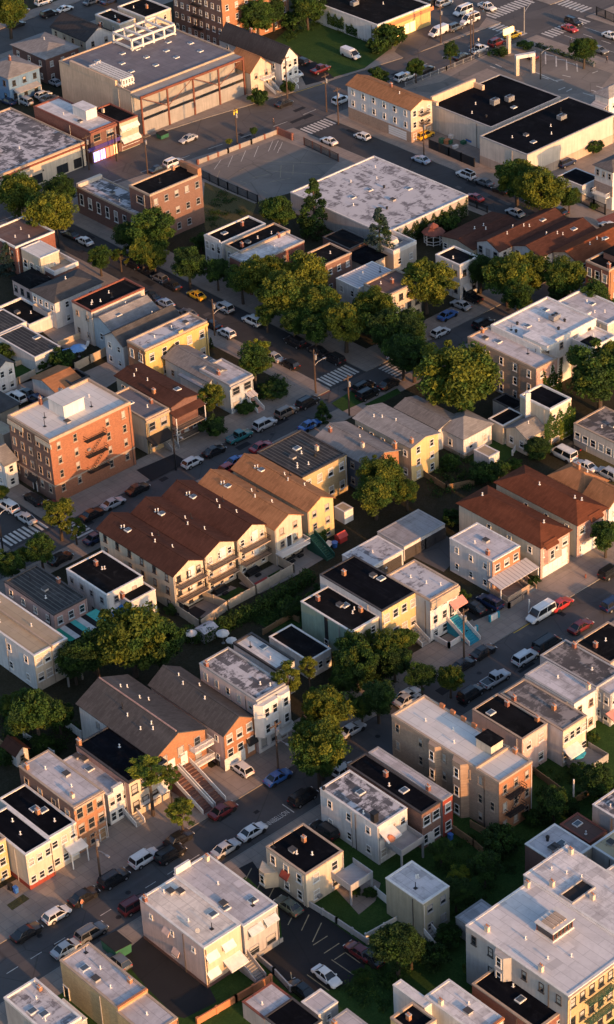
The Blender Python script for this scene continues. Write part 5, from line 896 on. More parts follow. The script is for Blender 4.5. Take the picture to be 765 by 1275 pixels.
building('shed', 'low lean-to with dark roof beside the pale house at the bottom left', -105.02, -71.77, 2.01, 4.98, 3, 'siding_grey', 'roof_grey', cat='shed', cap='coping_white', par=0.1)
building('house', 'beige corner house with black roof, brick bay and rear deck, left of the parking lot', -66.62, -74.0, 6.96, 8.19, 6, 'stucco_cream', 'roof_black', cat='house', front='stucco_cream', cap='coping_tan', par=0.15, F='2x2:1,1.4', L='2x3:.9,1.4', ex=['hatch .3 .6', 'co .65 .65', 'v .3 .5', 'v .5 .3', 'vp .1 .9', 'deck .95 4.2 2.9 4 siding_grey', 'Law .5 1.6 3.4 .7 stucco_red', 'Lbay .08 3.4 0 2.9 1.6 stucco_cream 1', 'cond .3 .9'])
building('house', 'khaki two-level house with pale roof in the green yards', -59.66, -89.77, 4.95, 7.17, 6.5, 'siding_khaki', 'roof_lilac', cat='house', front='siding_khaki', cap='coping_white', par=0.12, F='2x2:.9,1.2', ex=['v .6 .6', 'v .65 .58', 'vp .3 .4', 'stair .15 1.2 1.2 2.5 concrete white_paint'])
building('shed', 'grey shed with ridged pale roof at the bottom, left one of the parking lot sheds', -86.64, -88.1, 5.11, 4.37, 3, 'stucco_grey', 'roof_lilac', cat='shed', cap='coping_red', par=0.1, ex=['v .3 .5'])
building('shed', 'shed with black roof at the bottom edge, between two pale sheds', -86.62, -93.68, 5.0, 5.73, 3.2, 'stucco_grey', 'roof_black', cat='shed', cap='coping_dark', par=0.1)
building('shed', 'white shed with light roof at the end of the parking lot', -81.19, -92.52, 3.39, 3.34, 3, 'siding_grey', 'roof_lilac', cat='shed', cap='coping_white', par=0.1, F='1x1:.6,.8')
building('shed', 'flat pale shed roof at the bottom edge, right of the white shed', -80.89, -98.18, 3.1, 3.93, 3, 'siding_grey', 'roof_lilac', cat='shed', cap='coping_grey', par=0.1, ex=['co .05 .8 .6'])
building('house', 'white-lilac house with two white roof levels at the bottom, upper part', -71.39, -111.91, 4.43, 9.79, 6.2, 'siding_white', 'roof_white', cat='house', cap='coping_white', par=0.15, ex=['cw .12 .75', 'hatch .45 .4', 'v .7 .5', 'blk 0 1 -.02 .02 .3 terracotta'])
building('house', 'white-lilac low wing with pale roof, left of the white house at the bottom', -72.66, -103.45, 1.42, 5.84, 6, 'siding_white', 'roof_white', cat='house', cap='coping_white', par=0.12)
building('house', 'yellow house with black roof at the bottom edge, terracotta chimney', -77.02, -105.99, 3.88, 4.25, 6, 'siding_yellow', 'roof_black', cat='house', front='stucco_cream', cap='coping_tan', ex=['co .4 .6'])
building('house', 'wide low house with black roof in the bottom right, against the big white apartments', -65.32, -116.13, 5.31, 11.45, 6, 'brick_red', 'roof_black', cat='house', front='brick_red', cap='coping_tan', par=0.2, F='2x2', ex=['sk .45 .45', 'v .65 .65', 'v .8 .3'])
building('apartment_building', 'big white-roofed apartment building with beige walls and glazed roof box, bottom right', -61.3, -117.6, 12.2, 18, 10.2, 'stucco_grey', 'roof_white', cat='apartment building', front='brick_yellow', cap='coping_white', par=0.12, F='3x7:.75,1.4', L='3x6:.7,1.3:0:00,01,02,03,05,12,13,15,10,22,14', ex=['corn 9.8 .35 .3 stucco_peach', 'mon .62 .52 3.6 2.8 1.7', 'fe .45 5 2 green_metal', 'cw .1 .85', 'cw .07 .3 1.1', 'cw .9 .97 1.1', 'v .3 .6', 'v .45 .25', 'v .25 .35', 'Lbay .38 2.8 5 10.1 .9 stucco_grey 2'])
building('apartment_building', 'right half of the big white-roofed apartment building, with light well and chimneys', -49.05, -117.55, 8.4, 19.3, 10.35, 'stucco_grey', 'roof_white', cat='apartment building', front='brick_yellow', cap='coping_white', par=0.1, F='3x5:.75,1.4', L='1x1:.1,.1', ex=['corn 9.9 .35 .3 stucco_peach', 'fe .4 5 2 green_metal', 'well .3 .62 4.5 2.4', 'cw .12 .78 1.1', 'cw .35 .5', 'cw .9 .92', 'v .5 .8', 'v .6 .7', 'v .4 .9', 'v .7 .4'])
building('apartment_building', 'far right wing of the big white roof with black-roofed bulkhead', -40.55, -117.5, 10, 12.2, 10.25, 'stucco_grey', 'roof_white', cat='apartment building', front='brick_yellow', cap='coping_white', par=0.12, F='3x5:.75,1.4', ex=['bh .35 .82 4.6 3 2.4 stucco_cream roof_tar', 'v .2 .3', 'cw .1 .5'])
building('shed', 'small low wing with lilac roof at the foot of the big apartment building', -55.87, -94.61, 4.95, 2.44, 3.2, 'stucco_grey', 'roof_lilac', cat='shed', cap='coping_grey', par=0.1)
building('house', 'brick house with silver roof and dark vent, behind the big white roof', -40.85, -97.6, 5.95, 6.87, 6, 'brick_dark', 'roof_lilac', cat='house', front='siding_cream', cap='coping_white', par=0.12, F='2x2', ex=['vt .45 .75 1.6', 'ch .1 .3', 'hatch .3 .5', 'hatch .4 .5', 'sk .5 .4', 'sk .6 .5'])
building('house', 'house with sunlit tan patchy roof at the right edge above the white wing', -34.71, -102.61, 5.62, 5.15, 6, 'stucco_grey', 'roof_sunlit_tan', cat='house', cap='coping_white', par=0.12, ex=['hatch .4 .7', 'v .5 .5', 'v .3 .4'])
building('house', 'low rear wing with dark red-brown roof beside the dark garden', -32.43, -95.07, 3.58, 5.6, 3.6, 'brick_dark', 'roof_brown', cat='house', cap='coping_red', par=0.12, ex=['v .3 .3', 'sk .5 .7'])
building('house', 'house with patchy white and black roof at the right edge above the red-brown wing', -28.14, -96.85, 4.71, 5.19, 6, 'stucco_grey', 'roof_patchy', cat='house', cap='coping_white', par=0.12, ex=['hatch .4 .4', 'v .3 .6'])

# ------------------------------------------------------------------ vehicles
for row in [
 ('white car at the top edge, first in the row by the yellow-green tree', 'suv', 'white', 112.0, 225.57, 0),
 ('black car in the upper street behind the hipped-roof houses', 'suv', 'black', 108.17, 218.13, 0),
 ('white saloon in the upper street behind the hipped-roof houses', 'sedan', 'white', 113.05, 217.89, 0),
 ('black saloon beside the yellow-green tree at the upper left', 'sedan', 'black', 98.45, 218.72, 0),
 ('dark grey car half hidden by the tree in the top left corner', 'hatch', 'grey', 104.6, 224.98, 0),
 ('dark grey car at the top edge behind the cream gabled house', 'sedan', 'grey', 120.61, 216.61, 0),
 ('navy car at the top edge behind the cream cube houses', 'sedan', 'navy', 124.02, 213.57, 0),
 ('silver car in the yard between blue house and theatre wall', 'sedan', 'silver', 82.43, 181.67, 90),
 ('grey car in the small lot below the theatre wall', 'sedan', 'grey', 75.68, 174.84, 0),
 ('white car in the small lot below the theatre wall', 'hatch', 'white', 76.15, 177.63, 0),
 ('navy car parked beneath the blue house porch', 'sedan', 'navy', 68.14, 180.86, 90),
 ('silver car parked beside the blue house', 'suv', 'silver', 70.86, 177.84, 90),
 ('silver saloon driving past the rusty theatre front', 'sedan', 'silver', 83.71, 133.06, 180),
 ('black car parked behind the stepped brick building on the avenue', 'sedan', 'black', 68.77, 125.45, 0),
 ('white car parked behind the stepped brick building on the avenue', 'suv', 'white', 73.01, 125.38, 0),
 ('black saloon parked before the white gabled house on the avenue', 'sedan', 'black', 111.41, 131.61, 0),
 ('dark red pickup beside the black driveway by the lawn', 'pickup', 'darkred', 130.3, 139.64, 0),
 ('white car tucked beside the white gabled house', 'sedan', 'white', 124.72, 142.69, 90),
 ('black car at the top of the black driveway', 'hatch', 'black', 130.57, 146.77, 90),
 ('white cargo van standing on the green lawn', 'cargo', 'white', 141.09, 140.72, -90),
 ('white car parked beside the end of the long white house', 'suv', 'white', 121.52, 122.92, 0),
 ('white saloon in the side street by the crosswalk and parking lot', 'sedan', 'white', 104.24, 108.26, 90),
 ('white hatchback in front of the garages of the long white house', 'hatch', 'white', 111.17, 104.73, 90),
 ('white car on the avenue behind the long brown-roofed house', 'suv', 'white', 140.27, 121.66, 0),
 ('white hatchback on the avenue beside the round green bush', 'hatch', 'white', 141.62, 121.36, 0),
 ('black saloon on the avenue between the bushes', 'sedan', 'black', 147.38, 121.25, 0),
 ('black car on the avenue beside the small street tree', 'sedan', 'black', 158.48, 120.43, 0),
 ('small white pickup by the twin wooden poles', 'pickup', 'white', 164.29, 120.2, 0),
 ('dark red car waiting on the avenue near the crosswalk', 'suv', 'darkred', 170.16, 119.96, 0),
 ('yellow truck at the corner beside the signal mast', 'suv', 'yellow', 176.03, 120.3, 0),
 ('white delivery van nearest the wooden pole in the corner lot', 'cargo', 'white', 164.96, 134.91, 180),
 ('grey car between the white vans in the corner lot', 'suv', 'grey', 170.1, 134.1, 0),
 ('white minibus at the curved kerb of the corner lot', 'van', 'white', 175.71, 134.66, 180),
 ('white minibus behind the other one in the corner lot', 'van', 'white', 178.48, 139.89, 180),
 ('silver car at the top of the corner lot', 'suv', 'silver', 179.39, 147.38, 0),
 ('black car at the top of the corner lot beside the lit store', 'suv', 'black', 178.1, 149.69, 0),
 ('white pickup truck crossing at the top crosswalk', 'pickup', 'white', 184.98, 137.7, -90),
 ('black car at the junction beside the red one', 'suv', 'black', 191.9, 114.97, -90),
 ('red saloon waiting at the junction crosswalk', 'sedan', 'red', 188.37, 112.89, -90),
 ('white saloon at the right edge on the far cross street', 'sedan', 'white', 191.61, 102.44, -90),
 ('grey car on the far cross street behind the lot tree', 'sedan', 'grey', 183.22, 98.38, -90),
 ('dark car with red tail lights leaving through the white portal', 'sedan', 'darkred', 169.32, 108.25, 90),
 ('yellow taxi in front of the long white house', 'suv', 'yellow', 120.89, 94.45, 0),
 ('pale blue saloon in the side street below the yellow taxi', 'sedan', 'lightblue', 111.57, 86.21, 90),
 ('white car in the side street below the black fence', 'suv', 'white', 112.64, 73.33, 90),
 ('navy car in the alley beside the big store wall', 'suv', 'navy', 131.6, 61.33, 0),
 ('white saloon parked beside the low arched brick building', 'sedan', 'white', 36.17, 109.83, 90),
 ('black car just up the street from the arched brick building saloon', 'sedan', 'black', 36.06, 114.59, 90),
 ('yellow car parked under the dark roadside trees', 'sedan', 'yellow', 36.95, 74.09, 90),
 ('pale blue saloon in the street opposite the yellow car', 'sedan', 'lightblue', 30.35, 75.96, 90),
 ('black car ahead of the pale blue saloon', 'sedan', 'black', 30.29, 80.21, 90),
 ('black car under the dark trees, first of the shaded row', 'suv', 'black', 36.67, 93.92, 90),
 ('black car under the dark trees, second of the shaded row', 'sedan', 'black', 36.74, 89.09, 90),
 ('dark grey car under the dark trees, third of the shaded row', 'hatch', 'grey', 36.54, 85.3, 90),
 ('black car under the dark trees, nearest the yellow car', 'sedan', 'black', 36.23, 80.98, 90),
 ('grey car half hidden behind the golden yellow building', 'sedan', 'grey', 30.78, 69.23, 90),
 ('silver car under the trees beside the yellow car', 'suv', 'silver', 37.32, 66.03, 90),
 ('white sport utility car under the big roadside trees', 'suv', 'white', 37.63, 57.7, 90),
 ('white car in the street by the golden yellow building corner', 'hatch', 'white', 30.83, 57.57, 90),
 ('black car beside the golden yellow building', 'sedan', 'black', 31.23, 62.58, 90),
 ('white car parked just left of the yellow-green maple', 'suv', 'white', 112.7, 73.38, 90),
 ('grey saloon parked under the edge of the maple', 'sedan', 'grey', 112.81, 68.03, 90),
 ('black saloon beneath the maple', 'sedan', 'black', 112.57, 62.73, 90),
 ('red saloon at the ivy corner of the garage hall', 'sedan', 'red', 106.01, 64.2, 90),
 ('silver saloon beside the ridge of the brown row houses', 'sedan', 'silver', 106.79, 52.97, 90),
 ('white car shaded by the maple trunk', 'sedan', 'white', 113.19, 53.28, 90),
 ('black car right of the maple', 'sedan', 'black', 113.47, 46.86, 90),
 ('white car on the red paving at the right edge', 'sedan', 'white', 115.14, 34.18, 90),
 ('silver saloon on the forecourt of the white black-roofed house', 'sedan', 'silver', 70.03, 32.42, 90),
 ('blue saloon parked by the thin dark trunk', 'sedan', 'blue', 65.36, 31.37, 0),
 ('white hatchback at the corner under the round tree', 'hatch', 'white', 59.69, 27.68, 0),
 ('black sport utility car in the shaded street by the white apartments', 'suv', 'black', 67.74, 24.02, 0),
 ('black pickup beside the silver saloon on the forecourt', 'pickup', 'black', 73.7, 33.27, 90),
 ('white car in the alley behind the brick apartments', 'suv', 'white', -12.54, 67.55, 90),
 ('black car next to the white one in the alley', 'sedan', 'black', -10.28, 67.51, 90),
 ('navy car under the blue gabled garage', 'suv', 'navy', -10.46, 63.91, 90),
 ('white hatchback parked by the street lamp, near the black awning', 'hatch', 'white', -4.04, 26.08, 0),
 ('black saloon parked in front of the brick apartments', 'sedan', 'black', -16.34, 26.3, 0),
 ('black car at the top of the concrete yard at the left edge', 'suv', 'black', -28.01, 49.76, 0),
 ('black saloon in front of the small round bush, next to the teal pickup', 'sedan', 'black', 1.2, 26.19, 0),
 ('teal pickup truck parked in front of the pale blue house', 'pickup', 'teal', 7.52, 26.62, 0),
 ('silver sport utility car ahead of the teal pickup', 'suv', 'silver', 13.54, 26.5, 0),
 ('bronze sport utility car parked near the corner', 'suv', 'bronze', 19.2, 26.86, 0),
 ('black car parked nearest the corner crosswalk', 'suv', 'black', 24.17, 26.61, 0),
 ('black sport utility car below the roadside trees', 'suv', 'black', 37.71, 45.32, 90),
 ('silver car above the light green corner tree', 'sedan', 'silver', 31.07, 44.16, 90),
 ('black car by the light green corner tree', 'hatch', 'black', 31.39, 39.57, 90),
 ('black car by the pole, second from the crosswalk', 'sedan', 'black', 38.56, 39.6, 90),
 ('black car by the crosswalk beneath the trees', 'suv', 'black', 38.58, 34.98, 90),
 ('blue saloon beside the small cone-shaped tree', 'sedan', 'blue', 18.91, 20.18, 0),
 ('red car behind the black ribbed roof', 'sedan', 'red', 7.86, 20.98, 0),
 ('blue car behind the orange-roofed house', 'sedan', 'blue', 1.52, 20.54, 0),
 ('red hatchback behind the orange-roofed house', 'hatch', 'red', -0.81, 19.68, 0),
 ('black jeep-like car at the shaded corner, upper one', 'suv', 'black', 35.12, 23.16, 0),
 ('black jeep-like car at the shaded corner, lower one', 'suv', 'black', 33.73, 20.56, 0),
 ('black car by the shaded lawn strip', 'sedan', 'black', 39.07, 20.45, 0),
 ('white car hidden among the dark trees by the second crosswalk', 'sedan', 'white', 47.88, 27.27, 0),
 ('black pickup in the yard behind the ivy cube house', 'pickup', 'black', 45.49, -18.64, 90),
 ('white van next to the bush in the yard', 'van', 'white', 43.15, -19.89, 90),
 ('white car behind the rusty-roofed cottage', 'sedan', 'white', 43.21, -25.17, 90),
 ('silver car at the right edge behind the cottages', 'suv', 'silver', 43.92, -29.77, 90),
 ('white sport utility car in the left side street', 'suv', 'white', -35.75, 38.31, 90),
 ('silver saloon nearest the left crosswalk', 'sedan', 'silver', -35.8, 33.03, 90),
 ('silver saloon below the corner of the brick apartments', 'sedan', 'silver', -22.24, 25.8, 0),
 ('black saloon beside the yellow corner tree', 'sedan', 'black', -26.94, 25.7, 0),
 ('black car by the entrance of the brick apartments', 'sedan', 'black', -31.19, 36.85, 90),
 ('dark red car behind the yellow corner tree', 'suv', 'darkred', -30.59, 32.09, 90),
 ('navy car behind the leftmost brown row house', 'sedan', 'navy', -31.14, 19.22, 0),
 ('black car in the shade by the trees near the pink house', 'sedan', 'black', -39.16, 18.64, 0),
 ('white passenger van parked behind the red car', 'van', 'white', 5.45, -49.99, 180),
 ('red saloon parked in front of the white van', 'sedan', 'red', 9.83, -50.38, 0),
 ('dark red saloon on the near side of the right street', 'sedan', 'darkred', 7.57, -56.73, 0),
 ('black car at the right edge by the driveway', 'suv', 'black', 22.14, -50.0, 0),
 ('black van on the near side behind the worn-roofed house', 'van', 'black', 0.22, -56.4, 0),
 ('black saloon near the tall pole by the bay house', 'sedan', 'black', -8.06, -50.41, 0),
 ('black car half hidden by the street tree at the pole', 'sedan', 'black', -12.74, -50.53, 0),
 ('navy car in the driveway left of the white box house', 'suv', 'navy', 2.08, -42.0, 90),
 ('black car in the driveway beside the navy one', 'sedan', 'black', -0.63, -40.96, 90),
 ('dark blue car at the far right edge of the street', 'suv', 'navy', 15.74, -56.34, 0),
 ('white sport utility car with roof rails on the near kerb', 'suv', 'white', -4.56, -56.23, 0),
 ('white car with black roof before the orange brick garage', 'hatch', 'white', -53.86, -45.29, 90),
 ('blue saloon parked at the lamp post', 'sedan', 'blue', -51.27, -50.5, 0),
 ('dark red saloon parked below the long stairs', 'sedan', 'darkred', -61.86, -50.44, 0),
 ('black sport utility car parked under the big street tree', 'suv', 'black', -51.77, -56.6, 0),
 ('white saloon with dark sunroof, front one of the lower kerb pair', 'sedan', 'white', -61.9, -57.03, 0),
 ('silver saloon beside the big street tree', 'sedan', 'silver', -35.88, -50.04, 0),
 ('white hatchback beside the patchwork roof', 'hatch', 'white', -43.2, -56.31, 0),
 ('black sport utility car in the drive beside the white clapboard house', 'suv', 'black', -54.56, -64.38, 90),
 ('silver car in the shade behind the long tan apartment house', 'sedan', 'silver', -24.86, -50.62, 0),
 ('silver pickup truck with open bed on the near kerb', 'pickup', 'silver', -11.8, -56.73, 0),
 ('black car shaded by the street tree behind the pickup', 'suv', 'black', -17.05, -56.6, 0),
 ('white car in the shade at the foot of the street trees', 'sedan', 'white', -24.05, -49.98, 0),
 ('black saloon parked lowest on the left, by the grass plot', 'sedan', 'black', -97.56, -50.83, 0),
 ('white hatchback with black roof on the far kerb', 'hatch', 'white', -92.51, -50.97, 0),
 ('black saloon beside the person in the road', 'sedan', 'black', -87.51, -50.65, 0),
 ('black car parked right behind the lamp post', 'suv', 'black', -82.32, -50.83, 0),
 ('white sport utility car on the far kerb by the sparse tree', 'suv', 'white', -76.56, -50.52, 0),
 ('black car in the traffic lane beside the white one', 'suv', 'black', -73.39, -52.46, 0),
 ('black saloon parked under the sparse yellow tree', 'sedan', 'black', -70.36, -50.62, 0),
 ('silver saloon on the near kerb by the yellow-brown brick house', 'sedan', 'silver', -95.52, -57.23, 0),
 ('dark grey car ahead of the silver saloon on the near kerb', 'suv', 'grey', -91.32, -57.26, 0),
 ('dark red car behind the pink house', 'suv', 'darkred', -83.58, -57.14, 0),
 ('grey car in the narrow lot beside the green dumpster', 'hatch', 'grey', -92.12, -64.3, 90),
 ('silver-white saloon on the near kerb behind the curved white parapet', 'sedan', 'silver', -66.98, -57.07, 0),
 ('grey-green car parked against the beige corner house', 'sedan', 'green', -68.65, -72.4, 90),
 ('white saloon parked alone in the small black lot', 'sedan', 'white', -74.16, -86.24, -90),
 ('black saloon near the sheds of the small lot', 'sedan', 'black', -78.16, -85.7, 90),
 ('dark red car at the lot fence under the dark tree', 'sedan', 'darkred', -67.87, -85.78, 90),
 ('black car at the lot fence under the dark tree', 'sedan', 'black', -67.54, -87.58, 90),
]: car(*row[:5], R(row[5] + rnd.uniform(-1.5, 1.5)), gz(row[3], row[4]))

# ------------------------------------------------------------------ trees
for row in [
 ('street_tree', 'yellow-green tree in the top left corner of the upper street', 'tree', 92.82, 213.47, 7.25, 5.47, 'round', 'olive', 1.0),
 ('street_tree', 'green tree in front of the far orange brick apartments', 'tree', 132.42, 164.85, 7.14, 5.34, 'round', 'green', 1.0),
 ('street_tree', 'dark tree beside the far orange brick apartments', 'tree', 139.63, 167.09, 5.8, 3.86, 'round', 'dark', 1.0),
 ('street_tree', 'green tree at the top, left of the low white store', 'tree', 145.83, 161.33, 6.53, 4.62, 'round', 'green', 1.0),
 ('bush', 'low dark bushes at the edge of the lawn', 'bush', 143.31, 163.86, 2.71, 3.72, 'bush', 'dark', 1.0),
 ('bush', 'green bush against the low white brick store wall', 'bush', 151.31, 163.65, 2.14, 2.92, 'bush', 'green', 1.0),
 ('bush', 'large green shrub at the kerb right of the lawn', 'bush', 151.44, 138.11, 3.26, 5.02, 'bush', 'green', 0.9),
 ('bush', 'dark green shrub at the lawn edge beside the van', 'bush', 147.07, 137.38, 2.36, 3.22, 'bush', 'dark', 1.0),
 ('bush', 'green shrub before the pale gabled house on the avenue', 'bush', 107.69, 135.91, 2.15, 2.93, 'bush', 'green', 1.0),
 ('bush', 'dark shrub before the white gabled house with dark roof', 'bush', 116.76, 136.31, 1.63, 2.18, 'bush', 'dark', 1.0),
 ('street_tree', 'young dark green sapling on the avenue pavement by the lot', 'tree', 94.87, 123.09, 1.92, 0.98, 'round', 'dark', 1.0),
 ('street_tree', 'young light green sapling on the avenue pavement by the lot', 'tree', 87.55, 123.11, 1.73, 0.83, 'round', 'lime', 1.0),
 ('bush', 'green shrub behind the long brown-roofed house', 'bush', 133.94, 123.99, 2.4, 3.29, 'bush', 'green', 1.0),
 ('street_tree', 'round green street tree on the avenue by the white hatchback', 'tree', 140.94, 117.96, 4.15, 2.63, 'round', 'green', 1.0),
 ('street_tree', 'narrow green street tree on the avenue near the twin poles', 'tree', 152.71, 118.28, 4.48, 2.22, 'tall', 'green', 1.0),
 ('street_tree', 'green tree in the corner of the arrow-marked parking lot', 'tree', 173.26, 94.39, 5.38, 3.54, 'round', 'green', 1.0),
 ('bush', 'low dark shrubs on the kerb island by the pillar sign', 'bush', 172.79, 112.91, 1.12, 2.42, 'bush', 'dark', 0.6),
 ('bush', 'green shrub strip beside the pillar sign', 'bush', 165.86, 114.41, 1.11, 2.41, 'bush', 'dark', 0.6),
 ('bush', 'dark shrub in the alley beside the big store', 'bush', 140.16, 61.16, 1.85, 2.49, 'bush', 'dark', 1.0),
 ('street_tree', 'olive tree at the left edge, left of the golden one', 'tree', 32.9, 128.27, 7.36, 5.6, 'round', 'olive', 1.0),
 ('street_tree', 'golden-green tree in front of the low arched brick building', 'tree', 31.23, 114.39, 7.81, 6.13, 'round', 'yellow', 1.0),
 ('street_tree', 'dark tree behind the golden-green one', 'tree', 41.15, 123.57, 5.95, 3.97, 'round', 'dark', 1.0),
 ('street_tree', 'dark green tree before the tall purple-red brick building', 'tree', 41.32, 92.55, 7.43, 5.68, 'round', 'green', 1.0),
 ('street_tree', 'dark tree left of the tall brick building trees', 'tree', 38.81, 97.79, 5.32, 3.5, 'round', 'dark', 1.0),
 ('street_tree', 'olive-green tree low among the trees by the brick building', 'tree', 36.19, 90.03, 5.25, 3.45, 'round', 'olive', 1.0),
 ('street_tree', 'yellow-green tree at the foot of the tall brick building', 'tree', 37.09, 87.24, 4.65, 3.0, 'round', 'yellow', 1.0),
 ('street_tree', 'green tree right of the white saloon by the brick building', 'tree', 29.43, 95.44, 4.67, 3.01, 'round', 'green', 1.0),
 ('street_tree', 'thin brownish tree in the roadside group by the brick building', 'tree', 33.56, 94.05, 3.91, 2.2, 'sparse', 'olive', 1.0),
 ('street_tree', 'very dark tree right of the brick building by the white false front', 'tree', 38.7, 78.16, 6.01, 4.01, 'round', 'dark', 1.0),
 ('bush', 'dark bush at the corner of the tall brick building', 'bush', 50.87, 88.87, 2.01, 2.73, 'bush', 'dark', 1.0),
 ('conifer_tree', 'blue-green conifer beside the rusty-roofed brick building', 'tree', 17.47, 111.31, 3.3, 2.67, 'conifer', 'blue', 0.75),
 ('bush', 'small shrub beside the cluttered terrace house', 'bush', 26.7, 103.97, 0.82, 1.02, 'bush', 'green', 1.0),
 ('street_tree', 'round green tree at the left of the garage hall', 'tree', 66.2, 81.93, 5.96, 3.97, 'round', 'green', 1.0),
 ('conifer_tree', 'tall dark conifer at the edge of the grey garage hall', 'tree', 71.85, 77.14, 6.45, 3.97, 'conifer', 'dark', 1.0),
 ('conifer_tree', 'bluish conifer in front of the grey garage hall', 'tree', 70.83, 56.17, 9.25, 3.25, 'conifer', 'blue', 0.8),
 ('bush', 'bush behind the curved false-front house', 'bush', 61.97, 87.42, 1.55, 2.07, 'bush', 'green', 1.0),
 ('street_tree', 'green roadside tree, leftmost of the long row by the silver car', 'tree', 41.55, 65.05, 5.93, 3.95, 'round', 'green', 1.0),
 ('street_tree', 'golden-green roadside tree, second in the long row', 'tree', 44.57, 61.44, 6.98, 5.15, 'round', 'yellow', 1.0),
 ('street_tree', 'olive roadside tree over the parked white sport utility car', 'tree', 41.6, 51.95, 7.66, 5.95, 'round', 'olive', 1.0),
 ('street_tree', 'big golden roadside tree in the middle of the long row', 'tree', 49.11, 54.36, 7.47, 5.73, 'round', 'yellow', 1.0),
 ('street_tree', 'olive roadside tree, right of the biggest golden one', 'tree', 44.29, 44.72, 6.88, 5.03, 'round', 'olive', 1.0),
 ('street_tree', 'golden-green roadside tree near the corner crosswalk', 'tree', 42.44, 35.75, 6.81, 4.95, 'round', 'yellow', 1.0),
 ('street_tree', 'olive tree in front of the cream apartment house', 'tree', 50.88, 36.77, 6.61, 4.72, 'round', 'olive', 1.0),
 ('street_tree', 'dark tree by the shaded corner, below the cream apartment house', 'tree', 46.98, 28.5, 6.55, 4.64, 'round', 'dark', 1.0),
 ('street_tree', 'green tree low in the row above the black parked cars', 'tree', 38.82, 40.36, 5.34, 3.51, 'round', 'green', 1.0),
 ('street_tree', 'dark tree at the left end below the curved false front', 'tree', 41.88, 73.09, 4.76, 3.08, 'round', 'dark', 1.0),
 ('street_tree', 'green lower foliage tree above the white sport utility car', 'tree', 37.83, 45.53, 4.97, 3.24, 'round', 'green', 1.0),
 ('street_tree', 'green lower tree behind the silver car in the long row', 'tree', 37.27, 52.92, 4.22, 2.68, 'round', 'green', 1.0),
 ('street_tree', 'very dark tree over the second crosswalk', 'tree', 42.6, 20.25, 6.24, 4.28, 'round', 'dark', 1.0),
 ('street_tree', 'olive maple beside the big store, left half of the pair', 'tree', 109.31, 54.77, 7.3, 5.53, 'round', 'olive', 1.0),
 ('street_tree', 'large golden maple right of the big store wall', 'tree', 108.04, 46.91, 7.79, 6.11, 'round', 'yellow', 1.0),
 ('street_tree', 'green tree right of the golden maple by the white garage', 'tree', 114.54, 44.81, 4.28, 2.73, 'round', 'green', 1.0),
 ('street_tree', 'golden tree left of the white black-roofed house', 'tree', 63.65, 35.53, 7.43, 5.69, 'round', 'yellow', 1.0),
 ('street_tree', 'dark green tree right of the white black-roofed house', 'tree', 76.88, 33.7, 5.69, 3.77, 'round', 'dark', 1.0),
 ('street_tree', 'olive tree in front of the brown gabled row houses', 'tree', 76.82, 26.18, 7.2, 5.41, 'round', 'olive', 1.0),
 ('street_tree', 'golden tree in front of the brown gabled row houses', 'tree', 81.98, 25.23, 6.46, 4.54, 'round', 'yellow', 1.0),
 ('street_tree', 'green tree below the golden one by the row houses', 'tree', 74.4, 21.28, 5.43, 3.58, 'round', 'green', 1.0),
 ('street_tree', 'olive tree in front of the rust-red row house', 'tree', 84.65, 18.63, 6.59, 4.7, 'round', 'olive', 1.0),
 ('street_tree', 'green tree behind the white apartment wing', 'tree', 84.44, 10.54, 5.44, 3.58, 'round', 'green', 1.0),
 ('street_tree', 'dark tree between the two olive trees and the white apartments', 'tree', 82.55, 18.08, 4.01, 2.53, 'round', 'dark', 1.0),
 ('street_tree', 'dark green tree at the right edge behind the pale roof', 'tree', 84.78, 6.93, 3.66, 2.26, 'round', 'dark', 1.0),
 ('bush', 'dark shrubs under the ivy wall by the gazebo', 'bush', 92.18, 57.93, 2.03, 2.75, 'bush', 'dark', 1.0),
 ('bush', 'dark shrub at the foot of the ivy wall, left of the gazebo', 'bush', 88.59, 62.39, 1.84, 2.48, 'bush', 'dark', 1.0),
 ('bush', 'green bush by the garage hall corner', 'bush', 84.39, 61.33, 1.54, 2.05, 'bush', 'green', 1.0),
 ('street_tree', 'dark tree by the thin trunk above the giant round tree', 'tree', 53.11, 29.3, 4.96, 3.23, 'round', 'dark', 1.0),
 ('bush', 'green shrub beside the iron gate', 'bush', 119.68, 42.5, 0.98, 1.26, 'bush', 'green', 1.0),
 ('street_tree', 'giant round tree beside the ivy apartment building', 'tree', 38.89, 1.78, 9.72, 8.38, 'round', 'olive', 1.0),
 ('street_tree', 'dark tree left of the giant round tree', 'tree', 43.41, 18.15, 6.23, 4.27, 'round', 'dark', 1.0),
 ('street_tree', 'dark tree above the parked white car, left of the giant one', 'tree', 48.9, 24.92, 6.05, 4.06, 'round', 'dark', 1.0),
 ('street_tree', 'big green tree at the right edge behind the ivy cube house', 'tree', 59.36, -13.86, 8.18, 6.57, 'round', 'green', 1.0),
 ('street_tree', 'upper lighter crown at the right edge by the white rear wing', 'tree', 68.85, -7.01, 6.11, 3.16, 'round', 'olive', 1.0),
 ('bush', 'dark round bush in front of the ivy cube house', 'bush', 39.87, -16.83, 2.28, 3.02, 'round', 'dark', 0.85),
 ('bush', 'green bush left of the white shed', 'bush', 26.74, -8.19, 1.64, 2.2, 'bush', 'green', 1.0),
 ('bush', 'dark bush above the red-roofed pair, left', 'bush', 27.57, -15.1, 2.02, 2.75, 'bush', 'dark', 1.0),
 ('bush', 'dark bush above the red-roofed pair, right', 'bush', 30.44, -16.28, 1.79, 2.41, 'bush', 'dark', 1.0),
 ('bush', 'small green bush on the lawn by the white picket fence', 'bush', 34.57, -16.27, 1.31, 1.73, 'bush', 'green', 1.0),
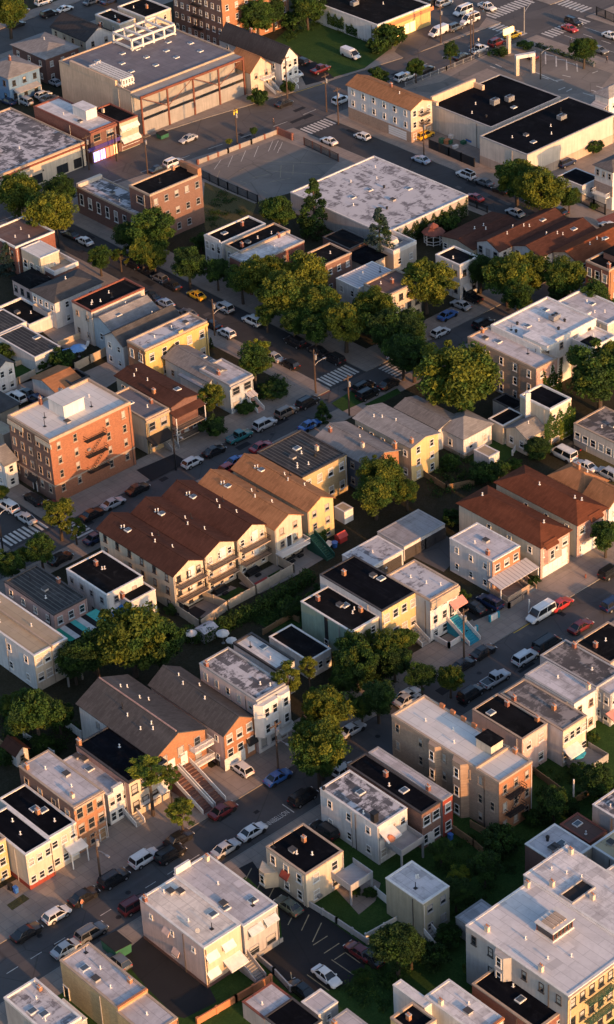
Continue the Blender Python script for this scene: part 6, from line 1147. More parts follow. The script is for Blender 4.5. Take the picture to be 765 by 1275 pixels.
 ('bush', 'dark shrubs beside the blue umbrellas', 'bush', 0.74, 70.59, 2.22, 3.02, 'bush', 'dark', 1.0),
 ('bush', 'green shrub at the end of the ribbed garage', 'bush', 0.24, 74.65, 1.43, 1.9, 'bush', 'green', 1.0),
 ('bush', 'dark tree at the left edge above the green yard', 'bush', -4.19, 81.81, 1.98, 2.68, 'bush', 'dark', 1.0),
 ('conifer_shrub', 'small cone shrub by the white wall, left one', 'bush', 4.81, 69.5, 0.95, 0.53, 'conifer', 'dark', 1.0),
 ('conifer_shrub', 'small cone shrub by the white wall, right one', 'bush', 6.8, 69.24, 0.95, 0.53, 'conifer', 'dark', 1.0),
 ('bush', 'dark shrub over the little lawn wall', 'bush', -2.37, 73.4, 1.2, 1.58, 'bush', 'dark', 1.0),
 ('street_tree', 'light green tree at the corner by the pale blue house', 'tree', 21.4, 38.12, 6.09, 4.11, 'round', 'green', 1.0),
 ('street_tree', 'bright upper crown of the corner trees by the pale blue house', 'tree', 26.67, 43.57, 4.12, 2.61, 'round', 'lime', 1.0),
 ('bush', 'dark hedge-like shrubs in the pale blue house garden', 'bush', 22.06, 33.47, 1.51, 3.36, 'bush', 'dark', 0.6),
 ('bush', 'dark shrubs before the flat-roofed pale blue house', 'bush', 14.56, 32.99, 1.12, 2.42, 'bush', 'dark', 0.6),
 ('street_tree', 'yellow palm-like street tree before the brown-roofed house', 'tree', 8.72, 35.43, 4.97, 2.91, 'tall', 'yellow', 0.8),
 ('bush', 'dark round street shrub beside the steps', 'bush', 4.98, 30.91, 2.1, 2.86, 'bush', 'dark', 1.0),
 ('conifer_tree', 'small cone-shaped tree at the kerb by the blue car', 'tree', 22.44, 20.49, 2.1, 1.79, 'conifer', 'green', 0.7),
 ('conifer_shrub', 'narrow dark shrub by the golden yellow building', 'bush', 25.49, 55.87, 1.33, 0.59, 'conifer', 'dark', 1.3),
 ('street_tree', 'leafy olive tree behind the orange-roofed row house', 'tree', 10.13, -8.08, 6.39, 4.45, 'round', 'olive', 1.0),
 ('street_tree', 'lower part olive tree right of the orange-roofed row houses', 'tree', 6.56, -10.47, 5.86, 3.9, 'round', 'olive', 1.0),
 ('street_tree', 'sparse yellow tree at the corner of the brick apartments', 'tree', -35.12, 23.65, 5.86, 3.75, 'sparse', 'yellow', 0.9),
 ('street_tree', 'thin olive tree beside the sparse yellow corner tree', 'tree', -34.17, 20.66, 3.72, 2.08, 'sparse', 'olive', 1.0),
 ('street_tree', 'yellow tree at the left edge in the side street', 'tree', -35.44, 40.38, 2.64, 1.51, 'round', 'yellow', 1.0),
 ('street_tree', 'dark green street tree above the pink brick house', 'tree', -42.95, 18.4, 4.62, 2.98, 'round', 'green', 1.0),
 ('street_tree', 'green tree at the left edge above the tan-roofed house', 'tree', -48.94, 18.72, 4.39, 2.81, 'round', 'green', 1.0),
 ('street_tree', 'olive tree between the two above the pink house', 'tree', -44.74, 21.25, 3.04, 1.8, 'round', 'olive', 1.0),
 ('street_tree', 'big leafy olive tree below the white black-roofed house', 'tree', -50.37, -15.59, 8.47, 6.91, 'round', 'olive', 1.0),
 ('street_tree', 'right half of the big leafy tree beside the dark yards', 'tree', -46.9, -17.79, 6.46, 4.54, 'round', 'green', 1.0),
 ('street_tree', 'dark tree left of the big leafy olive tree', 'tree', -54.83, -11.97, 6.06, 4.07, 'round', 'dark', 1.0),
 ('bush', 'dark shrub at the row house patio wall', 'bush', -35.93, -6.75, 1.03, 1.33, 'bush', 'dark', 1.0),
 ('bush', 'dark shrubs between hedge and green clapboard house', 'bush', -17.97, -23.41, 2.33, 3.18, 'bush', 'dark', 1.0),
 ('bush', 'dark shrub behind the patio hedge', 'bush', -22.3, -20.93, 1.95, 2.65, 'bush', 'dark', 1.0),
 ('street_tree', 'green tree in front of the green clapboard house', 'tree', -26.53, -40.22, 5.21, 3.41, 'round', 'green', 1.0),
 ('street_tree', 'olive tree before the yellow-lit end wall', 'tree', -21.57, -43.28, 5.22, 3.42, 'round', 'olive', 1.0),
 ('street_tree', 'thin sunlit tree at the gable of the green house', 'tree', -22.52, -39.3, 4.19, 2.39, 'sparse', 'olive', 1.0),
 ('street_tree', 'green tree right of the yellow-lit end wall', 'tree', -17.28, -42.45, 3.84, 2.4, 'round', 'green', 1.0),
 ('bush', 'dark shrub at the garage row by the white box house', 'bush', 14.46, -21.18, 1.74, 2.34, 'bush', 'dark', 1.0),
 ('street_tree', 'olive tree edge by the garage row, upper left of the white box house', 'tree', 12.25, -12.22, 4.28, 2.72, 'round', 'olive', 1.0),
 ('street_tree', 'green street tree at the right edge by the driveway', 'tree', 25.19, -46.1, 4.85, 3.15, 'round', 'green', 1.0),
 ('bush', 'dark shrub by the porch steps of the white box house', 'bush', 11.24, -43.0, 1.0, 1.29, 'bush', 'dark', 1.0),
 ('bush', 'dark shrubs beside the driveway of the bay house', 'bush', -0.48, -38.02, 1.22, 1.6, 'bush', 'dark', 1.0),
 ('street_tree', 'shaggy green tree right below the tan-roofed white house', 'tree', -71.47, -18.78, 6.54, 4.63, 'round', 'green', 1.0),
 ('street_tree', 'lighter shaggy tree left of the shaggy green one', 'tree', -71.04, -12.96, 4.41, 2.82, 'round', 'olive', 1.0),
 ('street_tree', 'dark tree between the shaggy tree and the brown-grey house', 'tree', -67.46, -18.84, 4.07, 2.57, 'round', 'dark', 1.0),
 ('street_tree', 'dark tree behind the brown-grey gabled house', 'tree', -58.2, -10.64, 5.12, 3.35, 'round', 'dark', 1.0),
 ('bush', 'dark shrub at the left edge by the shed', 'bush', -70.89, -10.11, 1.7, 2.29, 'bush', 'dark', 1.0),
 ('bush', 'dark shrub behind the shed yard', 'bush', -72.0, -19.97, 1.5, 2.0, 'bush', 'dark', 1.0),
 ('bush', 'dark shrub left of the garden shed', 'bush', -77.69, -18.7, 1.42, 1.89, 'bush', 'dark', 1.0),
 ('street_tree', 'sparse lime street tree before the cream facade, left crown', 'tree', -69.49, -43.7, 8.5, 3.45, 'sparse', 'lime', 0.6),
 ('street_tree', 'small olive crown right of the sparse lime tree', 'tree', -66.7, -44.81, 6.5, 2.0, 'sparse', 'olive', 1.0),
 ('street_tree', 'sparse lime street tree low by the kerb below the stairs', 'tree', -68.87, -49.83, 4.16, 2.74, 'sparse', 'lime', 0.8),
 ('street_tree', 'thin yellow tree behind the three-storey bay house', 'tree', -42.09, -43.12, 10.0, 2.84, 'sparse', 'yellow', 1.2),
 ('street_tree', 'thin yellow tree top right of the bay house', 'tree', -36.41, -41.27, 8.0, 2.09, 'sparse', 'yellow', 1.0),
 ('street_tree', 'golden-green street tree, upper crown at the middle of the lower street', 'tree', -39.83, -49.01, 6.3, 4.35, 'round', 'yellow', 1.0),
 ('street_tree', 'big olive street tree leaning over the lower street', 'tree', -46.58, -55.14, 6.87, 5.02, 'round', 'olive', 1.0),
 ('street_tree', 'green lower crown over the black sport utility car', 'tree', -48.16, -56.18, 5.32, 3.49, 'round', 'green', 1.0),
 ('street_tree', 'green crown left of the big olive street tree', 'tree', -44.06, -49.49, 4.3, 2.74, 'round', 'green', 1.0),
 ('street_tree', 'green tree cluster above the silver saloon', 'tree', -28.34, -43.12, 5.68, 3.76, 'round', 'green', 1.0),
 ('street_tree', 'dark tree at the foot of the green tree cluster', 'tree', -31.25, -43.09, 4.09, 2.58, 'round', 'dark', 1.0),
 ('street_tree', 'dark tree over the shaded street end', 'tree', -31.48, -51.27, 4.97, 3.24, 'round', 'dark', 1.0),
 ('street_tree', 'dark green tree at the kerb by the silver saloon', 'tree', -33.64, -49.9, 3.6, 2.22, 'round', 'green', 1.0),
 ('street_tree', 'dark tree left of the golden corner tree', 'tree', -22.74, -45.71, 4.56, 2.93, 'round', 'dark', 1.0),
 ('street_tree', 'olive street tree behind the crenellated parapet', 'tree', -19.43, -54.61, 4.08, 2.58, 'round', 'olive', 1.0),
 ('street_tree', 'dark green street tree left of the olive one by the parapet', 'tree', -22.26, -51.25, 4.09, 2.58, 'round', 'dark', 1.0),
 ('street_tree', 'dark tree in the lawn right of the tan apartment house', 'tree', -29.61, -85.71, 4.05, 2.56, 'round', 'dark', 1.0),
 ('bush', 'dark bush near the white pole', 'bush', -26.84, -86.09, 1.6, 2.14, 'bush', 'dark', 1.0),
 ('street_tree', 'dark tree at the end of the dark lawn', 'tree', -22.67, -87.47, 4.5, 2.89, 'round', 'dark', 1.0),
 ('bush', 'dark bush at the right edge of the dark lawn', 'bush', -21.38, -88.74, 1.94, 2.63, 'bush', 'dark', 1.0),
 ('bush', 'green bush by the grey house terrace', 'bush', -12.71, -77.42, 1.14, 1.48, 'bush', 'green', 1.0),
 ('bush', 'dark bush at the foot of the tan apartment house', 'bush', -31.78, -84.33, 1.49, 1.99, 'bush', 'dark', 1.0),
 ('bush', 'dark bush in the middle of the dark lawn', 'bush', -19.76, -81.7, 1.46, 1.94, 'bush', 'dark', 1.0),
 ('street_tree', 'dark tree at the fence of the small black lot', 'tree', -66.98, -92.46, 5.85, 3.89, 'round', 'dark', 1.0),
 ('street_tree', 'lighter crown inside the dark lot tree', 'tree', -64.03, -90.61, 3.12, 1.87, 'round', 'olive', 1.0),
 ('bush', 'dark shrub on the patio behind the corner house', 'bush', -59.05, -78.56, 0.9, 1.15, 'bush', 'dark', 1.0),
 ('bush', 'dark potted shrub by the corner house deck', 'bush', -60.12, -76.95, 0.81, 1.01, 'bush', 'dark', 1.0),
 ('bush', 'green shrub at the corner of the small black lot', 'bush', -70.94, -89.62, 1.18, 1.55, 'bush', 'green', 1.0),
 ('street_tree', 'light green tree right of the khaki house', 'tree', -49.92, -86.81, 3.36, 2.05, 'round', 'lime', 1.0),
 ('street_tree', 'dark tree behind the khaki house', 'tree', -52.83, -89.2, 4.02, 2.53, 'round', 'dark', 1.0),
 ('street_tree', 'dark tree in the yard left of the brick silver-roofed house', 'tree', -46.45, -88.4, 4.17, 2.65, 'round', 'dark', 1.0),
 ('bush', 'dark low tree mass in the yard corner', 'bush', -39.74, -85.01, 2.39, 3.26, 'bush', 'dark', 1.0),
 ('street_tree', 'dark tree below the khaki house', 'tree', -64.77, -92.72, 4.05, 2.56, 'round', 'dark', 1.0),
 ('bush', 'dark shrub between khaki house and white lilac house', 'bush', -62.3, -94.28, 1.97, 2.67, 'bush', 'dark', 1.0),
 ('bush', 'dark shrub left of the big white apartments', 'bush', -57.91, -92.95, 1.61, 2.15, 'bush', 'dark', 1.0),
 ('bush', 'bright green bush at the foot of the big white apartments', 'bush', -59.23, -99.39, 1.4, 1.86, 'bush', 'lime', 1.0),
 ('street_tree', 'dark tree above the light green tree', 'tree', -47.57, -80.97, 3.22, 1.94, 'round', 'dark', 1.0),
]: tree(*row[:9], 'trees and bushes of the neighbourhood', row[9])

# ------------------------------------------------------------------ poles
for row in [
 ('wooden pole at the crosswalk corner by the long white house', 112.73, 114.34, 9, 'u', 0),
 ('wooden pole at the kerb across from the parking lot corner', 115.53, 121.38, 9.5, 'u', 0),
 ('wooden pole before the white gabled house on the avenue', 114.58, 133.97, 10.5, 'u', 0),
 ('wooden pole with the yellow banner on the avenue', 89.67, 122.9, 9, 'u', 0),
 ('wooden pole beside the greenish cream shop', 66.34, 126.17, 9.5, 'u', 0),
 ('wooden pole in front of the purple shop sign', 58.89, 137.64, 8.5, 'u', 0),
 ('dark lamp post between the two avenue shops', 65.87, 136.69, 7, 'l', 0),
 ('short dark post before the low patchy-roofed building', 58.93, 139.68, 5, 'l', 0),
 ('wooden pole in the side street by the yellow taxi', 114.34, 88.12, 8.5, 'u', 0),
 ('wooden pole on the avenue, left one of the tight pair', 161.56, 120.27, 10, 'u', 0),
 ('wooden pole on the avenue, right one of the tight pair', 163.74, 121.6, 10, 'u', 0),
 ('wooden pole in front of the corner lot vans', 161.88, 130.86, 9.5, 'u', 0),
 ('thin dark lamp post inside the arrow-marked lot', 161.96, 97.73, 7, 'l', 90),
 ('dark street lamp near the white hatchback and black awning', -7.28, 26.81, 8, 'l', 0),
 ('wooden corner pole with transformer and lamp beside the crosswalk', 28.12, 28.74, 9.2, 'ul', 90),
 ('wooden pole across the corner from the lamp pole', 26.88, 18.2, 8.5, 'u', 0),
 ('street lamp with curved arm beside the golden-green tree', 31.12, 111.97, 8.5, 'l', -90),
 ('wooden pole with lamp beside the golden yellow building', 29.33, 59.39, 8, 'ul', 90),
 ('dark lamp post at the left crosswalk', -44.31, 28.08, 8, 'l', 90),
 ('tall dark pole beside the bay house and black saloon', -10.9, -48.99, 9.5, 'u', 0),
 ('wooden pole with lamp above the blue saloon', -49.9, -49.02, 9.2, 'ul', 0),
 ('wooden pole with lamp before the orange brick house', -83.63, -49.43, 9, 'ul', 0),
 ('white metal pole in the dark lawn', -25.59, -85.75, 5.5, 'm', 0),
 ('short sign post by the white passenger van', 5.24, -47.67, 2.4, 'm', 0),
]: pole(*row[:5], R(row[5]))

# ------------------------------------------------------------------ yards, lots and painted marks
sheet('lawn', [(135.51, 162.37), (144.66, 166.57), (152.66, 164.25), (152.05, 143.71), (151.75, 137.6), (138.72, 133.41), (129.6, 135.05), (132.96, 143.57)], 'grass', 0.142)
sheet('driveway', [(128.88, 146.89), (133.64, 145.3), (130.03, 134.56), (122.54, 136.42)], 'asphalt_dark', 0.146)
sheet('parking_lot', [(74.9, 120.07), (98.23, 118.64), (99.2, 99.66), (89.77, 96.02), (81.52, 95.72), (73.51, 97.76), (73.34, 116.33)], 'asphalt_lot', 0.142)
marks("road_marking", [line(82.18, 119.78, 77.94, 117.12, 0.13), line(85.36, 119.47, 80.73, 115.73, 0.13), line(89.0, 119.29, 84.55, 115.72, 0.13), line(92.57, 119.01, 88.11, 115.38, 0.13), line(96.7, 118.78, 92.15, 115.18, 0.13), line(97.53, 117.86, 93.46, 114.81, 0.13), line(97.67, 116.62, 94.85, 114.35, 0.13), line(95.33, 114.9, 93.08, 113.1, 0.13)], 'road_paint', 0.15)
marks("road_marking", [line(88.11, 112.23, 97.41, 99.94, 0.12), line(85.27, 108.07, 92.02, 97.6, 0.12), line(78.31, 115.69, 75.65, 113.47, 0.12), line(89.38, 107.71, 85.09, 103.14, 0.12), line(91.41, 105.9, 87.88, 102.13, 0.12)], 'road_paint_worn', 0.15)
marks("road_marking", [line(81.05, 112.39, 82.99, 112.33, 0.13), line(77.9, 108.27, 78.11, 106.22, 0.13), line(78.01, 101.12, 77.92, 99.23, 0.13), line(82.05, 96.31, 83.74, 96.87, 0.13), line(88.03, 97.2, 89.48, 97.03, 0.13), line(80.9, 107.63, 84.44, 106.21, 0.13), line(82.09, 103.08, 86.41, 101.2, 0.13)], 'road_paint_worn', 0.15)
sheet('dry_grass', [(72.35, 113.75), (72.81, 96.96), (68.76, 93.63), (63.45, 93.69), (57.02, 95.02), (61.41, 101.61)], 'grass_dry', 0.142)
sheet('parking_lot', [(135.88, 117.27), (145.21, 114.0), (163.55, 116.73), (167.25, 112.58), (174.41, 110.83), (175.57, 93.34), (175.55, 87.29), (164.81, 82.7), (158.36, 88.71), (157.59, 100.18), (158.25, 111.53), (139.47, 110.92)], 'asphalt_lot', 0.142)
marks("road_marking", [line(174.6, 108.05, 169.22, 102.89, 0.3), line(174.47, 104.44, 169.7, 99.9, 0.3), line(174.53, 101.13, 169.82, 96.59, 0.3), line(174.47, 97.74, 170.97, 94.33, 0.3), line(173.56, 110.48, 169.13, 106.2, 0.3), line(173.47, 106.81, 174.16, 104.78, 0.3), line(173.18, 103.15, 174.07, 101.15, 0.3), line(173.41, 99.91, 173.73, 97.58, 0.3), line(161.29, 111.78, 160.94, 109.46, 0.3), line(159.6, 111.95, 159.61, 109.97, 0.3), line(163.07, 98.34, 163.2, 96.27, 0.3), line(167.08, 95.53, 167.54, 93.34, 0.3), line(172.59, 91.06, 174.4, 90.98, 0.3), line(160.75, 88.36, 162.74, 88.48, 0.3), line(160.06, 90.3, 162.27, 90.19, 0.3), line(163.26, 95.01, 165.3, 93.44, 0.3), line(164.13, 101.99, 163.52, 93.52, 0.3), line(162.7, 85.02, 163.0, 81.9, 0.3), line(165.11, 84.67, 165.4, 81.54, 0.3), line(167.69, 85.32, 167.79, 82.86, 0.3)], 'road_paint', 0.15)
sheet('corner_lot', [(176.66, 150.69), (184.55, 155.75), (190.09, 146.58), (181.47, 134.27), (175.06, 130.82), (161.06, 130.97), (149.29, 130.25), (150.45, 135.25)], 'asphalt_light', 0.142)
sheet('concrete_court', [(7.13, 87.21), (15.86, 84.43), (13.33, 75.02), (6.27, 75.43), (5.64, 77.67)], 'concrete_drive', 0.142)
sheet('lawn', [(-7.13, 80.36), (2.87, 80.6), (-1.41, 70.52), (-9.28, 72.1)], 'grass', 0.142)
sheet('concrete_court', [(2.22, 66.69), (8.08, 66.57), (8.37, 60.19), (1.3, 58.73)], 'concrete_drive', 0.142)
sheet('concrete_court', [(-12.67, 72.71), (-5.25, 72.32), (-6.96, 67.43), (-13.82, 65.91), (-16.55, 67.35)], 'concrete_drive', 0.142)
sheet('tarmac_yard', [(5.46, 97.73), (12.51, 93.52), (11.72, 86.14), (1.72, 87.11)], 'asphalt_dark', 0.142)
sheet('driveway', [(-12.22, 31.93), (-3.95, 31.25), (-4.01, 27.32), (-12.63, 27.15)], 'asphalt_dark', 0.146)
sheet('concrete_court', [(27.59, 23.79), (33.77, 24.5), (32.8, 19.75), (26.99, 20.16)], 'grass', 0.142)
sheet('lawn_strip', [(31.43, 19.03), (39.72, 18.94), (39.07, 17.16), (31.43, 17.19)], 'grass', 0.146)
sheet('patio', [(-33.6, -7.36), (-23.76, -7.5), (-22.76, -11.87), (-33.19, -11.03)], 'paving', 0.139)
sheet('patio_lawn', [(-27.77, -8.4), (-23.07, -8.78), (-22.56, -12.31), (-27.79, -12.23)], 'grass', 0.144)
sheet('patio', [(-22.3, -7.88), (-14.5, -7.92), (-14.5, -13.06), (-21.98, -12.67)], 'paving', 0.139)
sheet('patio_rug', [(-20.67, -9.8), (-17.94, -9.77), (-17.92, -11.94), (-20.75, -11.95)], 'fabric_red', 0.15)
sheet('patio_lawn', [(-17.68, -9.81), (-14.93, -9.79), (-15.14, -12.42), (-17.82, -12.03)], 'grass', 0.144)
sheet('patio', [(-13.97, -7.32), (-4.75, -8.06), (-6.5, -12.71), (-14.51, -13.07)], 'concrete_drive', 0.147)
sheet('patio_pool', [(-34.41, -7.63), (-31.62, -7.76), (-31.35, -10.22), (-35.1, -11.25)], 'asphalt_dark', 0.146)
sheet('lawn', [(-27.6, -16.76), (-19.91, -18.11), (-20.17, -24.37), (-27.34, -24.48)], 'grass', 0.142)
sheet('driveway', [(12.32, -43.69), (19.8, -44.18), (19.89, -49.24), (11.26, -48.45)], 'concrete_drive', 0.146)
sheet('driveway', [(-0.81, -37.71), (3.14, -38.47), (2.19, -44.04), (-2.86, -43.16)], 'asphalt_dark', 0.146)
sheet('concrete_court', [(3.07, -22.57), (11.48, -21.85), (10.56, -27.97), (3.51, -29.9)], 'asphalt_light', 0.141)
sheet('forecourt', [(-56.86, -39.33), (-56.2, -43.6), (-53.94, -44.08), (-54.82, -49.44), (-61.61, -48.73), (-71.28, -49.23), (-70.49, -43.25)], 'concrete_drive', 0.146)
sheet('brick_paving', [(116.59, 38.9), (121.45, 38.32), (119.01, 33.47), (114.47, 34.69)], 'paving_red', 0.146)
sheet('driveway', [(113.07, 46.48), (121.41, 47.95), (124.14, 41.12), (116.59, 38.9)], 'concrete_drive', 0.145)
sheet('lawn', [(34.48, -4.88), (40.18, -6.13), (39.87, -12.52), (32.29, -13.81), (30.58, -9.42)], 'grass', 0.142)
sheet('lawn', [(47.58, -16.58), (49.34, -26.38), (42.71, -32.34), (41.23, -25.7)], 'grass_dry', 0.142)
sheet('parking_lot', [(-68.1, -61.18), (-65.79, -61.46), (-67.05, -65.84), (-66.21, -73.75), (-66.16, -85.55), (-69.27, -88.32), (-73.77, -88.89), (-79.34, -84.8), (-78.1, -76.5), (-73.59, -76.68), (-69.62, -71.52)], 'asphalt_dark', 0.142)
marks("road_marking", [line(-66.82, -62.47, -68.91, -63.6, 0.14), line(-66.71, -64.99, -69.03, -66.25, 0.14), line(-66.93, -67.56, -69.11, -68.77, 0.14), line(-67.73, -73.02, -70.86, -74.73, 0.14), line(-67.44, -75.24, -70.26, -76.85, 0.14), line(-67.31, -77.66, -70.7, -79.57, 0.14), line(-68.47, -80.14, -71.07, -80.09, 0.14), line(-68.3, -82.32, -71.09, -82.3, 0.14), line(-69.03, -84.19, -70.91, -84.17, 0.14), line(-71.17, -83.91, -71.02, -88.06, 0.14), line(-68.91, -84.17, -68.89, -87.12, 0.14), line(-75.42, -83.69, -75.34, -87.93, 0.14), line(-76.63, -81.77, -77.53, -83.04, 0.14)], 'road_paint_worn', 0.15)
sheet('parking_lot', [(-91.01, -63.11), (-86.43, -62.43), (-86.31, -76.49), (-87.28, -79.07), (-92.27, -78.32), (-92.87, -77.04), (-92.27, -70.58)], 'asphalt_dark', 0.142)
sheet('lawn', [(-65.13, -75.37), (-63.11, -75.68), (-63.35, -83.1), (-65.6, -83.87)], 'grass', 0.144)
sheet('lawn', [(-53.42, -70.57), (-51.31, -71.44), (-53.63, -77.24), (-55.49, -76.98)], 'grass', 0.144)
sheet('patio', [(-61.23, -73.63), (-56.38, -72.89), (-56.07, -77.59), (-59.09, -79.68), (-62.57, -80.08)], 'paving', 0.144)
sheet('lawn', [(-75.14, -88.25), (-71.71, -88.8), (-71.57, -96.0), (-74.96, -95.43)], 'grass', 0.144)
sheet('lawn', [(-24.71, -77.1), (-18.6, -75.2), (-18.57, -80.63), (-21.01, -86.08), (-26.45, -85.76)], 'grass', 0.144)
sheet('patio', [(-18.69, -76.93), (-14.83, -77.2), (-15.39, -79.35), (-19.23, -79.07)], 'concrete_drive', 0.147)
sheet('lawn', [(-96.06, -44.02), (-93.09, -43.84), (-92.97, -45.29), (-96.17, -45.47)], 'grass_dry', 0.146)

marks('crosswalk', stripes(31.6, 39.4, 28.6, 32.6, 9, 'x')); marks('crosswalk', stripes(42.5, 46.5, 22.2, 27.2, 6, 'y'))
marks('crosswalk', stripes(-42.5, -34.0, 28.6, 32.0, 9, 'x')); marks('crosswalk', stripes(-32.8, -29.4, 22.0, 27.3, 6, 'y'))
marks('crosswalk', stripes(105.0, 113.2, 115.2, 119.2, 8, 'x'))
marks('crosswalk', stripes(181.8, 196.6, 132.0, 136.5, 12, 'x')); marks('crosswalk', stripes(176.4, 180.4, 119.2, 129.4, 8, 'y'))
marks('crosswalk', stripes(182.2, 196.4, 113.0, 117.0, 12, 'x')); marks('crosswalk', stripes(199.0, 203.0, 118.5, 128.5, 8, 'y'))
marks('road_marking', [line(x, -54.9, x + 1.9, -54.9, .12) for x in range(-120, -70, 4)])
marks('road_marking', [line(189, y, 189, y + 3, .18) for y in range(40, 112, 6)] + [line(185.5, 60, 185.5, 112, .14), line(192.5, 60, 192.5, 112, .14)])
marks('road_marking', [line(x, 124.5 + (104 - x) * .1 * (x < 104), x + 4, 124.5 + (100 - x) * .1 * (x < 104), .14) for x in range(30, 176, 9)])
marks('kerb_line', [line(-.6, -49.85, 3.4, -49.85, .2)], 'road_paint_yellow')
marks('kerb_line', [line(118, 136.2 - .5 + (118 - 115) * -.14, 128, 134.2 - .2, .2)], 'road_paint_yellow')
marks('kerb_line', [line(28.2, 27.4, 30.6, 27.4, .3)], 'sign_red' if 0 else 'coping_red')

tx = bpy.data.curves.new('road_text', 'FONT'); tx.body = 'ANNIBELLION'; tx.size = 1.35; tx.space_character = 1.05; tx.extrude = .001
tx.materials.append(M['road_paint']); to = bpy.data.objects.new('road_text', tx); COL.objects.link(to); to.location = (-59.64, -57.27, .008); to['kind'] = 'structure'
bpy.context.view_layer.update(); to.scale = (4.69 / max(.1, to.dimensions.x), 1, 1)
marks('road_marking', [line(-60.04, -57.67, -60.04, -55.07, .14), line(-54.45, -57.62, -54.45, -55.02, .14)])

# ------------------------------------------------------------------ fences, walls, hedges
fence('boundary_wall', 'low pale wall with red brick piers along the avenue lot', [(77.12, 121.8), (85.56, 121.4), (92.13, 121.03), (99.86, 120.78)], 1.1, 'concrete', kind='solid', post='brick_red', t=0.25, cat='wall')
fence('boundary_wall', 'short red brick corner wall at the lot entrance', [(99.86, 120.78), (99.92, 115.91)], 1.6, 'brick_red', kind='solid', post=None, t=0.35, cat='wall')
fence('fence', 'iron railing with brick piers along the side street lot edge', [(99.85, 111.67), (99.21, 99.67)], 1.9, 'metal_dark', kind='bars', post='brick_dark', t=0.12, cat='fence')
fence('fence', 'iron railing between the parking lot and dry grass yard', [(73.35, 116.33), (73.15, 106.85), (73.45, 97.24)], 1.9, 'metal_dark', kind='bars', post=None, t=0.12, cat='fence')
fence('fence', 'black screened fence round the store yard in the side street', [(117.73, 89.85), (117.67, 83.59), (117.5, 79.6), (117.42, 75.56)], 2.1, 'fabric_black', kind='solid', post=None, t=0.12, cat='fence')
fence('fence', 'grey railing on the avenue edge behind the black-roofed store', [(137.63, 118.17), (150.85, 117.86), (164.63, 117.79)], 1.1, 'metal_grey', kind='bars', post=None, t=0.12, cat='fence')
fence('fence', 'low railing along the corner lot near the junction', [(175.63, 111.99), (175.69, 103.1), (175.58, 93.34)], 0.9, 'metal_grey', kind='bars', post=None, t=0.12, cat='fence')
fence('fence', 'dark iron fence on the plaza in the top right corner', [(199.96, 114.63), (199.29, 108.16)], 2.2, 'metal_dark', kind='bars', post=None, t=0.12, cat='fence')
fence('gate', 'black iron gate across the concrete driveway by the white garage', [(120.07, 47.1), (119.52, 42.33), (119.43, 39.02)], 2.4, 'metal_dark', kind='bars', post=None, t=0.12, cat='fence')
fence('fence', 'dark railing beside the brown-roofed house and ivy wall', [(103.3, 63.8), (103.45, 57.88)], 1.6, 'metal_dark', kind='bars', post=None, t=0.12, cat='fence')
fence('boundary_wall', 'cream wall in front of the alley cars, left of the blue gable', [(-13.09, 72.13), (-8.61, 72.14), (-4.58, 72.37)], 1.5, 'fence_cream', kind='solid', post=None, t=0.12, cat='wall')
fence('boundary_wall', 'cream wall with cone shrubs behind the patio umbrellas', [(1.94, 68.2), (5.57, 68.46), (9.59, 68.66)], 1.8, 'fence_cream', kind='solid', post=None, t=0.12, cat='wall')
fence('boundary_wall', 'cream wall along the concrete court of the ribbed garage', [(5.27, 78.06), (10.74, 77.77), (11.22, 74.9)], 1.3, 'fence_cream', kind='solid', post=None, t=0.12, cat='wall')
fence('boundary_wall', 'low cream wall round the little lawn', [(-4.93, 78.04), (-0.45, 77.91), (-0.68, 75.84)], 1.0, 'fence_cream', kind='solid', post=None, t=0.12, cat='wall')
fence('boundary_wall', 'cream wall at the back of the row house patios', [(-35.05, -7.55), (-35.19, -13.42), (-28.49, -12.36), (-22.45, -12.4), (-13.96, -12.2)], 1.8, 'fence_cream', kind='solid', post=None, t=0.12, cat='wall')
fence('boundary_wall', 'cream wall between the first and second row house patios', [(-29.53, -6.45), (-28.49, -12.36)], 1.7, 'fence_cream', kind='solid', post=None, t=0.12, cat='wall')
fence('boundary_wall', 'cream wall between the second and third row house patios', [(-21.38, -6.9), (-22.45, -12.4)], 1.7, 'fence_cream', kind='solid', post=None, t=0.12, cat='wall')
fence('boundary_wall', 'cream wall between the red rug patio and concrete patio', [(-14.27, -6.48), (-13.96, -12.2)], 1.7, 'fence_cream', kind='solid', post=None, t=0.12, cat='wall')
fence('boundary_wall', 'low grey wall on the lawn side of the small black lot', [(-66.32, -73.88), (-65.87, -79.23), (-65.68, -85.14)], 1.0, 'stucco_grey', kind='solid', post=None, t=0.2, cat='wall')
fence('boundary_wall', 'low grey wall between the pink pair and small black lot', [(-78.17, -76.58), (-78.36, -80.41), (-79.0, -84.43)], 1.0, 'stucco_grey', kind='solid', post=None, t=0.2, cat='wall')
fence('boundary_wall', 'rust-coloured wall at the rear of the dark lot', [(-91.69, -80.42), (-85.47, -80.85), (-79.68, -81.25)], 1.2, 'terracotta', kind='solid', post=None, t=0.2, cat='wall')
fence('fence', 'white picket fence round the little garden lawn', [(40.04, -4.35), (39.52, -8.13), (39.37, -11.99), (37.48, -12.94)], 1.1, 'white_paint', kind='bars', post=None, t=0.12, cat='fence')
fence('fence', 'white picket fence under the ivy cube house', [(45.4, -14.29), (51.07, -14.81)], 1.5, 'white_paint', kind='bars', post=None, t=0.12, cat='fence')
fence('boundary_wall', 'white wall with blue posts round the bay house forecourt', [(-10.75, -41.2), (-10.68, -45.44), (-6.55, -45.29)], 1.0, 'stucco_white', kind='solid', post='stair_teal', t=0.2, cat='wall')
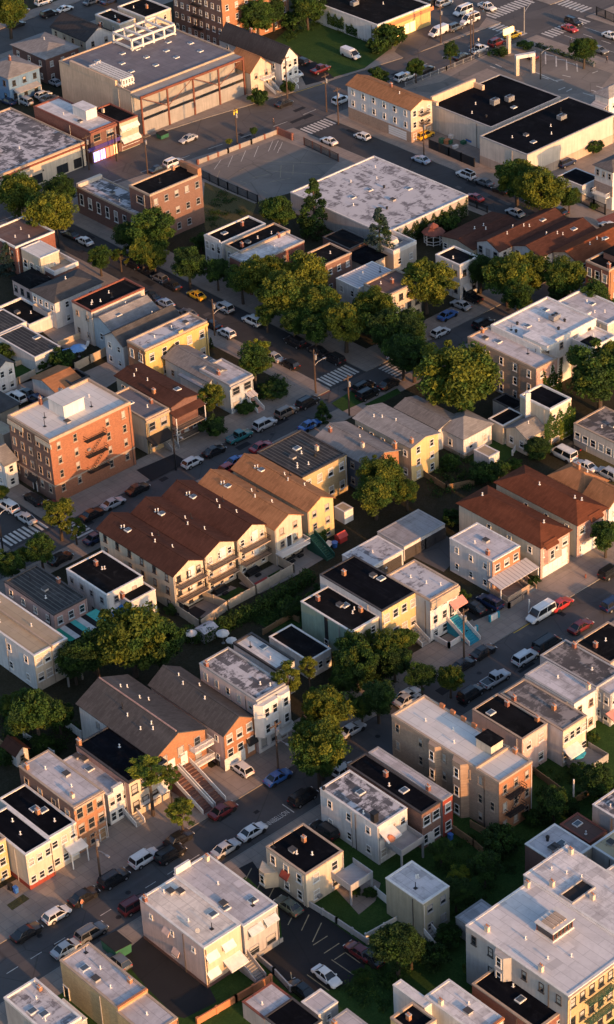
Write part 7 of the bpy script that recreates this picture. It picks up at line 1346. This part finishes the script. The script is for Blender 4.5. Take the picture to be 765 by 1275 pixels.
fence('boundary_wall', 'short white wall stub with blue posts by the driveway', [(-5.68, -45.34), (-4.34, -45.35)], 1.0, 'stucco_white', kind='solid', post='stair_teal', t=0.2, cat='wall')
fence('boundary_wall', 'short white and blue wall piece at the white box house', [(-1.13, -45.13), (0.64, -45.24)], 1.1, 'stucco_white', kind='solid', post='stair_teal', t=0.2, cat='wall')
fence('boundary_wall', 'low tan brick wall at the porch of the white box house', [(3.82, -42.45), (3.7, -44.71), (6.99, -44.61)], 0.9, 'brick_tan', kind='solid', post=None, t=0.2, cat='wall')
fence('fence', 'timber fence beside the brown-roofed shed', [(-75.7, -14.3), (-75.88, -18.75), (-75.58, -23.16)], 1.3, 'wood', kind='solid', post=None, t=0.12, cat='fence')
fence('fence', 'thin white fence in the dark yards behind the shed', [(-72.06, -15.64), (-71.68, -19.3), (-71.6, -22.62)], 1.2, 'white_paint', kind='bars', post=None, t=0.12, cat='fence')
fence('boundary_wall', 'short white wall left of the brown-grey gabled house', [(-65.86, -18.13), (-65.95, -22.01)], 1.5, 'stucco_white', kind='solid', post=None, t=0.12, cat='wall')
fence('fence', 'white fence by the khaki house', [(-58.14, -78.67), (-58.38, -81.93)], 1.4, 'white_paint', kind='solid', post=None, t=0.12, cat='fence')
fence('boundary_wall', 'white low wall on the yard in front of the dark lot tree', [(-65.03, -84.07), (-58.69, -84.7)], 0.8, 'stucco_white', kind='solid', post=None, t=0.12, cat='wall')
fence('fence', 'timber fence across the dark lawn', [(-28.98, -84.91), (-20.32, -85.46)], 1.3, 'wood', kind='solid', post=None, t=0.12, cat='fence')
fence('fence', 'timber fence in the gardens behind the khaki house', [(-41.28, -73.98), (-41.46, -81.3), (-42.16, -86.29)], 1.3, 'wood', kind='solid', post=None, t=0.12, cat='fence')
fence('fence', 'timber fence beside the brick silver-roofed house', [(-38.81, -78.14), (-38.21, -86.2)], 1.3, 'wood', kind='solid', post=None, t=0.12, cat='fence')
fence('fence', 'timber fence beside the orange-lit tan apartment end', [(-23.8, -76.24), (-24.34, -82.72)], 1.2, 'wood', kind='solid', post=None, t=0.12, cat='fence')
fence('fence', 'timber fence behind the dark bushes above the red roofs', [(21.77, -6.71), (21.31, -12.61), (25.84, -14.79)], 1.2, 'wood', kind='solid', post=None, t=0.12, cat='fence')
fence('fence', 'weathered fence in the dark garden behind the hedge', [(-29.0, -21.72), (-22.95, -21.52), (-22.77, -23.31)], 1.1, 'wood', kind='solid', post=None, t=0.12, cat='fence')
hedge('long dark green hedge behind the row house patios', [(-39.0, -12.95), (-37.25, -16.29), (-29.35, -16.57), (-21.56, -16.57), (-13.13, -16.06)], 2.2, 2.4, 'leaf_green')
hedge('trimmed hedge strip along the kerb of the arrow lot', [(163.56, 116.73), (168.4, 115.06)], 1.2, 1.2, 'leaf_green')
hedge('hedge line behind the yellow-lit end wall street garden', [(-29.01, -42.93), (-24.73, -43.33), (-20.41, -43.72)], 1.6, 1.6, 'leaf_dark')
hedge('low hedge along the avenue edge of the corner lot', [(175.88, 112.22), (175.69, 103.1), (176.18, 93.89)], 1.2, 1.0, 'leaf_green')
undergrowth('dark leafy undergrowth across the big lawn right of the tan apartments', [(-23.35, -75.81), (-20.81, -78.36), (-15.52, -84.58), (-22.8, -91.11), (-26.23, -87.67), (-32.36, -84.89)], 45, 1.0, 1)
undergrowth('dark leafy undergrowth in the gardens left of the big white apartments', [(-45.69, -76.24), (-41.57, -77.05), (-36.95, -84.99), (-41.09, -88.97), (-52.61, -90.75), (-57.84, -92.33), (-61.29, -91.12), (-60.5, -88.19), (-51.11, -86.08)], 60, 1.2, 2)
undergrowth('leafy undergrowth round the small shed yards at the left', [(-70.32, -6.88), (-69.17, -13.83), (-62.76, -16.48), (-65.75, -21.08), (-71.99, -23.14), (-76.46, -19.54), (-79.74, -19.87)], 90, 1.2, 3)
undergrowth('leafy undergrowth in the dark garden behind the patio hedge', [(-34.16, -12.19), (-24.48, -14.52), (-15.87, -15.61), (-17.73, -20.35), (-23.95, -22.64), (-31.1, -17.45)], 60, 1.2, 4)
undergrowth('leafy undergrowth in the yards above the red-roofed houses', [(22.72, -6.42), (28.87, -5.0), (31.88, -8.14), (33.92, -12.9), (28.47, -17.52), (23.94, -15.34), (18.44, -12.14)], 60, 1.1, 5)
undergrowth('leafy undergrowth in the street garden before the yellow-lit house', [(-25.68, -34.3), (-17.87, -36.07), (-16.24, -41.87), (-23.91, -46.15), (-30.88, -44.94), (-29.85, -40.11)], 70, 1.3, 6)
undergrowth('leafy undergrowth in the pale blue house garden at the corner', [(21.74, 38.65), (27.28, 38.72), (27.05, 33.05), (18.84, 33.0)], 30, 0.8, 7)
undergrowth('scrub on the dry grass yard beside the parking lot', [(71.29, 112.49), (71.78, 97.11), (63.88, 94.18), (58.24, 95.58)], 25, 0.5, 8)
undergrowth('scrub along the edges of the lawn with the white van', [(137.57, 162.66), (152.06, 163.58), (152.05, 143.71), (149.39, 142.84), (149.65, 160.93), (136.6, 158.54)], 40, 0.9, 9)
undergrowth('leafy undergrowth in the yard beside the small black lot', [(-74.29, -88.38), (-70.15, -89.26), (-65.13, -92.43), (-67.83, -95.48), (-74.45, -95.93)], 50, 1.0, 10)

# ------------------------------------------------------------------ umbrellas, people, small things
umbrella('pale blue patio umbrella, left of the pair by the shrubs', 3.37, 72.19, 0.14, 1.6, 'fabric_blue')
umbrella('pale blue patio umbrella, right of the pair, beside a lounger', 5.8, 72.09, 0.14, 1.6, 'fabric_blue')
umbrella('larger white umbrella by the cream flat roof', -34.96, -18.84, 0.14, 1.1, 'fabric_white')
umbrella('smaller white umbrella half behind the cream flat roof', -35.22, -21.29, 0.14, 0.9, 'fabric_white')
umbrella('white umbrella at the foot of the patio wall', -38.45, -15.17, 0.14, 1.0, 'fabric_white')
umbrella('dark teal umbrella on the rear terrace', -17.69, -78.96, 0.14, 1.5, 'stair_teal')
umbrella('small orange umbrella on the white house deck', -52.65, -75.99, 3.4, 0.9, 'fabric_orange')
person('person in orange top and blue trousers standing in the lower street', -88.79, -51.9, gz(-88.79, -51.9), R(200), 'cloth_orange', 'cloth_blue')
person('person in dark clothes crossing the avenue near the lot', 102.64, 125.26, gz(102.64, 125.26), R(90), 'cloth_dark', 'cloth_dark')
person('person in dark clothes walking on the far right pavement', 179.45, 92.69, gz(179.45, 92.69), R(-90), 'cloth_dark', 'cloth_dark')
person('person in blue top at the junction crosswalk', 182.82, 107.47, gz(182.82, 107.47), R(-90), 'cloth_blue', 'cloth_dark')
person('person in white top beside the white pickup', 167.57, 123.63, gz(167.57, 123.63), R(0), 'fabric_white', 'cloth_dark')
person('person at the top crosswalk by the curved kerb', 182.59, 136.79, gz(182.59, 136.79), R(90), 'cloth_dark', 'cloth_blue')
P = {'sig': (179.62, 119.88), 'pil': (168.15, 114.08), 'por': (161.84, 102.64), 'gaz': (86.02, 56.32), 'd1': (80.73, 138.59), 'd2': (-90.78, -62.22), 'bb': (125.67, 84.74), 'yard': (123.73, 87.95), 'ban': (92.91, 126.78), 'tab': (-5.02, -10.95), 'red': (-2.01, -10.88), 'blu': (-4.03, -11.5), 's1': (-34.32, -7.49), 's2': (-25.98, -7.68), 's3': (-18.74, -7.57), 's4': (-12.1, -8.66), 's5': (-10.06, -8.44), 'b1': (-93.81, -41.91), 'b2': (-93.6, -42.92), 'shed': (-35.88, -15.96), 'tra': (-4.26, -8.55), 'hyd': (18.5, -47.79), 'lng': (9.07, 74.03), 'tab2': (-60.18, 7.12), 'po2': (144.76, 194.07), 'bins': (-55.39, -41.7), 'grill': (-52.61, -47.2), 'bb2': (-42.75, -77.95), 'mat': (-84.19, -26.03), 'trk': (-90.05, -62.2)}
def at3(k_, z=.14): return (P[k_][0], P[k_][1], z)
r = tag(empty('traffic_signal', at3('sig')), 'grey traffic signal mast with long arm over the junction', 'traffic light')
b = MB(); b.tube((0, 0, 0), (0, 0, 6.8), .16, .12, 8); b.build('pole', 'metal_grey', r)
b = MB(); b.tube((0, 0, 5.4), (5, 2, 6.6), .09, .08, 8); b.tube((5, 2, 6.6), (9.5, 3.8, 7.0), .08, .06, 8); b.build('arm', 'metal_grey', r)
b = MB(); b.box(9.2, 9.7, 3.55, 4.05, 6.2, 7.4); b.box(9.15, 9.75, 3.5, 3.549, 6.1, 7.5); b.build('signal_head', 'yellow_sign', r)
r = tag(empty('pillar_sign', at3('pil')), 'pale pillar sign with bright yellow and orange top at the lot corner', 'sign')
b = MB(); b.box(-.45, .45, -.35, .35, 0, 5); b.build('pillar', 'stucco_cream', r); b = MB(); b.box(-1.6, 1.6, -.25, .25, 5.003, 6.4); b.build('sign_board', 'lamp_amber', r)
r = tag(empty('entrance_portal', at3('por'), R(-25)), 'white square portal frame over the lot entrance lane', 'portal')
b = MB(); b.box(-2.4, -1.6, -.5, .5, 0, 4.2); b.box(1.6, 2.4, -.5, .5, 0, 4.2); b.build('posts', 'stucco_cream', r); b = MB(); b.box(-2.4, 2.4, -.55, .55, 4.2, 5); b.build('lintel', 'steel_white', r)
r = tag(empty('gazebo', at3('gaz')), 'small white garden gazebo with red eight-sided roof', 'gazebo')
b = MB(); n = 8
for i in range(n): a = i * math.tau / n; b.tube((1.9 * math.cos(a), 1.9 * math.sin(a), 0), (1.9 * math.cos(a), 1.9 * math.sin(a), 2.5), .09, .09, 6)
b.build('posts', 'white_paint', r)
b = MB()
for zz in (.25, .9, 2.35):
    for i in range(n): a, c = i * math.tau / n, (i + 1) * math.tau / n; b.tube((1.9 * math.cos(a), 1.9 * math.sin(a), zz), (1.9 * math.cos(c), 1.9 * math.sin(c), zz), .07, .07, 5)
b.build('railing', 'white_paint', r)
b = MB()
def ring(rad, zz): return [(rad * math.cos(i * math.tau / n), rad * math.sin(i * math.tau / n), zz) for i in range(n)]
b.add(ring(2.5, 2.5) + ring(.9, 3.5), [(i, (i + 1) % n, n + (i + 1) % n, n + i) for i in range(n)] + [tuple(range(n - 1, -1, -1)), tuple(range(n, 2 * n))])
b.add(ring(.8, 3.5) + ring(.8, 3.8), [(i, (i + 1) % n, n + (i + 1) % n, n + i) for i in range(n)]); b.add(ring(1.15, 3.8) + [(0, 0, 4.6)], [(i, (i + 1) % n, n) for i in range(n)] + [tuple(range(n - 1, -1, -1))]); b.build('roof', 'coping_red', r)
def dumpster(label, k_, rz, m='bin_green', s=1):
    r = tag(empty('dumpster', at3(k_), rz), label, 'dumpster'); r.scale = (s, s, s)
    b = MB(); b.extr([(-1.1, -.8, .15), (-1.1, .8, .15), (-1.1, .9, 1.3), (-1.1, -.9, 1.1)], (2.2, 0, 0)); b.build('body', m, r)
    b = MB(); b.extr([(-1.15, -.95, 1.12), (-1.15, .95, 1.33), (-1.15, .95, 1.4), (-1.15, -.95, 1.19)], (2.3, 0, 0)); b.build('lid', 'fabric_black', r)
dumpster('green dumpster in front of the rusty theatre', 'd1', 0); dumpster('dark green dumpster beside the yellow-brown brick house', 'd2', R(90), 'bin_green', 1.5); dumpster('blue dumpster in the fenced store yard', 'bb', R(90), 'blue_plastic', .8)
def heap(name, label, cat, k_, mats, n, w, seed):
    r = random.Random(seed); e = tag(empty(name, at3(k_)), label, cat)
    for i in range(n):
        b = MB(); x, y = r.uniform(-w, w), r.uniform(-w, w); a, c, h = r.uniform(.3, .7), r.uniform(.3, .6), r.uniform(.4, 1.1); b.box(x - a, x + a, y - c, y + c, 0, h); b.box(x - a - .04, x + a + .04, y - c - .04, y + c + .04, h + .002, h + .06); b.build('crate', mats[i % len(mats)], e)
heap('stored_goods', 'pile of green and pale crates inside the fenced store yard', 'crates', 'yard', ['bin_green', 'fabric_white', 'metal_dark', 'terracotta', 'bin_green'], 8, 2.4, 3)
def sofa(label, k_, m='metal_dark'):
    r = tag(empty('garden_sofa', at3(k_)), label, 'sofa', 'patio furniture of the row houses')
    b = MB(); b.box(-1.1, 1.1, -.45, .45, .1, .42); b.build('seat', m, r); b = MB(); b.box(-1.1, 1.1, .3, .5, .423, .9); b.build('backrest', m, r)
    b = MB(); b.box(-1.3, -1.1, -.45, .5, .1, .7); b.box(1.1, 1.3, -.45, .5, .1, .7); b.build('armrest', m, r); b = MB(); b.box(-.5, .5, -1.4, -.9, .1, .4); b.build('footstool', m, r)
sofa('dark sofa set on the leftmost row house patio', 's1'); sofa('dark sofa set beside the small patio lawn', 's2', 'fabric_black'); sofa('dark sofa set behind the red rug', 's3'); sofa('dark sofa set on the concrete patio, left one', 's4', 'fabric_black'); sofa('dark sofa set on the concrete patio, right one', 's5')
r = tag(empty('garden_table', at3('tab'), R(20)), 'white folding table in the yard behind the plain orange-roofed house', 'table'); b = MB(); b.box(-1.1, 1.1, -.6, .6, .72, .78); b.build('table_top', 'fabric_white', r)
for sx in (-1, 1):
    for sy in (-1, 1): b = MB(); b.box(sx * .95 - .04, sx * .95 + .04, sy * .5 - .04, sy * .5 + .04, 0, .718); b.build('leg', 'metal_grey', r)
r = tag(empty('play_house', at3('red')), 'red toy playhouse in the cluttered yard', 'playhouse'); b = MB(); b.box(-.8, .8, -.7, .7, 0, 1.1); b.build('wall', 'red_plastic', r); b = MB(); b.extr([(-.95, -.85, 1.05), (-.95, .85, 1.05), (-.95, 0, 1.75)], (1.9, 0, 0)); b.build('roof', 'fabric_red', r)
r = tag(empty('storage_tub', at3('blu')), 'blue plastic barrel tub beside the white folding table', 'tub'); b = MB(); b.tube((0, 0, 0), (0, 0, .9), .42, .5, 12); b.tube((0, 0, .9), (0, 0, .98), .55, .55, 12); b.build('body', 'blue_plastic', r)
def bins(name, label, k_, m):
    r = tag(empty(name, at3(k_)), label, 'bin'); b = MB(); b.extr([(-.25, -.28, .08), (-.25, .28, .08), (-.25, .34, 1.0), (-.25, -.34, 1.0)], (.5, 0, 0)); b.build('body', m, r); b = MB(); b.box(-.3, .3, -.38, .38, 1.003, 1.08); b.build('lid', m, r)
    b = MB(); b.tube((-.3, .3, .12), (.3, .3, .12), .12, .12, 8); b.build('wheels', 'rubber', r)
bins('wheelie_bin', 'dark wheelie bin beside the yellow house at the left edge', 'b1', 'metal_dark'); bins('wheelie_bin', 'blue wheelie bin beside the yellow house at the left edge', 'b2', 'blue_plastic')
bins('wheelie_bin', 'black wheelie bin in the gap left of the orange brick garage', 'bins', 'fabric_black'); bins('wheelie_bin', 'blue wheelie bin in the dark yard by the tan apartments', 'bb2', 'blue_plastic')
r = tag(empty('yellow_banner', (P['ban'][0], P['ban'][1], 5.4)), 'square yellow banner hanging on the avenue pole', 'banner'); b = MB(); b.box(-.6, .6, -.04, .04, 0, 1.2); b.build('cloth', 'yellow_sign', r); b = MB(); b.tube((-.7, 0, 1.25), (.7, 0, 1.25), .04, .04, 6); b.build('rod', 'metal_dark', r)
r = tag(empty('garden_shed', at3('shed')), 'little grey shed with blue-grey roof beside the white umbrellas', 'shed'); b = MB(); b.box(-1.3, 1.3, -1, 1, 0, 2); b.build('wall', 'siding_grey', r); b = MB(); b.extr([(-1.5, -1.2, 2), (-1.5, 1.2, 2), (-1.5, 1.2, 2.1), (-1.5, 0, 2.5), (-1.5, -1.2, 2.1)], (3, 0, 0)); b.build('roof', 'roof_lilac', r)
r = tag(empty('fire_hydrant', at3('hyd')), 'small dark fire hydrant on the pavement by the red-roofed house', 'hydrant'); b = MB(); b.tube((0, 0, 0), (0, 0, .6), .13, .12, 8); b.tube((0, 0, .6), (0, 0, .78), .16, .05, 8); b.tube((-.22, 0, .45), (.22, 0, .45), .06, .06, 6); b.build('body', 'coping_red', r)
r = tag(empty('sun_lounger', at3('lng'), R(30)), 'white lounger beside the pale blue umbrellas', 'lounger'); b = MB(); b.box(-.9, .5, -.3, .3, .28, .38); b.build('seat', 'fabric_white', r); b = MB(); b.extr([(.5, -.3, .3), (1.1, -.3, .75), (1.1, -.3, .85), (.5, -.3, .4)], (0, .6, 0)); b.build('backrest', 'fabric_white', r)
for sx in (-.8, .4): b = MB(); b.box(sx - .04, sx + .04, -.28, .28, 0, .278); b.build('leg', 'metal_grey', r)

# ------------------------------------------------------------------ sky, sun, camera
w = bpy.data.worlds.new('World'); S.world = w; w.use_nodes = True; nt = w.node_tree; bg = nt.nodes['Background']
SUN_EL, SUN_AZ = 12.0, 183.5            # azimuth measured clockwise from +Y
sk = nt.nodes.new('ShaderNodeTexSky'); sk.sky_type = 'NISHITA'; sk.sun_disc = False; sk.sun_elevation = R(SUN_EL); sk.sun_rotation = R(SUN_AZ)
sk.air_density = .8; sk.dust_density = 1.8; sk.ozone_density = 1.2
nt.links.new(sk.outputs[0], bg.inputs[0]); bg.inputs[1].default_value = SKY
sl = bpy.data.lights.new('sun', 'SUN'); sl.energy = SUNP; sl.angle = R(.6); sl.color = (1, .47, .16)
so = bpy.data.objects.new('sun', sl); COL.objects.link(so)
sd = Vector((math.sin(R(SUN_AZ)) * math.cos(R(SUN_EL)), math.cos(R(SUN_AZ)) * math.cos(R(SUN_EL)), math.sin(R(SUN_EL))))
so.rotation_euler = sd.to_track_quat('Z', 'Y').to_euler(); so.location = sd * 300 + Vector((0, 0, 100))
cd = bpy.data.cameras.new('camera'); co = bpy.data.objects.new('camera', cd); COL.objects.link(co)
cd.sensor_fit = 'VERTICAL'; cd.sensor_height = 36; cd.lens = LENS; cd.clip_start = 1; cd.clip_end = 6000
co.matrix_world = Matrix(CAMM); S.camera = co
S.view_settings.view_transform = 'Standard'; S.view_settings.look = 'None'; S.view_settings.gamma = 1; S.view_settings.use_curve_mapping = False; S.view_settings.exposure = EXPO

# ------------------------------------------------------------------ repairs and covers in the road surface
marks("road_patch", [[(-19.96, -53.3), (-16.94, -53.22), (-16.94, -51.57), (-19.89, -51.57)], [(29.56, -53.5), (32.88, -53.46), (32.88, -52.76), (29.64, -52.76)], [(-113.76, -57.22), (-112.18, -57.14), (-112.18, -55.52), (-113.72, -55.52)], [(-19.7, -57.87), (-18.89, -57.79), (-18.89, -56.23), (-19.68, -56.23)], [(-71.31, -51.5), (-69.0, -51.42), (-69.0, -50.08), (-71.25, -50.08)], [(22.62, -56.16), (24.44, -56.12), (24.44, -55.36), (22.67, -55.36)], [(-115.35, -53.4), (-113.6, -53.35), (-113.6, -52.43), (-115.31, -52.43)], [(-7.54, -57.89), (-4.01, -57.85), (-4.01, -57.26), (-7.45, -57.26)], [(-58.65, -53.99), (-57.83, -53.96), (-57.83, -53.33), (-58.63, -53.33)], [(28.21, -51.45), (29.98, -51.4), (29.98, -50.42), (28.26, -50.42)], [(8.12, -52.42), (9.02, -52.33), (9.02, -50.68), (8.14, -50.68)], [(-63.47, -51.56), (-61.14, -51.51), (-61.14, -50.58), (-63.41, -50.58)], [(-8.8, -50.85), (-7.55, -50.82), (-7.55, -50.2), (-8.77, -50.2)], [(46.18, 25.58), (48.25, 25.63), (48.25, 26.68), (46.23, 26.68)], [(77.57, 21.78), (80.42, 21.87), (80.42, 23.52), (77.64, 23.52)], [(-11.41, 25.65), (-9.79, 25.71), (-9.79, 26.8), (-11.37, 26.8)], [(32.39, 25.17), (34.53, 25.22), (34.53, 26.12), (32.44, 26.12)], [(93.68, 24.63), (95.88, 24.68), (95.88, 25.64), (93.73, 25.64)], [(15.49, 25.21), (18.46, 25.29), (18.46, 26.65), (15.56, 26.65)], [(5.03, 23.71), (7.99, 23.79), (7.99, 25.14), (5.11, 25.14)], [(-29.25, 24.03), (-27.74, 24.1), (-27.74, 25.44), (-29.21, 25.44)], [(33.64, 84.74), (35.23, 84.88), (35.23, 87.6), (33.68, 87.6)], [(38.22, 110.35), (39.45, 110.46), (39.45, 112.6), (38.25, 112.6)], [(36.44, 90.87), (37.24, 91.01), (37.24, 93.72), (36.46, 93.72)], [(35.63, 95.46), (37.1, 95.59), (37.1, 98.04), (35.67, 98.04)], [(33.21, 88.28), (33.86, 88.41), (33.86, 90.85), (33.22, 90.85)], [(33.9, 48.03), (34.54, 48.1), (34.54, 49.38), (33.92, 49.38)], [(33.12, 106.76), (34.21, 106.8), (34.21, 107.56), (33.15, 107.56)], [(107.76, 41.34), (108.47, 41.46), (108.47, 43.86), (107.78, 43.86)], [(110.54, 68.64), (111.92, 68.79), (111.92, 71.71), (110.58, 71.71)], [(111.69, 108.44), (112.71, 108.57), (112.71, 110.95), (111.72, 110.95)], [(108.97, 48.85), (110.64, 48.98), (110.64, 51.41), (109.01, 51.41)], [(111.46, 65.6), (113.16, 65.77), (113.16, 69.09), (111.5, 69.09)], [(106.0, 122.64), (109.56, 122.7), (109.56, 123.83), (106.09, 123.83)], [(109.5, 122.26), (112.49, 122.34), (112.49, 123.85), (109.58, 123.85)], [(149.14, 122.33), (150.69, 122.37), (150.69, 123.11), (149.18, 123.11)], [(132.72, 124.86), (135.6, 124.89), (135.6, 125.6), (132.79, 125.6)], [(93.08, 124.19), (95.18, 124.24), (95.18, 125.23), (93.14, 125.23)], [(110.75, 126.79), (114.04, 126.85), (114.04, 128.04), (110.83, 128.04)], [(140.37, 124.58), (142.52, 124.66), (142.52, 126.27), (140.42, 126.27)], [(93.6, 126.01), (94.58, 126.09), (94.58, 127.61), (93.62, 127.61)], [(163.66, 121.37), (165.8, 121.43), (165.8, 122.63), (163.71, 122.63)], [(-36.3, 35.74), (-34.71, 35.81), (-34.71, 37.19), (-36.26, 37.19)], [(-34.5, 68.56), (-33.84, 68.7), (-33.84, 71.32), (-34.48, 71.32)], [(-37.15, 38.04), (-35.45, 38.12), (-35.45, 39.66), (-37.11, 39.66)]], "asphalt_dark", .0045)
marks("road_patch", [[(-0.76, -51.66), (0.12, -51.6), (0.12, -50.5), (-0.73, -50.5)], [(-43.46, -56.8), (-41.13, -56.73), (-41.13, -55.51), (-43.4, -55.51)], [(2.17, -57.19), (5.2, -57.15), (5.2, -56.42), (2.25, -56.42)], [(-84.31, -57.21), (-80.76, -57.12), (-80.76, -55.56), (-84.22, -55.56)], [(-84.63, -51.82), (-81.89, -51.73), (-81.89, -50.06), (-84.56, -50.06)], [(-93.24, -58.17), (-91.59, -58.11), (-91.59, -56.85), (-93.2, -56.85)], [(11.03, -54.98), (12.71, -54.92), (12.71, -53.81), (11.07, -53.81)], [(0.79, -52.44), (1.64, -52.36), (1.64, -50.89), (0.81, -50.89)], [(-87.63, -51.59), (-86.28, -51.51), (-86.28, -50.08), (-87.6, -50.08)], [(-34.22, -52.93), (-33.12, -52.86), (-33.12, -51.43), (-34.19, -51.43)], [(-102.12, -56.3), (-99.61, -56.21), (-99.61, -54.59), (-102.06, -54.59)], [(-66.41, -57.06), (-65.39, -57.02), (-65.39, -56.28), (-66.38, -56.28)], [(36.97, -54.44), (38.91, -54.4), (38.91, -53.56), (37.02, -53.56)], [(-23.2, 25.98), (-22.31, 26.04), (-22.31, 27.18), (-23.18, 27.18)], [(51.4, 25.38), (52.5, 25.44), (52.5, 26.5), (51.43, 26.5)], [(98.14, 25.69), (101.68, 25.75), (101.68, 26.83), (98.23, 26.83)], [(21.56, 21.84), (23.42, 21.93), (23.42, 23.63), (21.61, 23.63)], [(-19.91, 22.54), (-16.92, 22.62), (-16.92, 24.18), (-19.83, 24.18)], [(55.41, 25.08), (57.23, 25.15), (57.23, 26.52), (55.46, 26.52)], [(6.89, 26.08), (9.51, 26.14), (9.51, 27.38), (6.96, 27.38)], [(28.88, 25.3), (31.49, 25.38), (31.49, 26.86), (28.94, 26.86)], [(33.74, 100.66), (35.16, 100.82), (35.16, 103.89), (33.77, 103.89)], [(32.58, 100.05), (33.75, 100.23), (33.75, 103.48), (32.61, 103.48)], [(36.91, 79.72), (38.02, 79.85), (38.02, 82.38), (36.94, 82.38)], [(31.5, 45.94), (32.88, 46.05), (32.88, 47.98), (31.54, 47.98)], [(34.92, 51.85), (35.68, 51.9), (35.68, 52.8), (34.94, 52.8)], [(34.6, 63.55), (35.91, 63.67), (35.91, 66.06), (34.64, 66.06)], [(33.15, 66.65), (34.75, 66.71), (34.75, 67.77), (33.19, 67.77)], [(108.44, 63.22), (110.19, 63.34), (110.19, 65.65), (108.49, 65.65)], [(107.45, 49.0), (108.72, 49.12), (108.72, 51.47), (107.48, 51.47)], [(111.11, 39.52), (112.39, 39.57), (112.39, 40.62), (111.15, 40.62)], [(107.66, 70.36), (108.61, 70.44), (108.61, 71.8), (107.68, 71.8)], [(109.07, 56.93), (110.27, 57.11), (110.27, 60.48), (109.1, 60.48)], [(92.37, 123.67), (93.51, 123.73), (93.51, 125.01), (92.39, 125.01)], [(60.74, 123.87), (62.3, 123.95), (62.3, 125.59), (60.77, 125.59)], [(172.46, 122.47), (174.97, 122.53), (174.97, 123.64), (172.53, 123.64)], [(146.3, 122.6), (148.59, 122.65), (148.59, 123.61), (146.36, 123.61)], [(145.23, 124.68), (146.13, 124.73), (146.13, 125.59), (145.25, 125.59)], [(60.68, 125.8), (62.67, 125.87), (62.67, 127.09), (60.73, 127.09)], [(102.74, 123.33), (105.92, 123.37), (105.92, 124.16), (102.82, 124.16)], [(139.08, 123.26), (140.68, 123.34), (140.68, 124.8), (139.12, 124.8)], [(116.62, 122.66), (117.85, 122.73), (117.85, 123.97), (116.65, 123.97)], [(-36.4, 57.45), (-34.93, 57.5), (-34.93, 58.33), (-36.36, 58.33)], [(-36.13, 40.59), (-34.39, 40.72), (-34.39, 43.2), (-36.09, 43.2)], [(-41.2, 55.0), (-40.41, 55.1), (-40.41, 56.96), (-41.18, 56.96)]], "asphalt_light", .0047)

b = MB(); r = random.Random(11)
for x0, x1, y0, y1, n in [(-110, 40, -57, -51, 14), (-25, 95, 23, 26, 8), (33, 38, 34, 110, 6), (106, 112, 40, 110, 5), (65, 170, 121, 127, 8)]:
    for _ in range(n):
        x, y = r.uniform(x0, x1), r.uniform(y0, y1); b.add([(x + .42 * math.cos(i * math.tau / 12), y + .42 * math.sin(i * math.tau / 12), .0055) for i in range(12)], [tuple(range(12))])
o = b.build('manhole_covers', 'metal_dark'); o['kind'] = 'structure'
